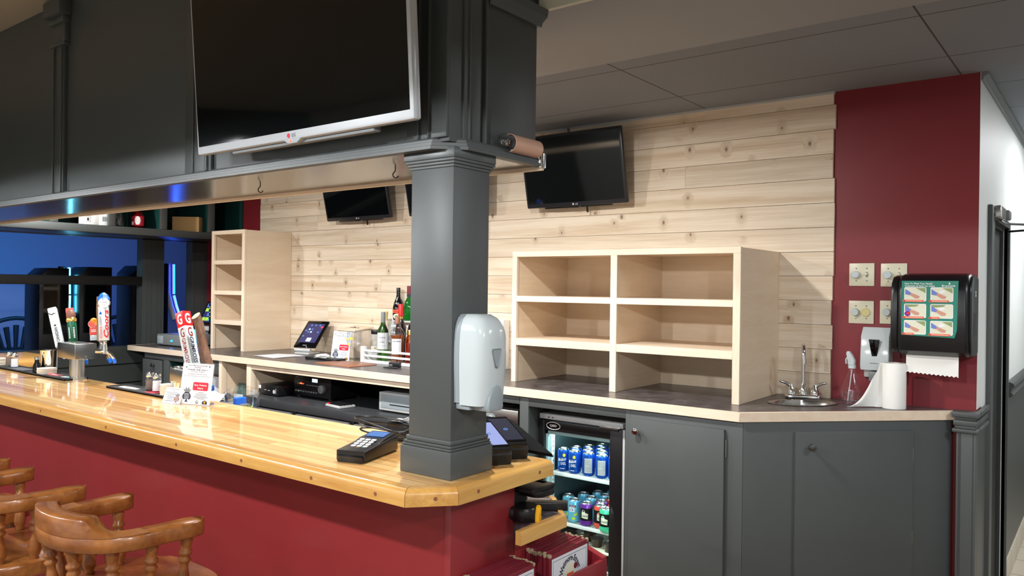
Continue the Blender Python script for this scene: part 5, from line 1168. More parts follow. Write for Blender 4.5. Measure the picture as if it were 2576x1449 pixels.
b = MB(); b.prism(rr(-0.03, 0.03, -0.09, 0.09, 0.012), 0.05, 0.36, 'black_plastic', bev=0.006); b.box(-0.06, 0.04, -0.07, 0.08, 0, 0.05, 'black_plastic', bev=0.006); b.build('case', t)
for i, z in enumerate((0.33, 0.315, 0.285, 0.25)):
    b = MB(); b.disc(0.0035, 'green_dot', FY(0.0, -0.0904, z), n=10); b.build('status_light', t)
b = MB(); b.box(-0.09, 0.07, -0.05, 0.05, 0.0, 0.035, 'black_plastic', bev=0.004); b.box(-0.07, 0.06, -0.045, 0.045, 0.12, 0.16, 'light_grey', bev=0.01); b.box(-0.02, 0.02, -0.02, 0.02, 0.034, 0.122, 'mid_grey')
solo('phone_base', b, 'pale grey desk phone holder in front of the router', 'phone', (-6.29, 3.82, K), 10)

# ------------------------------------------------------------------ on the worktop between the shelves
t = thing('tablet_terminal', 'black ordering tablet tilted on a silver stand in front of the pine wall', 'tablet', (-4.93, 3.80, K), 0)
Mt = T(0, 0.0, 0.048) @ RZ(12) @ RX(-42)
b = MB(); b.box(-0.105, 0.105, -0.008, 0.008, 0, 0.262, 'black_gloss', bev=0.007, M=Mt); b.build('body', t)
F = Mt @ FY(0, -0.0086, 0)
b = MB(); b.rect(-0.082, 0.082, 0.045, 0.232, 'screen_navy', F)
for (i, j, mt) in ((-3, 8, 'screen_blue'), (0, 8, 'screen_blue'), (3, 8, 'screen_blue'), (-3, 5, 'screen_white'), (-1, 5, 'screen_blue'), (-3, 3, 'screen_blue'), (-1, 3, 'screen_white'), (-5, 4, 'screen_blue'), (4, 3, 'screen_blue'), (-5, 0, 'screen_blue')):
    b.rrect(i*0.0135-0.008, i*0.0135+0.008, 0.10+j*0.0135, 0.116+j*0.0135, 0.004, mt, F, z=0.0004)
b.rrect(-0.018, 0.028, 0.055, 0.092, 0.004, 'screen_white', F, z=0.0005); b.rrect(0.055, 0.08, 0.19, 0.208, 0.003, 'screen_pink', F, z=0.0005); b.build('screen', t)
b = MB(); b.rect(-0.02, 0.02, 0.016, 0.02, 'light_grey', F); b.build('home_bar', t)
b = MB(); b.cyl(0.013, -0.075, 0.075, 'silver_bezel', 16, T(0, -0.012, 0.03) @ RZ(12) @ RY(90)); b.box(-0.07, 0.07, -0.03, 0.10, 0, 0.014, 'light_grey', bev=0.004, M=RZ(12)); b.build('stand', t)
b = MB()
for i in range(3): b.prism([(-0.14, -0.10), (0.13, -0.12), (0.15, 0.12), (0.02, 0.15), (-0.12, 0.12)], 0.0012*i, 0.0012*i+0.0009, 'paper', M=RZ(4*i) @ T(0.006*i, 0, 0))
solo('paper_sheets', b, 'loose white paper sheets lying on the worktop left of the tablet', 'paper', (-4.93, 3.55, K+0.0006))
b = MB(); b.box(-0.15, 0.0, -0.045, 0.045, 0, 0.024, 'black_plastic', bev=0.008); b.box(-0.01, 0.16, -0.05, 0.05, 0, 0.018, 'black_plastic', bev=0.008, M=RZ(-7))
solo('guest_check_holder', b, 'pair of black flat holders lying on the worktop in front of the tablet', 'holder', (-4.43, 3.60, K), 12)
b = MB(); b.prism([(-0.20, -0.10), (0.19, -0.13), (0.20, 0.10), (0.02, 0.16), (-0.2, 0.12)], 0, 0.005, 'clay_tan', bev=0.001)
solo('brown_mat', b, 'flat brown board lying at the worktop edge in front of the white bottle rack', 'board', (-4.10, 3.50, K))
b = MB()
for i in range(5): b.prism([(-0.07+0.01*i, -0.02), (0.04, -0.03+0.004*i), (0.06, 0.02), (-0.05, 0.03)], 0.006*i, 0.006*i+0.002, 'white_matte', M=RZ(27*i) @ RX(6*(i-2)))
solo('crumpled_receipts', b, 'crumpled white receipts in front of the ticket sign on the worktop', 'paper', (-4.42, 3.57, K+0.014))

def spade(b, M, s, mat, crown=True, z=0.0):
    pts = []
    for i in range(25):
        a = PI*i/24; pts.append((0.5*math.cos(a)*0+0.0, 0))
    out = [(0, 0.62), (0.10, 0.46), (0.24, 0.32), (0.40, 0.14), (0.44, -0.04), (0.38, -0.19), (0.25, -0.25), (0.12, -0.20), (0.05, -0.14), (0.07, -0.30), (0.17, -0.44), (-0.17, -0.44), (-0.07, -0.30), (-0.05, -0.14), (-0.12, -0.20), (-0.25, -0.25), (-0.38, -0.19), (-0.44, -0.04), (-0.40, 0.14), (-0.24, 0.32), (-0.10, 0.46)]
    b.poly([(p[0]*s, p[1]*s, z) for p in out], mat, M)
    if crown:
        cr = [(-0.30, 0.42), (-0.42, 0.72), (-0.22, 0.58), (-0.14, 0.92), (0.0, 0.62), (0.14, 0.92), (0.22, 0.58), (0.42, 0.72), (0.30, 0.42), (0, 0.36)]
        b.poly([(p[0]*s, p[1]*s*0.8+0.06*s, z+0.0002) for p in cr], 'ink_grey', M)
    for k in range(4): b.rect(-0.26*s+0.03*s*(k == 0), 0.26*s-0.03*s*(k == 0), (0.20-0.11*k)*s, (0.235-0.11*k)*s, 'paper_blue', M, z=z+0.0004)
def ticket_sign(M, label, wd, ht):
    t = thing('ticket_sign', label, 'sign', M=M)
    ML = RX(-9)
    b = MB(); b.box(-wd/2-0.003, wd/2+0.003, 0.006, 0.0075, 0, ht+0.004, 'clear', M=ML); b.box(-wd/2, wd/2, 0.0, 0.07, 0, 0.002, 'clear'); b.build('holder', t)
    b = MB(); b.box(-wd/2, wd/2, 0.0015, 0.0055, 0.001, ht, 'paper', M=ML); F = ML @ FY(0, 0.0012, 0)
    def tx(s, y, w_, h_, mt='ink', dx=0.0, sh=0.0, bo=0.0): b.text(s, mt, F @ T(dx*wd, y*ht, 0), w=w_*wd, h=h_*ht, shear=sh, bold=bo, z=0.0002)
    tx('New Maryland Heritage', 0.945, 0.64, 0.028, sh=0.3, bo=0.01); tx('Presents', 0.905, 0.22, 0.025, sh=0.3, bo=0.01); tx('CHASE THE ACE >', 0.845, 0.68, 0.035, 'navy_print', bo=0.015); tx('Thursdays, 8:30pm', 0.795, 0.44, 0.028, sh=0.2); tx('At Wetmore Street Bar & Grill', 0.74, 0.62, 0.022, sh=0.2); tx('First draw: Thursday, Sept. 25th @ 8:30pm', 0.69, 0.86, 0.022, sh=0.2)
    for dx, y in ((-0.38, 0.90), (0.38, 0.935)): spade(b, F @ T(dx*wd, y*ht, 0.0002), 0.05*ht, 'ink', crown=False)
    b.poly([(0.16*wd+0.25*wd*p[0], 0.45*ht+0.10*ht*p[1], 0.0002) for p in ((-.9, -1), (.9, -1), (1, -.7), (1, .7), (.9, 1), (-.9, 1), (-1, .7), (-1, -.7))], 'red_print', F)
    b.text('Buy Tickets', 'white_matte', F @ T(0.16*wd, 0.475*ht, 0.0003), w=0.40*wd, h=0.042*ht, bold=0.02); b.text('Here', 'white_matte', F @ T(0.16*wd, 0.405*ht, 0.0003), w=0.18*wd, h=0.04*ht, bold=0.02)
    spade(b, F @ T(-0.26*wd, 0.19*ht, 0.0002), 0.30*ht, 'navy_print')
    for y, w_ in ((0.30, 0.20), (0.265, 0.36), (0.225, 0.36), (0.19, 0.46), (0.155, 0.26)): b.rect((0.2-w_/2)*wd, (0.2+w_/2)*wd, (y-0.006)*ht, (y+0.006)*ht, 'ink_grey', F, z=0.0002)
    b.disc(0.045*ht, 'ink_grey', F @ T(0.10*wd, 0.07*ht, 0.0002)); b.disc(0.026*ht, 'paper_grey', F @ T(0.11*wd, 0.08*ht, 0.0004))
    b.prism([(0.27*wd, 0.03*ht), (0.43*wd, 0.03*ht), (0.43*wd, 0.09*ht), (0.35*wd, 0.125*ht), (0.27*wd, 0.09*ht)], 0.0002, 0.0003, 'ink', M=F); b.disc(0.03*ht, 'orange_fruit', F @ T(0.35*wd, 0.075*ht, 0.0005))
    b.build('printed_sheet', t); return t
ticket_sign(T(-4.335, 3.645, K+0.0005) @ RZ(6), 'white ticket sign with a red box on the back worktop beside the wooden box', 0.175, 0.205)
ticket_sign(T(-3.118, 1.828, BT+0.0005) @ RZ(16), 'white ticket sign with a red box and spade standing on the bar', 0.166, 0.176)
# small leaning card in front
t = thing('card_holder', 'small spade card in a clear holder on the bar left of the ticket sign', 'card', M=T(-3.225, 1.782, BT+0.0005) @ RZ(15))
b = MB(); b.box(-0.052, 0.052, -0.012, 0.05, 0, 0.0015, 'clear'); b.box(-0.053, 0.053, -0.002, 0.0, 0.0, 0.03, 'clear', M=RX(-20)); b.build('holder', t)
b = MB(); ML = RX(-24); b.box(-0.048, 0.048, 0.001, 0.009, 0.001, 0.072, 'paper', M=ML); F = ML @ FY(0, 0.0007, 0)
b.text('New Maryland Heritage', 'ink', F @ T(0, 0.064, 0), w=0.05, shear=0.3); b.text('Presents', 'ink', F @ T(0, 0.058, 0), w=0.018, shear=0.3)
for y, w_ in ((0.05, 0.07), (0.045, 0.05), (0.04, 0.06), (0.034, 0.04), (0.028, 0.045), (0.02, 0.03), (0.012, 0.05)): b.rect(-0.008-w_/2, -0.008+w_/2, y-0.0009, y+0.0009, 'ink_grey', F, z=0.0002)
spade(b, F @ T(0.028, 0.022, 0.0003), 0.034, 'clay_tan'); b.build('printed_card', t)

# wooden raffle box and clear brochure holder
t = thing('raffle_box', 'pale wooden box with a slotted lid behind the ticket sign on the worktop', 'box', (-4.50, 3.93, K), -8)
b = MB(); b.box(-0.11, 0.11, -0.08, 0.08, 0, 0.20, 'maple_x', bev=0.002); b.build('body', t)
b = MB(); b.box(-0.118, 0.118, -0.088, 0.088, 0.0, 0.012, 'maple_x', bev=0.002, M=T(0, 0, 0.203) @ RX(7)); ld = b.build('lid', t)
b = MB(); b.box(-0.06, 0.06, -0.005, 0.005, 0.0118, 0.0135, 'black_matte', M=T(0, 0, 0.203) @ RX(7)); b.lathe([(0.007, 0.012), (0.006, 0.02)], 'dark_steel', 12, T(0, 0, 0.203) @ RX(7)); b.build('slot', ld)
b = MB(); b.box(-0.06, 0.06, -0.02, 0.02, 0, 0.20, 'clear_tint', bev=0.002); b.box(-0.055, 0.055, 0.012, 0.016, 0.004, 0.195, 'paper')
solo('brochure_holder', b, 'clear upright holder with white paper between the wooden box and the bottles', 'holder', (-4.34, 3.98, K))
t = thing('goblet', 'large clear stemmed goblet with yellow lemon shapes in front of the bottle rack', 'glass', (-4.19, 3.655, K))
b = MB(); b.lathe([(0.042, 0), (0.04, 0.004), (0.008, 0.010), (0.006, 0.04), (0.007, 0.075), (0.03, 0.092), (0.050, 0.118), (0.056, 0.15), (0.053, 0.20), (0.055, 0.215), (0.053, 0.214), (0.051, 0.198), (0.053, 0.15), (0.046, 0.12), (0.01, 0.092)], 'clear_tint', 30, cap=False); gb = b.build('bowl', t)
b = MB()
for a0, z, s in ((-1.7, 0.16, 0.013), (-1.1, 0.165, 0.012), (-1.4, 0.125, 0.010), (-2.3, 0.14, 0.012)):
    b.wpoly([(s*math.cos(q), z+s*math.sin(q)*0.8) for q in [2*PI*i/16 for i in range(16)]], 'can_yellow', cylwarp(0.0575, a0))
b.build('lemon_print', gb)

# ------------------------------------------------------------------ white bottle rack with its bottles
t = thing('bottle_rack', 'white tiered wooden bottle rack on the worktop behind the column', 'rack', (-3.62, 3.85, K)); Mi = T(3.62, -3.85, -K)
for x, zt in ((-4.118, 1.233), (-3.145, 1.233)):
    b = MB(); b.box(x-0.012, x+0.012, 3.655, 3.70, K, zt, 'white_paint', bev=0.006); b.box(x-0.010, x+0.010, 3.70, 3.80, K, K+0.07, 'white_paint', bev=0.003); b.build('end_post', t, Mi)
for z0, z1 in ((1.121, 1.143), (1.163, 1.178), (1.198, 1.213)):
    b = MB(); b.box(-4.106, -3.157, 3.664, 3.678, z0, z1, 'white_paint', bev=0.005); b.build('front_rail', t, Mi)
b = MB(); b.box(-4.10, -3.15, 3.68, 3.85, 1.121, 1.128, 'white_paint'); b.build('lower_shelf', t, Mi)
for y0, y1, z0 in ((3.895, 3.965, 1.250), (3.965, 4.03, 1.392)):
    b = MB(); b.box(-4.125, -3.13, y0, y1, z0, z0+0.013, 'white_paint', bev=0.002); b.build('upper_shelf', t, Mi)
for x in (-4.13, -3.128):
    b = MB(); b.prism([(3.86, K), (4.03, K), (4.03, 1.44), (3.965, 1.44), (3.955, 1.30), (3.87, 1.29)], x-0.010, x+0.010, 'white_paint', bev=0.002, M=Matrix(((0, 0, 1, 0), (1, 0, 0, 0), (0, 1, 0, 0), (0, 0, 0, 1)))); b.build('back_post', t, Mi)
for z0, z1 in ((1.315, 1.33), (1.36, 1.378)):
    b = MB(); b.box(-4.06, -3.14, 3.868, 3.882, z0, z1, 'white_paint', bev=0.004); b.build('upper_rail', t, Mi)
def bottle(name, label, loc, prof, glass, cap, capmat, extra=None, inner=None, n=26, square=0.0, cat='bottle'):
    t = thing(name, label, cat, loc, 0, 'bottles on the white rack')
    b = MB(); b.lathe(prof, glass, n)
    if inner: b.lathe(inner[1], inner[0], n)
    bo = b.build('body', t, smooth=50)
    b = MB(); b.lathe(cap, capmat, 20); b.build('cap', t, smooth=50)
    if extra: e = MB(); extra(e); e.build('label', t, smooth=30)
    return t
FA = math.radians(-52)        # labels are turned towards the bar
def lab_rect(e, r, z0, z1, half, mat, a0=FA, q=0.0003):
    f = cylwarp(r+q, a0); n = 10
    for i in range(n): e.poly([f((-half+2*half*(i+k)/n, z, 0)) for k, z in ((0, z0), (1, z0), (1, z1), (0, z1))], mat)
def lab_text(e, s, r, z, w_, h_, mat, a0=FA, dx=0.0, sh=0.0, bo=0.0):
    f = cylwarp(r+0.0008, a0); e.text(s, mat, None, w=w_, h=h_, shear=sh, bold=bo, z=0, warp=lambda p: f((p[0]+dx, p[1]+z, 0)))
zs1 = 1.1285
def x1(e):
    lab_rect(e, 0.038, 0.085, 0.20, 0.058, 'paper'); lab_text(e, 'Casillero', 0.038, 0.168, 0.05, 0.013, 'ink'); lab_text(e, 'del', 0.038, 0.152, 0.014, 0.008, 'ink'); lab_text(e, 'Diablo', 0.038, 0.137, 0.034, 0.012, 'ink'); lab_rect(e, 0.0383, 0.110, 0.112, 0.026, 'ink_grey')
bottle('wine_bottle', 'green wine bottle with a white label and grey cap in the rack', (-4.015, 3.76, zs1), [(0.034, 0), (0.038, 0.005), (0.038, 0.205), (0.034, 0.225), (0.018, 0.255), (0.0145, 0.275), (0.0145, 0.29)], 'bottle_green', [(0.0155, 0.268), (0.0155, 0.34), (0.0145, 0.342)], 'mid_grey', x1)
def x2(e):
    lab_rect(e, 0.046, 0.03, 0.10, 0.035, 'paper_grey'); lab_rect(e, 0.0463, 0.056, 0.066, 0.025, 'ink'); lab_rect(e, 0.0463, 0.08, 0.092, 0.008, 'gold')
bottle('tequila_bottle', 'squat clear bottle with a wide black cap at the left end of the rack', (-4.125, 3.80, K+0.0075), [(0.04, 0), (0.046, 0.006), (0.046, 0.12), (0.042, 0.135), (0.022, 0.145), (0.02, 0.185)], 'pale_spirit', [(0.036, 0.183), (0.038, 0.188), (0.038, 0.21), (0.036, 0.214)], 'black_plastic', x2)
def x3(e):
    lab_rect(e, 0.044, 0.06, 0.165, 0.036, 'paper'); lab_text(e, 'Captain Morgan', 0.044, 0.148, 0.062, 0.012, 'ink', sh=0.1, bo=0.01); lab_text(e, 'Spiced Rum', 0.044, 0.072, 0.04, 0.008, 'ink')
bottle('rum_bottle', 'round shouldered bottle of amber rum with a white label in the rack', (-3.875, 3.76, zs1), [(0.04, 0), (0.044, 0.005), (0.044, 0.17), (0.05, 0.195), (0.045, 0.215), (0.02, 0.25), (0.016, 0.27)], 'clear_tint', [(0.0175, 0.268), (0.0175, 0.31), (0.016, 0.312)], 'clay_tan', x3, inner=('liquid_amber', [(0.038, 0.004), (0.041, 0.01), (0.041, 0.168), (0.046, 0.19), (0.001, 0.191)]))
def x4(e):
    lab_rect(e, 0.041, 0.052, 0.076, 0.045, 'orange_print'); lab_text(e, 'BAILEYS', 0.041, 0.064, 0.055, 0.014, 'dark_red', bo=0.02); f = cylwarp(0.0414, FA)
    e.wpoly([(0.036*math.cos(a), 0.028+0.020*math.sin(a)) for a in [2*PI*i/20 for i in range(20)]], 'photo_pale', f); f = cylwarp(0.0418, FA); e.wpoly([(0.014*math.cos(a)-0.008, 0.028+0.010*math.sin(a)) for a in [2*PI*i/14 for i in range(14)]], 'photo_green', f); lab_rect(e, 0.034, 0.112, 0.126, 0.010, 'ink_grey')
bottle('cream_bottle', 'black cream liqueur bottle with an orange banner on the top tier', (-4.115, 4.0, 1.4055), [(0.037, 0), (0.040, 0.004), (0.041, 0.07), (0.039, 0.095), (0.030, 0.13), (0.017, 0.16), (0.0135, 0.19), (0.013, 0.225)], 'bottle_black', [(0.0145, 0.205), (0.0145, 0.232), (0.013, 0.234)], 'black_plastic', x4)
def x5(e): lab_rect(e, 0.019, 0.168, 0.188, 0.03, 'navy_print', q=0.001)
bottle('green_bottle', 'emerald green whiskey bottle with a red cap beside the column', (-4.0, 4.0, 1.4055), [(0.038, 0), (0.040, 0.005), (0.040, 0.10), (0.034, 0.135), (0.02, 0.16), (0.0175, 0.20)], 'bottle_emerald', [(0.020, 0.19), (0.020, 0.245), (0.0185, 0.248)], 'menu_cover', x5)
bottle('red_capped_bottle', 'dark bottle with a bright red foil neck behind the rum', (-3.93, 3.845, K+0.0075), [(0.036, 0), (0.038, 0.005), (0.038, 0.22), (0.03, 0.26), (0.016, 0.30), (0.015, 0.32)], 'bottle_cola', [(0.0175, 0.315), (0.0175, 0.395), (0.016, 0.398)], 'bright_red', lambda e: lab_rect(e, 0.0168, 0.29, 0.312, 0.02, 'gold'))
bottle('corked_bottle', 'clear bottle with an olive stopper behind the wine bottle', (-4.175, 3.93, K), [(0.034, 0), (0.036, 0.004), (0.036, 0.22), (0.018, 0.27), (0.016, 0.29)], 'clear_tint', [(0.0175, 0.285), (0.0185, 0.29), (0.0185, 0.325), (0.021, 0.327), (0.021, 0.345)], 'ivory_yellow')
bottle('spirit_bottle', 'dark shouldered bottle with a white picture label by the column', (-3.80, 3.84, K+0.0075), [(0.04, 0), (0.042, 0.005), (0.042, 0.215), (0.036, 0.25), (0.018, 0.275), (0.016, 0.30)], 'bottle_cola', [(0.018, 0.298), (0.018, 0.33), (0.017, 0.332)], 'black_plastic', lambda e: (lab_rect(e, 0.042, 0.13, 0.225, 0.034, 'paper'), lab_rect(e, 0.0424, 0.15, 0.20, 0.012, 'ink_grey')))
bottle('amber_bottle', 'amber bottle low behind the rum bottle', (-3.745, 3.76, zs1), [(0.036, 0), (0.038, 0.005), (0.038, 0.15), (0.03, 0.18), (0.014, 0.20)], 'amber_clear', [(0.016, 0.198), (0.016, 0.22)], 'yellow_plastic', inner=('liquid_amber', [(0.035, 0.006), (0.035, 0.14), (0.001, 0.141)]))
bottle('gin_bottle', 'clear bottle with a black and gold neck right of the column', (-3.185, 3.80, K+0.0075), [(0.036, 0), (0.038, 0.005), (0.038, 0.21), (0.03, 0.25), (0.0165, 0.285), (0.015, 0.31)], 'pale_spirit', [(0.0165, 0.305), (0.0165, 0.40), (0.012, 0.402), (0.012, 0.412), (0.018, 0.414), (0.018, 0.425)], 'black_plastic', lambda e: (lab_rect(e, 0.017, 0.302, 0.314, 0.05, 'gold', q=0.0006), lab_rect(e, 0.038, 0.17, 0.215, 0.03, 'paper')))
b = MB(); b.lathe([(0.05, 0), (0.06, 0.004), (0.068, 0.06), (0.062, 0.12), (0.066, 0.155), (0.064, 0.154), (0.06, 0.12), (0.065, 0.06), (0.056, 0.008)], 'clear_tint', 26, cap=False); b.tube([(0.066, 0, 0.13), (0.10, 0, 0.12), (0.105, 0, 0.07), (0.068, 0, 0.045)], 0.006, 'clear_tint', 8, M=RZ(150))
solo('glass_pitcher', b, 'clear glass pitcher on the middle rack tier behind the wine bottle', 'pitcher', (-4.055, 3.92, 1.2635))
b = MB(); b.box(-0.03, 0.05, -0.015, 0.015, 0, 0.035, 'black_plastic', bev=0.004); b.box(-0.035, 0.06, -0.012, 0.012, -0.028, -0.020, 'black_plastic', bev=0.003, M=T(0, -0.07, 0.03)); b.box(-0.03, 0.0, -0.016, 0.016, 0.0, 0.02, 'dark_steel', bev=0.003)
solo('stapler', b, 'small black stapler on the worktop by the right end of the bottle rack', 'stapler', (-3.72, 3.58, K+0.0005), 20)

# ------------------------------------------------------------------ bar mats, shakers and coasters
def mat_(x0, x1, y0, y1, label, skew=0.0):
    t = thing('bar_mat', label, 'bar mat', ((x0+x1)/2, (y0+y1)/2, BT+0.0004), skew, 'rubber bar mats')
    hx, hy = (x1-x0)/2, (y1-y0)/2
    b = MB(); b.prism(rr(-hx, hx, -hy, hy, 0.012), 0, 0.007, 'rubber', bev=0.002); b.box(-hx, hx, -hy, -hy+0.008, 0, 0.011, 'rubber', bev=0.002); b.box(-hx, hx, hy-0.008, hy, 0, 0.011, 'rubber', bev=0.002); b.box(-hx, -hx+0.008, -hy, hy, 0, 0.011, 'rubber', bev=0.002); b.box(hx-0.008, hx, -hy, hy, 0, 0.011, 'rubber', bev=0.002); o = b.build('mat', t)
    return t, o
t, o = mat_(-5.55, -4.935, 1.832, 1.945, 'black rubber bar mat with a grey panel at the far left of the bar'); b = MB(); b.rect(0.08, 0.27, -0.035, 0.035, 'rubber_grey', T(0, 0, 0.0074)); b.build('printed_panel', o)
t, o = mat_(-4.925, -4.355, 1.828, 1.948, 'black rubber bar mat with red and white lettering in front of the left tap tower')
b = MB(); b.prism(rr(-0.07, 0.07, -0.02, 0.02, 0.018), 0.007, 0.0074, 'red_print', M=T(0.02, 0, 0)); b.rect(-0.04, 0.04, -0.004, 0.004, 'white_matte', T(0.02, 0, 0.0078)); b.prism([(0.12, -0.012), (0.16, -0.02), (0.25, -0.012), (0.26, 0.01), (0.2, 0.02), (0.13, 0.012)], 0.007, 0.0074, 'white_matte'); b.build('printed_panel', o)
t, o = mat_(-3.93, -3.30, 1.842, 1.948, 'black rubber bar mat with white lettering under the right shakers')
b = MB(); b.prism([(-0.27, -0.014), (-0.2, -0.02), (-0.11, -0.014), (-0.10, 0.008), (-0.18, 0.018), (-0.26, 0.012)], 0.007, 0.0074, 'white_matte'); b.prism(rr(0.0, 0.1, -0.03, 0.03, 0.02), 0.007, 0.0074, 'red_print'); b.build('printed_panel', o)
def shaker(x, y, fill, label):
    t = thing('shaker', label, 'shaker', (x, y, BT+0.0076), 0, 'glass salt and pepper shakers')
    b = MB(); b.lathe([(0.0205, 0), (0.0215, 0.004), (0.0205, 0.02), (0.0195, 0.04), (0.021, 0.052), (0.0185, 0.06), (0.016, 0.064)], 'clear_tint', 20); b.build('glass_body', t)
    b = MB(); b.lathe([(0.0185, 0.004), (0.019, 0.006), (0.018, 0.04), (0.0185, 0.05), (0.001, 0.051)], fill, 18); b.build('contents', t)
    b = MB(); b.lathe([(0.0175, 0.062), (0.0185, 0.064), (0.0185, 0.076), (0.016, 0.084), (0.008, 0.088), (0.001, 0.0885)], 'chrome', 20); b.build('lid', t)
shaker(-3.652, 1.918, 'pepper', 'glass pepper shaker on the right bar mat'); shaker(-3.577, 1.912, 'salt', 'glass salt shaker on the right bar mat beside the pepper')
shaker(-5.29, 1.905, 'pepper', 'glass pepper shaker on the far left bar mat'); shaker(-5.185, 1.895, 'salt', 'glass salt shaker on the far left bar mat')
proto = {}
def coasters(x, y, n, where, g, r=0.048):
    for i in range(n):
        top = i == n-1
        lab = ('printed round coaster, topmost of the stack '+where) if top else ('plain round cardboard coaster in the stack '+where)
        if top:
            b = MB(); b.lathe([(r, 0), (r, 0.0036)], 'coaster_board', 28); b.rrect(-0.03, 0.024, -0.016, 0.016, 0.006, 'white_matte', T(0, 0, 0.0039) @ RZ(25)); b.rect(-0.012, 0.01, -0.004, 0.004, 'ink_grey', T(0, 0, 0.0042) @ RZ(25)); o = solo('coaster', b, lab, 'coaster', (0, 0, 0), 0, g)
        elif r not in proto:
            b = MB(); b.lathe([(r, 0), (r, 0.0036)], 'coaster_board', 28); o = solo('coaster', b, lab, 'coaster', (0, 0, 0), 0, g); proto[r] = o
        else:
            o = proto[r].copy(); COL.objects.link(o); o['label'] = lab; o['group'] = g
        o.matrix_world = T(x+random.uniform(-.002, .002), y+random.uniform(-.002, .002), BT+0.0078+0.0039*i)
coasters(-3.415, 1.895, 13, 'by the shakers and the metal cup', 'coasters in the right stack')
coasters(-4.715, 1.885, 8, 'in front of the left tap tower', 'coasters in the middle stack')
coasters(-5.42, 1.89, 10, 'at the far left', 'coasters in the far left stack')
b = MB(); b.lathe([(0.040, 0), (0.041, 0.003), (0.044, 0.128), (0.0455, 0.13), (0.043, 0.128), (0.040, 0.006), (0.001, 0.004)], 'chrome', 30, cap=False)
mc = solo('metal_cup', b, 'shiny steel cup behind the right coaster stack', 'cup', (-3.375, 1.918, BT+0.0076)); 
b = MB(); b.lathe([(0.042, 0), (0.043, 0.003), (0.046, 0.118), (0.0475, 0.12), (0.045, 0.118), (0.042, 0.006), (0.001, 0.004)], 'chrome', 30, cap=False)
solo('metal_cup', b, 'shiny steel cup behind the middle coaster stack at the left tap tower', 'cup', (-4.81, 1.935, BT+0.0116))
b = MB(); b.lathe([(0.018, 0), (0.022, 0.003), (0.02, 0.04), (0.012, 0.06), (0.012, 0.075)], 'bottle_black', 18); b.lathe([(0.013, 0.073), (0.013, 0.088)], 'chrome', 14)
solo('small_bottle', b, 'tiny black bottle with a metal cap in front of the left steel cup', 'bottle', (-4.80, 1.868, BT+0.0076))

# ------------------------------------------------------------------ tap towers
def faucet_part(parent, base, out, up=0.05):
    """shank, body and spout: base = point on the tower, out = unit direction"""
    o = Vector(out); p = Vector(base)
    b = MB(); q = p+o*0.045
    b.tube([p, p+o*0.02, q], [0.011, 0.013, 0.012], 'chrome', 12); b.tube([q-Vector((0, 0, 0.014)), q+Vector((0, 0, 0.014)), q+Vector((0, 0, up))], [0.013, 0.013, 0.008], 'chrome', 12)
    b.tube([q, q+o*0.03+Vector((0, 0, -0.018)), q+o*0.045+Vector((0, 0, -0.048))], [0.011, 0.009, 0.008], 'chrome', 10); b.sphere(0.011, 'chrome', T(*(q+Vector((0, 0, up)))))
    f = b.build('faucet', parent)
    b = MB(); b.tube([q+o*0.041+Vector((0, 0, -0.042)), q+o*0.05+Vector((0, 0, -0.066))], [0.011, 0.008], 'blue_plastic', 10); b.build('nozzle_cap', f)
    return q+Vector((0, 0, up))
def frame_dir(p0, p1, turn):
    """frame whose local z runs from p0 to p1, turned about it so that local +x looks at the bar front"""
    z = (Vector(p1)-Vector(p0)).normalized(); x = Vector((math.cos(math.radians(turn)), math.sin(math.radians(turn)), 0)); y = z.cross(x).normalized(); x = y.cross(z)
    return Matrix(((x.x, y.x, z.x, p0[0]), (x.y, y.y, z.y, p0[1]), (x.z, y.z, z.z, p0[2]), (0, 0, 0, 1)))
TL = (-4.395, 1.905, BT)
t = thing('tap_tower', 'left brushed steel tap tower with a box head and four beer taps', 'beer tap tower', TL); Mi = T(-TL[0], -TL[1], -TL[2])
b = MB(); b.cyl(0.036, BT+0.0116, 1.248, 'steel', 30, T(-4.39, 1.905, 0)); b.cyl(0.05, BT, BT+0.012, 'steel', 30, T(-4.39, 1.905, 0)); b.build('pipe', t, Mi)
b = MB(); b.box(-4.50, -4.29, 1.85, 1.96, 1.246, 1.327, 'steel', bev=0.002); hb = b.build('box_head', t, Mi)
b = MB(); b.box(-4.2915, -4.2885, 1.852, 1.958, 1.248, 1.325, 'dark_steel', bev=0.001); b.lathe([(0.005, 0), (0.004, 0.003)], 'chrome', 12, FX(-4.2885, 1.905, 1.258)); b.build('end_plate', hb)
fa = [faucet_part(t, (-4.50-TL[0], 1.885-TL[1], 1.245-BT), (-0.5, 0.86, 0)), faucet_part(t, (-4.50-TL[0], 1.935-TL[1], 1.262-BT), (-0.4, 0.9, 0)), faucet_part(t, (-4.335-TL[0], 1.958-TL[1], 1.28-BT), (0, 1, 0)), faucet_part(t, (-4.285-TL[0], 1.95-TL[1], 1.285-BT), (0.45, 0.89, 0))]
def W0(p): return (p[0]+TL[0], p[1]+TL[1], p[2]+TL[2])
def handle_part(nm, parent, M, bld):
    b = MB(); bld(b); return b.build(nm, parent, M)
TURN = -32
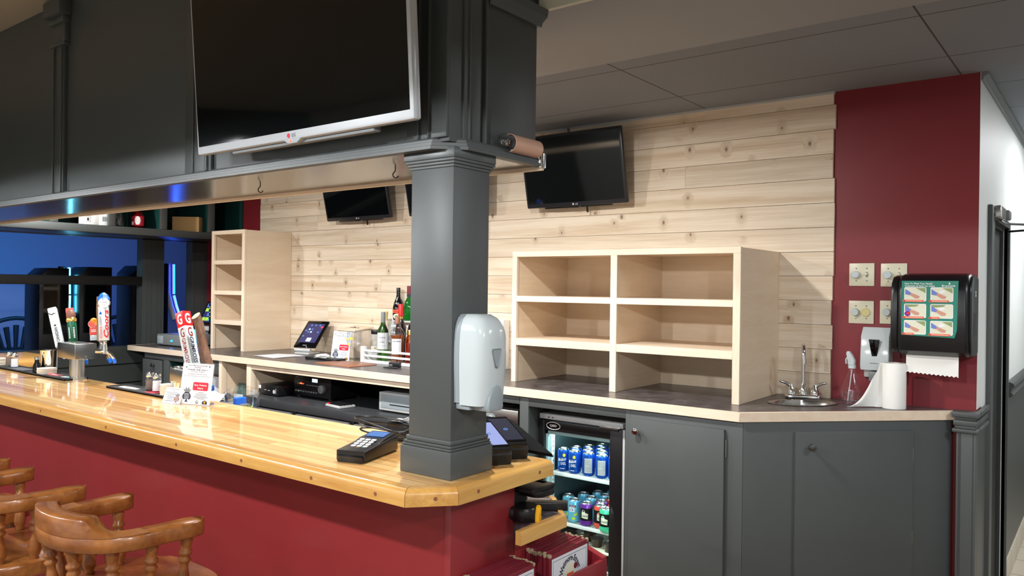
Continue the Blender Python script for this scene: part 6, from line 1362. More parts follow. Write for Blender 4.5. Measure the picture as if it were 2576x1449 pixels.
# white handle
Mh = Mi @ frame_dir((-4.545, 1.885, 1.296), (-4.66, 1.885, 1.512), TURN)
b = MB(); b.prism(rr(-0.017, 0.017, -0.022, 0.022, 0.006), 0, 0.235, 'white_plastic', bev=0.003)
for x in (-1,): 
    F = fr((0.0176, 0, 0.05), (0, 0, 1), (0, -1, 0)); b.text('CANADIAN', 'ink', F @ T(0.02, 0, 0), w=0.085, h=0.016, bold=0.02); b.poly([(0.075+0.008*math.cos(a)*(1 if i % 2 else 0.5), 0.008*math.sin(a)*(1 if i % 2 else 0.5)) for i, a in enumerate([2*PI*i/14 for i in range(14)])], 'ink', F @ T(0, 0, 0.0006))
    b.poly([(0.14, -0.02), (0.15, -0.004), (0.144, 0.004), (0.155, 0.02), (0.15, 0.021), (0.138, 0.004), (0.144, -0.004)], 'ink', F @ T(0, 0, 0.0006))
b.build('white_handle', t, Mh)
# green handle with a generic brown finial
Mh = Mi @ frame_dir((-4.552, 1.955, 1.31), (-4.60, 1.955, 1.52), TURN)
b = MB(); b.lathe([(0.012, 0), (0.022, 0.02), (0.024, 0.10), (0.022, 0.125)], 'tap_green', 22); b.lathe([(0.024, 0.122), (0.026, 0.128), (0.026, 0.14), (0.022, 0.146)], 'gold', 22)
for a0 in (-0.5, 0.5):
    f = cylwarp(0.0248, a0)
    for k in range(7): b.poly([f(p) for p in ((-0.004, 0.03+0.009*k, 0), (0.004, 0.03+0.009*k, 0), (0.004, 0.036+0.009*k, 0), (-0.004, 0.036+0.009*k, 0))], 'white_matte')
gh = b.build('green_handle', t, Mh)
b = MB(); b.lathe([(0.018, 0.144), (0.024, 0.16), (0.02, 0.18), (0.012, 0.19)], 'moss_brown', 18)
b.box(-0.018, -0.008, -0.026, 0.014, 0.15, 0.205, 'grapefruit', bev=0.004); b.build('finial', gh)
# fruit handle
Mh = Mi @ frame_dir((-4.40, 1.995, 1.335), (-4.405, 1.995, 1.45), TURN)
b = MB(); b.prism(rr(-0.012, 0.012, -0.018, 0.018, 0.005), 0, 0.03, 'white_plastic', bev=0.002); b.prism(rr(-0.013, 0.013, -0.02, 0.02, 0.005), 0.03, 0.085, 'grapefruit', bev=0.002); F = fr((0.0136, 0, 0.055), (0, 1, 0), (0, 0, 1)); b.rect(-0.012, 0.012, -0.008, -0.004, 'white_matte', F); b.rect(-0.012, 0.012, 0.0, 0.004, 'white_matte', F); fh = b.build('fruit_handle', t, Mh)
b = MB(); b.sphere(0.018, 'orange_fruit', T(0, 0.0, 0.105)); b.cyl(0.019, 0, 0.004, 'grapefruit', 20, T(0.012, -0.006, 0.09) @ RY(80)); b.cyl(0.0205, -0.001, 0.002, 'white_matte', 20, T(0.0115, -0.006, 0.09) @ RY(80)); b.cyl(0.013, 0, 0.004, 'orange_fruit', 16, T(0.012, 0.018, 0.094) @ RY(80)); b.build('fruit', fh)
# stick handle
Mh = Mi @ frame_dir((-4.325, 2.0, 1.335), (-4.345, 2.0, 1.575), TURN)
b = MB(); b.lathe([(0.020, 0), (0.022, 0.04), (0.019, 0.1), (0.021, 0.16), (0.018, 0.235), (0.018, 0.24)], 'stick_bark', 14); b.build('stick_handle', t, Mh)
# silver handle with red lettering and a round badge
Mh = Mi @ frame_dir((-4.262, 1.985, 1.342), (-4.275, 1.985, 1.58), TURN)
b = MB(); b.prism([(-0.02, -0.024), (0.016, -0.024), (0.024, 0.0), (0.016, 0.024), (-0.02, 0.024)], 0.0, 0.18, 'silver_bezel', bev=0.002)
F = fr((0.0205, 0.0125, 0.09), (0, 0, 1), (0.32, -0.95, 0)); b.text('Coors', 'bright_red', F, w=0.15, h=0.024, shear=0.25, bold=0.03, z=0.0012)
F = fr((0.0205, -0.0125, 0.08), (0, 0, 1), (-0.32, -0.95, 0)); b.text('Coors', 'bright_red', F @ T(-0.035, 0, 0), w=0.06, h=0.014, shear=0.25, z=0.0012); b.text('LIGHT', 'ink_grey', F @ T(0.028, 0, 0), w=0.045, h=0.012, bold=0.01, z=0.0012); b.poly([(0.06, -0.008), (0.06, 0.008), (0.076, 0)], 'can_blue', F @ T(0, 0, 0.0012))
sh = b.build('silver_handle', t, Mh)
b = MB(); b.cyl(0.026, -0.024, 0.028, 'silver_bezel', 24, T(0, 0.004, 0.20) @ RY(90)); b.cyl(0.0265, 0.028, 0.030, 'white_matte', 28, T(0, 0.004, 0.20) @ RY(90)); F = fr((0.0302, 0.004, 0.20), (0, 1, 0), (0, 0, 1)); b.text('Coors', 'navy_print', F @ T(0, 0.004, 0), w=0.032, h=0.010, shear=0.25); b.text('LIGHT', 'red_print', F @ T(0, -0.009, 0), w=0.02, h=0.005); b.build('round_badge', sh)
b = MB(); b.lathe([(0.028, 0.21), (0.032, 0.222), (0.02, 0.245), (0.006, 0.255)], 'blue_plastic', 7); b.build('blue_peak', sh, smooth=5)
# right tower, mostly hidden behind the ticket sign
TR = (-3.30, 1.90, BT)
t = thing('tap_tower', 'right tap tower behind the ticket sign with a square red handle and a log handle', 'beer tap tower', TR); Mi = T(-TR[0], -TR[1], -TR[2])
b = MB(); b.cyl(0.03, BT, 1.225, 'steel', 24, T(-3.225, 1.905, 0)); b.build('pipe', t, Mi)
b = MB(); b.box(-3.39, -3.20, 1.87, 1.945, 1.205, 1.265, 'steel', bev=0.003); b.build('box_head', t, Mi)
for xx in (-3.37, -3.32, -3.27): faucet_part(t, (xx-TR[0], 1.94-TR[1], 1.225-BT), (-0.3, 0.95, 0), 0.04)
Mh = Mi @ frame_dir((-3.375, 1.975, 1.270), (-3.470, 1.975, 1.515), -31)
S2 = 0.0235
b = MB(); b.prism([(-S2, -S2), (S2, -S2), (S2, S2), (-S2, S2)], 0, 0.19, 'white_plastic', bev=0.001, M=RZ(45)); b.prism([(-S2-.0004, -S2-.0004), (S2+.0004, -S2-.0004), (S2+.0004, S2+.0004), (-S2-.0004, S2+.0004)], 0.19, 0.262, 'bright_red', bev=0.001, M=RZ(45))
for k in (0, -90):
    R_ = RZ(45+k)
    F = R_ @ fr((S2+0.0005, 0, 0.226), (0, 1, 0), (0, 0, 1)); b.text('G', 'white_matte', F, w=0.030, h=0.052, bold=0.03, z=0.0008)
    F = R_ @ fr((S2+0.0003, 0, 0.160), (0, 1, 0), (0, 0, 1)); b.text('G', 'dark_red', F, w=0.024, h=0.045, bold=0.01, z=0.0008)
    F = R_ @ fr((S2+0.0003, 0, 0.072), (0, 0, -1), (0, 1, 0)); b.text('GRIMROSS', 'dark_red' if k else 'navy_print', F, w=0.125, h=0.022, bold=0.01, z=0.0008)
b.build('square_handle', t, Mh)
Mh = Mi @ frame_dir((-3.345, 2.03, 1.268), (-3.44, 2.03, 1.44), -31)
b = MB(); b.prism(rr(-0.012, 0.012, -0.022, 0.022, 0.006), 0, 0.10, 'sleeve_print', bev=0.003); b.prism(rr(-0.012, 0.012, -0.022, 0.022, 0.006), 0.10, 0.19, 'can_sky', bev=0.003); b.rect(-0.018, 0.018, 0.015, 0.022, 'white_matte', fr((0.0125, 0, 0), (0, 1, 0), (0, 0, 1))); b.poly([(-0.016, 0.09), (0.012, 0.10), (0.016, 0.13), (-0.006, 0.15)], 'white_matte', fr((0.0125, 0, 0), (0, 1, 0), (0, 0, 1))); b.build('blue_handle', t, Mh)
Mh = Mi @ frame_dir((-3.265, 1.985, 1.268), (-3.372, 1.985, 1.515), -57)
b = MB(); n = 10; b.tube([(0.002*math.sin(i*1.3), 0.003*math.cos(i*0.9), 0.262*i/n) for i in range(n+1)], [0.026, 0.025, 0.024, 0.023, 0.0215, 0.022, 0.021, 0.0205, 0.021, 0.0205, 0.021], 'log_bark', 16)
for q in range(len(b.v)-16, len(b.v)): b.v[q].z -= b.v[q].x*0.75+0.006
ring = [tuple(v*1.0) for v in b.v[-16:]]
lg = b.build('log_handle', t, Mh, smooth=60)
b = MB(); b.poly([(p[0]*0.94+0.0004, p[1]*0.94, p[2]+0.0008) for p in ring], 'log_end'); b.build('cut_end', lg)

# ------------------------------------------------------------------ payment things at the bar end
t = thing('card_terminal', 'black card payment terminal with a lit display lying on the bar left of the column', 'card terminal', (-1.80, 1.63, BT+0.0005), 17.5)
sec = [(-0.105, 0.0), (0.105, 0.0), (0.108, 0.045), (0.095, 0.058), (0.03, 0.050), (-0.09, 0.026), (-0.108, 0.018)]
b = MB(); b.prism(sec, -0.044, 0.044, 'black_plastic', bev=0.005, M=Matrix(((0, 0, 1, 0), (1, 0, 0, 0), (0, 1, 0, 0), (0, 0, 0, 1)))); b.prism([(-0.10, 0.004), (0.10, 0.004), (0.10, 0.05), (-0.10, 0.034)], -0.049, 0.049, 'black_plastic', bev=0.004, M=Matrix(((0, 0, 1, 0), (1, 0, 0, 0), (0, 1, 0, 0), (0, 0, 0, 1)))); b.build('housing', t)
F = fr((0, 0.056, 0.0542), (1, 0, 0), (0, 0.99, 0.122)); b = MB(); b.rect(-0.032, 0.032, -0.022, 0.026, 'screen_blue', F @ T(0, 0, 0.002)); b.build('display', t)
F = fr((0, -0.03, 0.0405), (1, 0, 0), (0, 0.98, 0.2))
for i in range(3):
    for j in range(5):
        mt = 'light_grey' if j else ('bright_red', 'yellow_plastic', 'can_mint')[i]
        b = MB(); b.prism(rr(-0.029+0.02*i, -0.013+0.02*i, -0.042+0.017*j, -0.030+0.017*j, 0.003), 0, 0.003, mt, bev=0.001, M=F); b.build('key', t)
b = MB(); pts = []
for i in range(60):
    a = i/59*PI*5.2; r = 0.085-0.010*math.sin(a*0.7)
    pts.append((r*1.2*math.cos(a)-0.02, r*0.42*math.sin(a)+0.02, 0.006+0.028*abs(math.sin(a*0.5+0.4))+0.0008*i))
b.tube(pts, 0.0032, 'black_plastic', 7); b.tube([pts[-1], (0.06, 0.0, 0.03), (0.12, -0.08, 0.045)], 0.0032, 'black_plastic', 7)
solo('cable_coil', b, 'coiled black cable lying behind the card terminal', 'cable', (-1.885, 1.795, BT+0.0005), 20)
t = thing('card_reader_box', 'small black box with a white oval mark behind the column', 'card reader', (-1.895, 1.892, BT+0.0005), 12)
b = MB(); b.box(-0.05, 0.06, -0.05, 0.05, 0, 0.058, 'black_plastic', bev=0.008); b.box(-0.048, 0.058, -0.052, 0.0, 0.048, 0.064, 'black_gloss', bev=0.006); b.build('case', t)
b = MB(); b.tube([(0.026*math.cos(a), 0.016*math.sin(a), 0) for a in [2*PI*i/20 for i in range(20)]], 0.0012, 'light_grey', 6, M=T(0.008, -0.025, 0.0646), closed=True); b.build('oval_mark', t)
def handheld(loc, rz, scr, label, tilt=16):
    t = thing('handheld_terminal', label, 'payment terminal', loc, rz, 'handheld payment terminals at the bar end')
    b = MB(); b.prism([(-0.09, 0), (0.085, 0), (0.095, 0.03), (0.09, 0.04), (-0.095, 0.07), (-0.10, 0.03)], -0.045, 0.045, 'black_matte', bev=0.006, M=Matrix(((1, 0, 0, 0), (0, 0, 1, 0), (0, 1, 0, 0), (0, 0, 0, 1)))); b.build('charging_base', t)
    ML = T(0, 0, 0.06) @ RY(12)
    b = MB(); b.box(-0.11, 0.095, -0.041, 0.041, -0.012, 0.016, 'black_plastic', bev=0.008, M=ML); ph = b.build('body', t)
    b = MB(); b.box(-0.105, 0.09, -0.037, 0.037, 0.0158, 0.0166, 'black_gloss', M=ML); b.rect(-0.09, 0.082, -0.033, 0.033, scr, ML @ T(0, 0, 0.017)); b.build('screen', ph)
    b = MB(); b.tube([(0.006*math.cos(a), 0.006*math.sin(a), 0) for a in [2*PI*i/14 for i in range(14)]], 0.0012, 'screen_blue', 6, M=ML @ T(0.0, 0, 0.0175), closed=True); b.build('screen_mark', ph)
handheld((-1.492, 1.832, BT+0.0005), -33, 'screen_lav', 'handheld payment terminal with a lavender screen beside the column', 12)
handheld((-1.515, 1.945, BT+0.0005) if False else (-1.502, 1.926, BT+0.0005), -33, 'screen_dim', 'handheld payment terminal with a dark screen behind the lavender one')
# leaning order tablet behind the terminals
t = thing('pos_tablet', 'large black ordering tablet seen from its edge behind the payment terminals', 'tablet', M=T(-1.346, 1.965, 1.137))
A_ = Vector((0, 0, 0)); B_ = Vector((-0.236, 0.105, 0.064)); D_ = Vector((-0.26, -0.005, 0.004)); nn = B_.cross(D_).normalized()*0.012
q = [A_, B_, B_+D_, A_+D_]; vs = [p for p in q]+[p+nn for p in q]
b = MB(); b.add(vs, [(3, 2, 1, 0), (4, 5, 6, 7)]+[(i, (i+1) % 4, 4+(i+1) % 4, 4+i) for i in range(4)], 'dull_black'); b.build('body', t)
b = MB(); b.tube([(-0.24, 0.05, 0.03), (-0.25, 0.07, -0.06), (-0.25, 0.07, -0.178)], 0.014, 'black_plastic', 10); b.prism(rr(-0.32, -0.18, 0.01, 0.13, 0.02), -0.185, -0.176, 'black_plastic', bev=0.003); b.build('stand', t)
# on the low ledge
b = MB(); b.lathe([(0.04, 0), (0.044, 0.006), (0.044, 0.036), (0.04, 0.042)], 'black_plastic', 22, M=Matrix.Scale(1.0, 4)); b.box(-0.05, 0.0, -0.03, 0.03, 0.004, 0.04, 'black_plastic', bev=0.01)
t = thing('tape_measure', 'black tape measure with a yellow end clip on the low ledge', 'tape measure', (-1.405, 1.905, 0.9515), 30); b.build('case', t)
b = MB(); b.prism([(-0.012, 0), (0.012, 0), (0.014, 0.012), (0.004, 0.016), (0.008, 0.03), (0.014, 0.036), (0.004, 0.048), (-0.006, 0.044), (-0.01, 0.02)], 0, 0.012, 'yellow_plastic', bev=0.002, M=fr((0.036, -0.02, 0.002), (0.3, 1, 0), (0, 0, 1))); b.build('end_clip', t)
b = MB(); b.box(-0.11, 0.11, -0.018, 0.018, 0, 0.026, 'black_plastic', bev=0.003)
solo('black_bar', b, 'black rectangular bar lying on the low ledge behind the tape measure', 'bar', (-1.45, 2.005, 0.9515), 38)
b = MB(); b.prism(rr(-0.07, 0.07, -0.025, 0.025, 0.02), 0, 0.02, 'black_plastic', bev=0.006)
solo('flashlight', b, 'small black flat tool on the low ledge against the bar', 'tool', (-1.54, 1.985, 0.9515), 30)
b = MB(); b.box(-0.10, 0.08, -0.05, 0.05, 0, 0.03, 'clear_tint', bev=0.004); b.box(-0.06, 0.02, -0.03, 0.0, 0.03, 0.06, 'clear_tint', bev=0.003); b.rect(-0.045, 0.0, 0.04, 0.05, 'ink', fr((-0.02, -0.0305, 0), (1, 0, 0), (0, 0, 1)))
solo('clear_holder', b, 'empty clear plastic holder lying on the low ledge', 'holder', (-1.535, 2.085, 0.9515), 25)
# clear pitcher and a folded grey cloth on the bartender's shelf behind the bar
t = thing('bartender_shelf', 'low steel work shelf behind the bar under the pitcher', 'shelf', (-3.3, 2.24, 0.88)); Mi = T(3.3, -2.24, -0.88)
b = MB(); b.box(-4.25, -2.75, 2.08, 2.42, 0.88, 0.90, 'steel', bev=0.003); b.build('shelf_board', t, Mi)
for x in (-4.2, -2.8):
    for y in (2.11, 2.39):
        b = MB(); b.cyl(0.012, 0, 0.88, 'dark_steel', 12, T(x, y, 0)); b.build('leg', t, Mi)
t = thing('water_pitcher', 'clear plastic pitcher holding blue and yellow bar tools behind the bar', 'pitcher', (-3.355, 2.22, 0.9005), 0)
b = MB(); n = 28; prof = [(0.062, 0), (0.068, 0.01), (0.082, 0.18), (0.086, 0.235), (0.083, 0.234), (0.079, 0.18), (0.062, 0.012)]; vs = []; fs = []
for r, z in prof:
    for i in range(n):
        a = 2*PI*i/n; d = max(0, math.cos(a-2.6))**6*(0.03 if z > 0.15 else 0); vs.append(((r+d)*math.cos(a), (r+d)*math.sin(a), z+(0.012*math.cos(2*(a-2.6)) if z > 0.2 else 0)))
for j in range(len(prof)-1):
    for i in range(n): fs.append((j*n+i, j*n+(i+1) % n, (j+1)*n+(i+1) % n, (j+1)*n+i))
b.add(vs, fs, 'clear_tint'); b.tube([(0.08, 0, 0.2), (0.12, 0, 0.19), (0.125, 0, 0.10), (0.076, 0, 0.06)], 0.008, 'clear_tint', 8, M=RZ(-20)); b.build('body', t)
b = MB(); b.box(-0.03, 0.0, -0.03, 0.03, 0.02, 0.20, 'blue_plastic', bev=0.006); b.box(0.0, 0.03, -0.02, 0.03, 0.02, 0.17, 'mid_grey', bev=0.006)
for i in range(7): b.tube([(0.03, -0.01, 0.08), (0.03+0.006*i, -0.03+0.008*i, 0.165)], [0.006, 0.002], 'lime', 6)
b.build('bar_tools', t)
b = MB()
g = [(0.02*i-0.10, 0.03*j-0.06, 0.215-0.05*abs(j-2)*0.4+0.008*math.sin(i*1.1+j)) for i in range(11) for j in range(5)]
b.add(g, [(i*5+j, i*5+j+1, (i+1)*5+j+1, (i+1)*5+j) for i in range(10) for j in range(4)], 'paper_grey'); b.box(-0.10, 0.10, -0.058, 0.058, 0.0, 0.17, 'paper_grey', bev=0.01)
solo('folded_cloth', b, 'pale grey cloth folded over a box behind the bar left of the pitcher', 'cloth', (-3.545, 2.18, 0.9005), 10, smooth=80)
# ------------------------------------------------------------------ menu rack on the bar end
t = thing('menu_rack', 'red painted wooden menu rack on the side of the bar end', 'rack', (-1.36, 1.90, 0.5)); Mi = T(1.36, -1.90, -0.5)
b = MB(); b.box(-1.428, -1.422, 1.58, 2.215, 0.55, 0.80, 'rack_red', bev=0.002); b.build('back_board', t, Mi)
for y0, y1 in ((1.57, 1.592), (1.872, 1.892), (2.185, 2.212)):
    b = MB(); b.prism([(-1.422, 0.55), (-1.300, 0.55), (-1.300, 0.782), (-1.422, 0.82)], y0, y1, 'rack_red', bev=0.002, M=Matrix(((1, 0, 0, 0), (0, 0, 1, 0), (0, 1, 0, 0), (0, 0, 0, 1)))); b.build('side_panel', t, Mi)
for y0, y1 in ((1.592, 1.872), (1.892, 2.185)):
    b = MB(); b.box(-1.312, -1.298, y0-0.02, y1+0.027, 0.70, 0.776, 'rack_red', bev=0.003); b.build('front_slat', t, Mi)
    b = MB(); b.box(-1.42, -1.312, y0, y1, 0.55, 0.562, 'rack_red'); b.build('bottom_board', t, Mi)
proto_menu = None
def menu_front(y0, z1):
    """printed face of the foremost menu, built on its own page"""
    F = FX(0.0042, 0, 0)
    b = MB(); b.rect(-0.099, 0.100, 0.012, 0.276, 'paper', F); 
    for (x0, x1, z0_, z1_) in ((-0.092, 0.093, 0.266, 0.2672), (-0.092, 0.093, 0.02, 0.0212), (-0.092, -0.0910, 0.02, 0.2672), (0.092, 0.093, 0.02, 0.2672)): b.rect(x0, x1, z0_, z1_, 'ink', F, z=0.0004)
    R = 0.052; C = F @ T(0.0, 0.206, 0.0005)
    aw = arcwarp(R); b.text('Wetmore-Street', 'ink', C, w=0.145, h=0.020, bold=0.015, warp=lambda p: aw((p[0], p[1], p[2])))
    b.disc(0.036, 'photo_pale', C, z=0.0002); b.disc(0.010, 'menu_cover', C @ T(0.030, 0.020, 0.0004)); b.disc(0.009, 'menu_cover', C @ T(-0.034, -0.012, 0.0004)); b.rect(-0.018, 0.018, -0.024, 0.006, 'orange_print', C, z=0.0006)
    return b
for si, (yc, where) in enumerate(((1.745, 'left'), (2.035, 'right'))):
    for i in range(12):
        front = i == 11
        lab = ('burgundy menu with a white printed front page, foremost in the %s half of the rack' % where) if front else ('burgundy menu behind the foremost one in the %s half of the rack' % where)
        g = 'menus in the %s half of the rack' % where
        Mm = T(-1.415+0.0078*i, yc+random.uniform(-0.004, 0.004), 0.5625+random.uniform(-0.002, 0.003)) @ RZ(random.uniform(-0.6, 0.6)) @ RY(0.4*random.uniform(-1, 1))
        if proto_menu is None:
            t = thing('menu', lab, 'menu', M=Mm, group=g)
            b = MB(); b.box(-0.0035, 0.0035, -0.108, 0.108, 0, 0.29, 'menu_cover', bev=0.0012); c_ = b.build('cover', t)
            b = MB(); b.box(-0.0036, 0.0036, -0.1086, -0.098, 0.281, 0.2905, 'menu_worn', bev=0.001); b.box(-0.0036, 0.0036, 0.098, 0.1086, 0.281, 0.2905, 'menu_worn', bev=0.001); b.build('worn_corner', c_)
            proto_menu = t
        else: t = dup(proto_menu, Mm, lab, g)
        if front: menu_front(0, 0).build('front_page', t)

# ------------------------------------------------------------------ captain's bar stools
def spindle(h, r=0.0195):
    return [(r*0.62, 0), (r*0.8, h*0.02), (r*0.62, h*0.06), (r*0.95, h*0.12), (r*1.05, h*0.2), (r*0.9, h*0.32), (r*0.62, h*0.46), (r*0.58, h*0.52), (r*0.85, h*0.56), (r*1.0, h*0.59), (r*0.7, h*0.63), (r*0.68, h*0.66), (r*1.0, h*0.69), (r*1.0, h*0.73), (r*0.7, h*0.76), (r*0.85, h*0.84), (r*0.95, h*0.92), (r*0.8, h)]
def stool(loc, label):
    t = thing('bar_stool', label, 'bar stool', loc, 0, 'wooden captain stools along the bar')
    SZ = 0.715; RZ0 = 0.892
    # seat
    pts = []
    for i in range(40):
        a = 2*PI*i/40; c_, s_ = math.cos(a), math.sin(a)
        e = 2/3.2; pts.append((0.235*abs(c_)**e*(1 if c_ > 0 else -1), 0.02+(0.215 if s_ > 0 else 0.225)*abs(s_)**e*(1 if s_ > 0 else -1)))
    b = MB(); b.prism(pts, SZ-0.042, SZ, 'stool_wood', bev=0.012, seg=3); b.build('seat', t)
    # arm rail: plan curve from the right tip round the back to the left tip
    def rail_pt(s):
        # s in [-1, 1]
        a = abs(s); sg = 1 if s >= 0 else -1
        if a > 0.5:
            q = (a-0.5)/0.5; return Vector((sg*(0.205+0.012*q), -0.055+0.18*q, 0))
        ang = a/0.5*PI/2
        return Vector((sg*0.205*math.sin(ang)**0.9 if ang > 0 else 0, -0.055-0.150*math.cos(ang), 0))
    secs = []; N = 64
    for i in range(N+1):
        s = -1+2*i/N; p = rail_pt(s); d = (rail_pt(min(1, s+0.01))-rail_pt(max(-1, s-0.01))).normalized()
        nrm = Vector((d.y, -d.x, 0))              # points outwards
        tip = min(1.0, (1-abs(s))/0.10); wv = 0.034*math.sqrt(max(0.02, 1-(1-tip)**2)) if tip < 1 else 0.034
        if 0.42 < abs(s) <= 0.9: wv = 0.036*(0.86+0.14*abs(math.cos((abs(s)-0.42)/0.48*PI)))
        secs.append((p, nrm, wv))
    vs = []; fs = []
    prof_n = 8
    for p, nrm, wv in secs:
        z0, z1 = RZ0, RZ0+0.046; c_ = min(0.005, wv*0.4)
        for u, z in ((-wv+c_, z0), (wv-c_, z0), (wv, z0+0.005), (wv, z1-0.005), (wv-c_, z1), (-wv+c_, z1), (-wv, z1-0.005), (-wv, z0+0.005)): vs.append((p.x+nrm.x*u, p.y+nrm.y*u, z))
    for i in range(N):
        for j in range(prof_n): fs.append((i*8+j, i*8+(j+1) % 8, (i+1)*8+(j+1) % 8, (i+1)*8+j))
    fs += [tuple(range(8))[::-1], tuple(N*8+j for j in range(8))]
    b = MB(); b.add(vs, fs, 'stool_wood'); b.build('arm_rail', t, smooth=50)
    # raised crest on the back of the rail
    vs = []; fs = []; M_ = 40
    for i in range(M_+1):
        s = -0.50+1.0*i/M_; p = rail_pt(s); d = (rail_pt(s+0.01)-rail_pt(s-0.01)).normalized(); nrm = Vector((d.y, -d.x, 0))
        a = abs(s); hgt = 0.050 if a < 0.22 else 0.050*(1-min(1.0, (a-0.22)/0.14))**1.9
        hgt = max(hgt, 0.0015); zb = RZ0+0.044; zt = RZ0+0.046+hgt
        for u, z in ((-0.030, zb), (0.0345, zb), (0.0345, zt-0.004 if hgt > 0.006 else zt), (0.030, zt), (-0.022, zt), (-0.027, zt-0.004 if hgt > 0.006 else zt)): vs.append((p.x+nrm.x*u, p.y+nrm.y*u, z))
    for i in range(M_):
        for j in range(6): fs.append((i*6+j, i*6+(j+1) % 6, (i+1)*6+(j+1) % 6, (i+1)*6+j))
    fs += [tuple(range(6))[::-1], tuple(M_*6+j for j in range(6))]
    b = MB(); b.add(vs, fs, 'stool_wood'); b.build('crest', t, smooth=50)
    for s in (-0.86, -0.57, -0.33, -0.11, 0.11, 0.33, 0.57, 0.86):
        p = rail_pt(s); q = Vector((p.x*0.90, p.y*0.93, 0)); h = RZ0-SZ+0.006
        z = (Vector((p.x, p.y, RZ0+0.003))-Vector((q.x, q.y, SZ-0.003))); L_ = z.length; z.normalize(); x = Vector((1, 0, 0)); y = z.cross(x).normalized(); x = y.cross(z)
        M_s = Matrix(((x.x, y.x, z.x, q.x), (x.y, y.y, z.y, q.y), (x.z, y.z, z.z, SZ-0.003), (0, 0, 0, 1)))
        b = MB(); b.lathe(spindle(L_), 'stool_wood', 16, M_s); b.build('spindle', t, smooth=70)
    for sx in (-1, 1):
        for sy in (-1, 1):
            p = Vector((sx*0.22, 0.02+sy*0.22, 0)); q = Vector((sx*0.14, 0.02+sy*0.13, SZ-0.04)); z = q-p; L_ = z.length; z.normalize(); x = Vector((1, 0, 0)); y = z.cross(x).normalized(); x = y.cross(z)
            b = MB(); b.lathe([(0.014, 0), (0.017, 0.06), (0.021, 0.2*L_), (0.023, 0.28*L_), (0.017, 0.31*L_), (0.024, 0.34*L_), (0.022, 0.6*L_), (0.017, 0.74*L_), (0.024, 0.77*L_), (0.021, 0.85*L_), (0.018, L_)], 'stool_wood', 16, Matrix(((x.x, y.x, z.x, p.x), (x.y, y.y, z.y, p.y), (x.z, y.z, z.z, 0), (0, 0, 0, 1)))); b.build('leg', t, smooth=70)
    for k, (a, c_) in enumerate((((-0.19, 0.20), (0.19, 0.20)), ((-0.19, -0.16), (0.19, -0.16)), ((-0.19, -0.16), (-0.19, 0.20)), ((0.19, -0.16), (0.19, 0.20)))):
        zz = 0.20 if k < 2 else 0.26
        b = MB(); b.tube([(a[0], a[1], zz), ((a[0]+c_[0])/2, (a[1]+c_[1])/2, zz), (c_[0], c_[1], zz)], [0.010, 0.014, 0.010], 'stool_wood', 12); b.build('stretcher', t)
    return t
st = stool((-2.42, 1.205, 0), 'wooden captain bar stool with turned spindles, nearest of the row at the bar')
dup(st, T(-3.075, 1.15, 0), 'wooden captain bar stool, second in the row, between its two neighbours')
dup(st, T(-3.745, 1.165, 0) @ RZ(-4), 'wooden captain bar stool at the left picture edge, only its arm tip in view')
dup(st, T(-5.18, 2.40, 0.0) @ RZ(42), 'wooden captain bar stool standing behind the bar near the end cabinet')

# ------------------------------------------------------------------ light
def area(name, loc, rot, sx, sy, power, col=(1, 1, 1), spread=180, shape='RECTANGLE'):
    l = bpy.data.lights.new(name, 'AREA'); l.shape = shape; l.size = sx
    if shape == 'RECTANGLE': l.size_y = sy
    l.energy = power; l.color = col; l.spread = math.radians(spread)
    o = bpy.data.objects.new(name, l); COL.objects.link(o); o.location = loc; o.rotation_euler = rot; return o
# recessed pot lights in the bulkhead behind the canopy
for x, p in ((-2.02, 21), (-3.3, 21), (-4.6, 18), (-5.9, 12)):
    area('pot_light', (x, 2.26, 2.494), (math.radians(14), 0, 0), 0.10, 0.10, p, (1.0, 0.975, 0.935), 165, 'DISK')
# shaded pendant lamps hanging along the bar in the front room (above and left of the picture)
for x in (-5.6, -4.0, -2.4, -0.8, 0.8):
    l = bpy.data.lights.new('pendant', 'SPOT'); l.energy = 34; l.color = (0.97, 0.985, 1.0); l.spot_size = math.radians(172); l.spot_blend = 0.03; l.shadow_soft_size = 0.035
    o = bpy.data.objects.new('pendant', l); COL.objects.link(o); o.location = (x, 0.2, 2.26)
# troffers in the front room ceiling
for x, y, p in ((-5.6, -1.6, 18), (-2.6, -1.6, 22), (1.4, -1.6, 18)):
    area('troffer', (x, y, 2.895), (0, 0, 0), 1.2, 0.6, p, (0.96, 0.98, 1.0), 150)
# hall light
area('hall_light', (0.15, 5.7, 2.62), (0, 0, 0), 0.5, 0.5, 15, (0.98, 0.99, 1.0), 180)
area('aisle_light', (1.2, 2.95, 2.62), (0, 0, 0), 1.2, 0.5, 22, (0.92, 0.95, 1.0), 180)
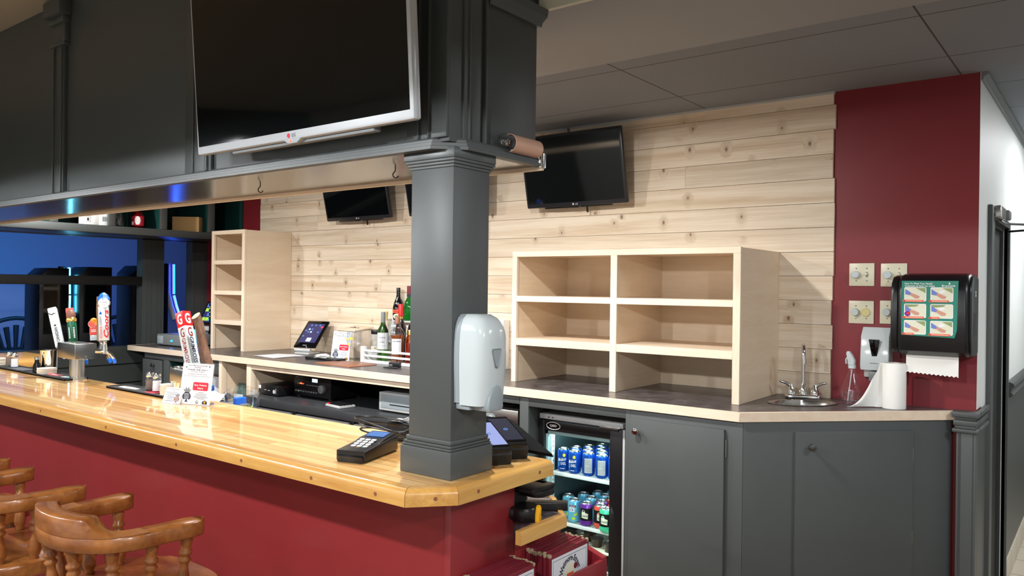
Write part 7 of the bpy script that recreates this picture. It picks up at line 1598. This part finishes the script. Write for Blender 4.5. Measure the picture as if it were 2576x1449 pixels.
# added blue fill lamps behind the gaming machines, lighting the far wall
area('blue_wall_fill', (-7.66, 3.0, 1.5), (0, math.radians(90), 0), 0.5, 0.6, 11.0, (0.05, 0.36, 1.0), 180)
area('blue_wall_fill', (-7.66, 4.3, 1.5), (0, math.radians(90), 0), 0.5, 0.6, 3.0, (0.20, 0.20, 0.9), 180)
# cooler interior lamp
area('cooler_lamp', (-2.17, 3.48, 0.918), (math.radians(18), 0, 0), 0.42, 0.03, 0.8, (0.82, 1.0, 0.97), 180)
l = bpy.data.lights.new('cooler_tube', 'AREA'); l.shape = 'RECTANGLE'; l.size = 0.03; l.size_y = 0.6; l.energy = 0.4; l.color = (0.8, 1, 0.97)
o = bpy.data.objects.new('cooler_tube', l); COL.objects.link(o); o.location = (-1.965, 3.475, 0.55); o.rotation_euler = (0, math.radians(70), 0)

w = bpy.data.worlds.new('World'); bpy.context.scene.world = w; w.use_nodes = True
w.node_tree.nodes['Background'].inputs[0].default_value = (0.8, 0.85, 0.9, 1); w.node_tree.nodes['Background'].inputs[1].default_value = 0.02

# ------------------------------------------------------------------ camera
cd = bpy.data.cameras.new('camera'); cam = bpy.data.objects.new('camera', cd); COL.objects.link(cam)
cd.sensor_fit = 'HORIZONTAL'; cd.sensor_width = 36.0; cd.lens = 36.0*1972.03/2576.0; cd.clip_start = 0.02
YAW, PITCH, ROLL = 0.655830667, -0.000447552, 0.0123132125
f = Vector((-math.sin(YAW)*math.cos(PITCH), math.cos(YAW)*math.cos(PITCH), math.sin(PITCH))); r = Vector((math.cos(YAW), math.sin(YAW), 0)); u = r.cross(f)
r2 = r*math.cos(ROLL)+u*math.sin(ROLL); u2 = -r*math.sin(ROLL)+u*math.cos(ROLL)
cam.matrix_world = Matrix(((r2.x, u2.x, -f.x, 0.0), (r2.y, u2.y, -f.y, 0.0), (r2.z, u2.z, -f.z, 1.65), (0, 0, 0, 1)))
sc = bpy.context.scene; sc.camera = cam
sc.view_settings.view_transform = 'Standard'; sc.view_settings.look = 'None'; sc.view_settings.gamma = 1.0; sc.view_settings.use_curve_mapping = False
sc.view_settings.exposure = 1.0
try: sc.cycles.max_bounces = 10; sc.cycles.transparent_max_bounces = 16
except Exception: pass
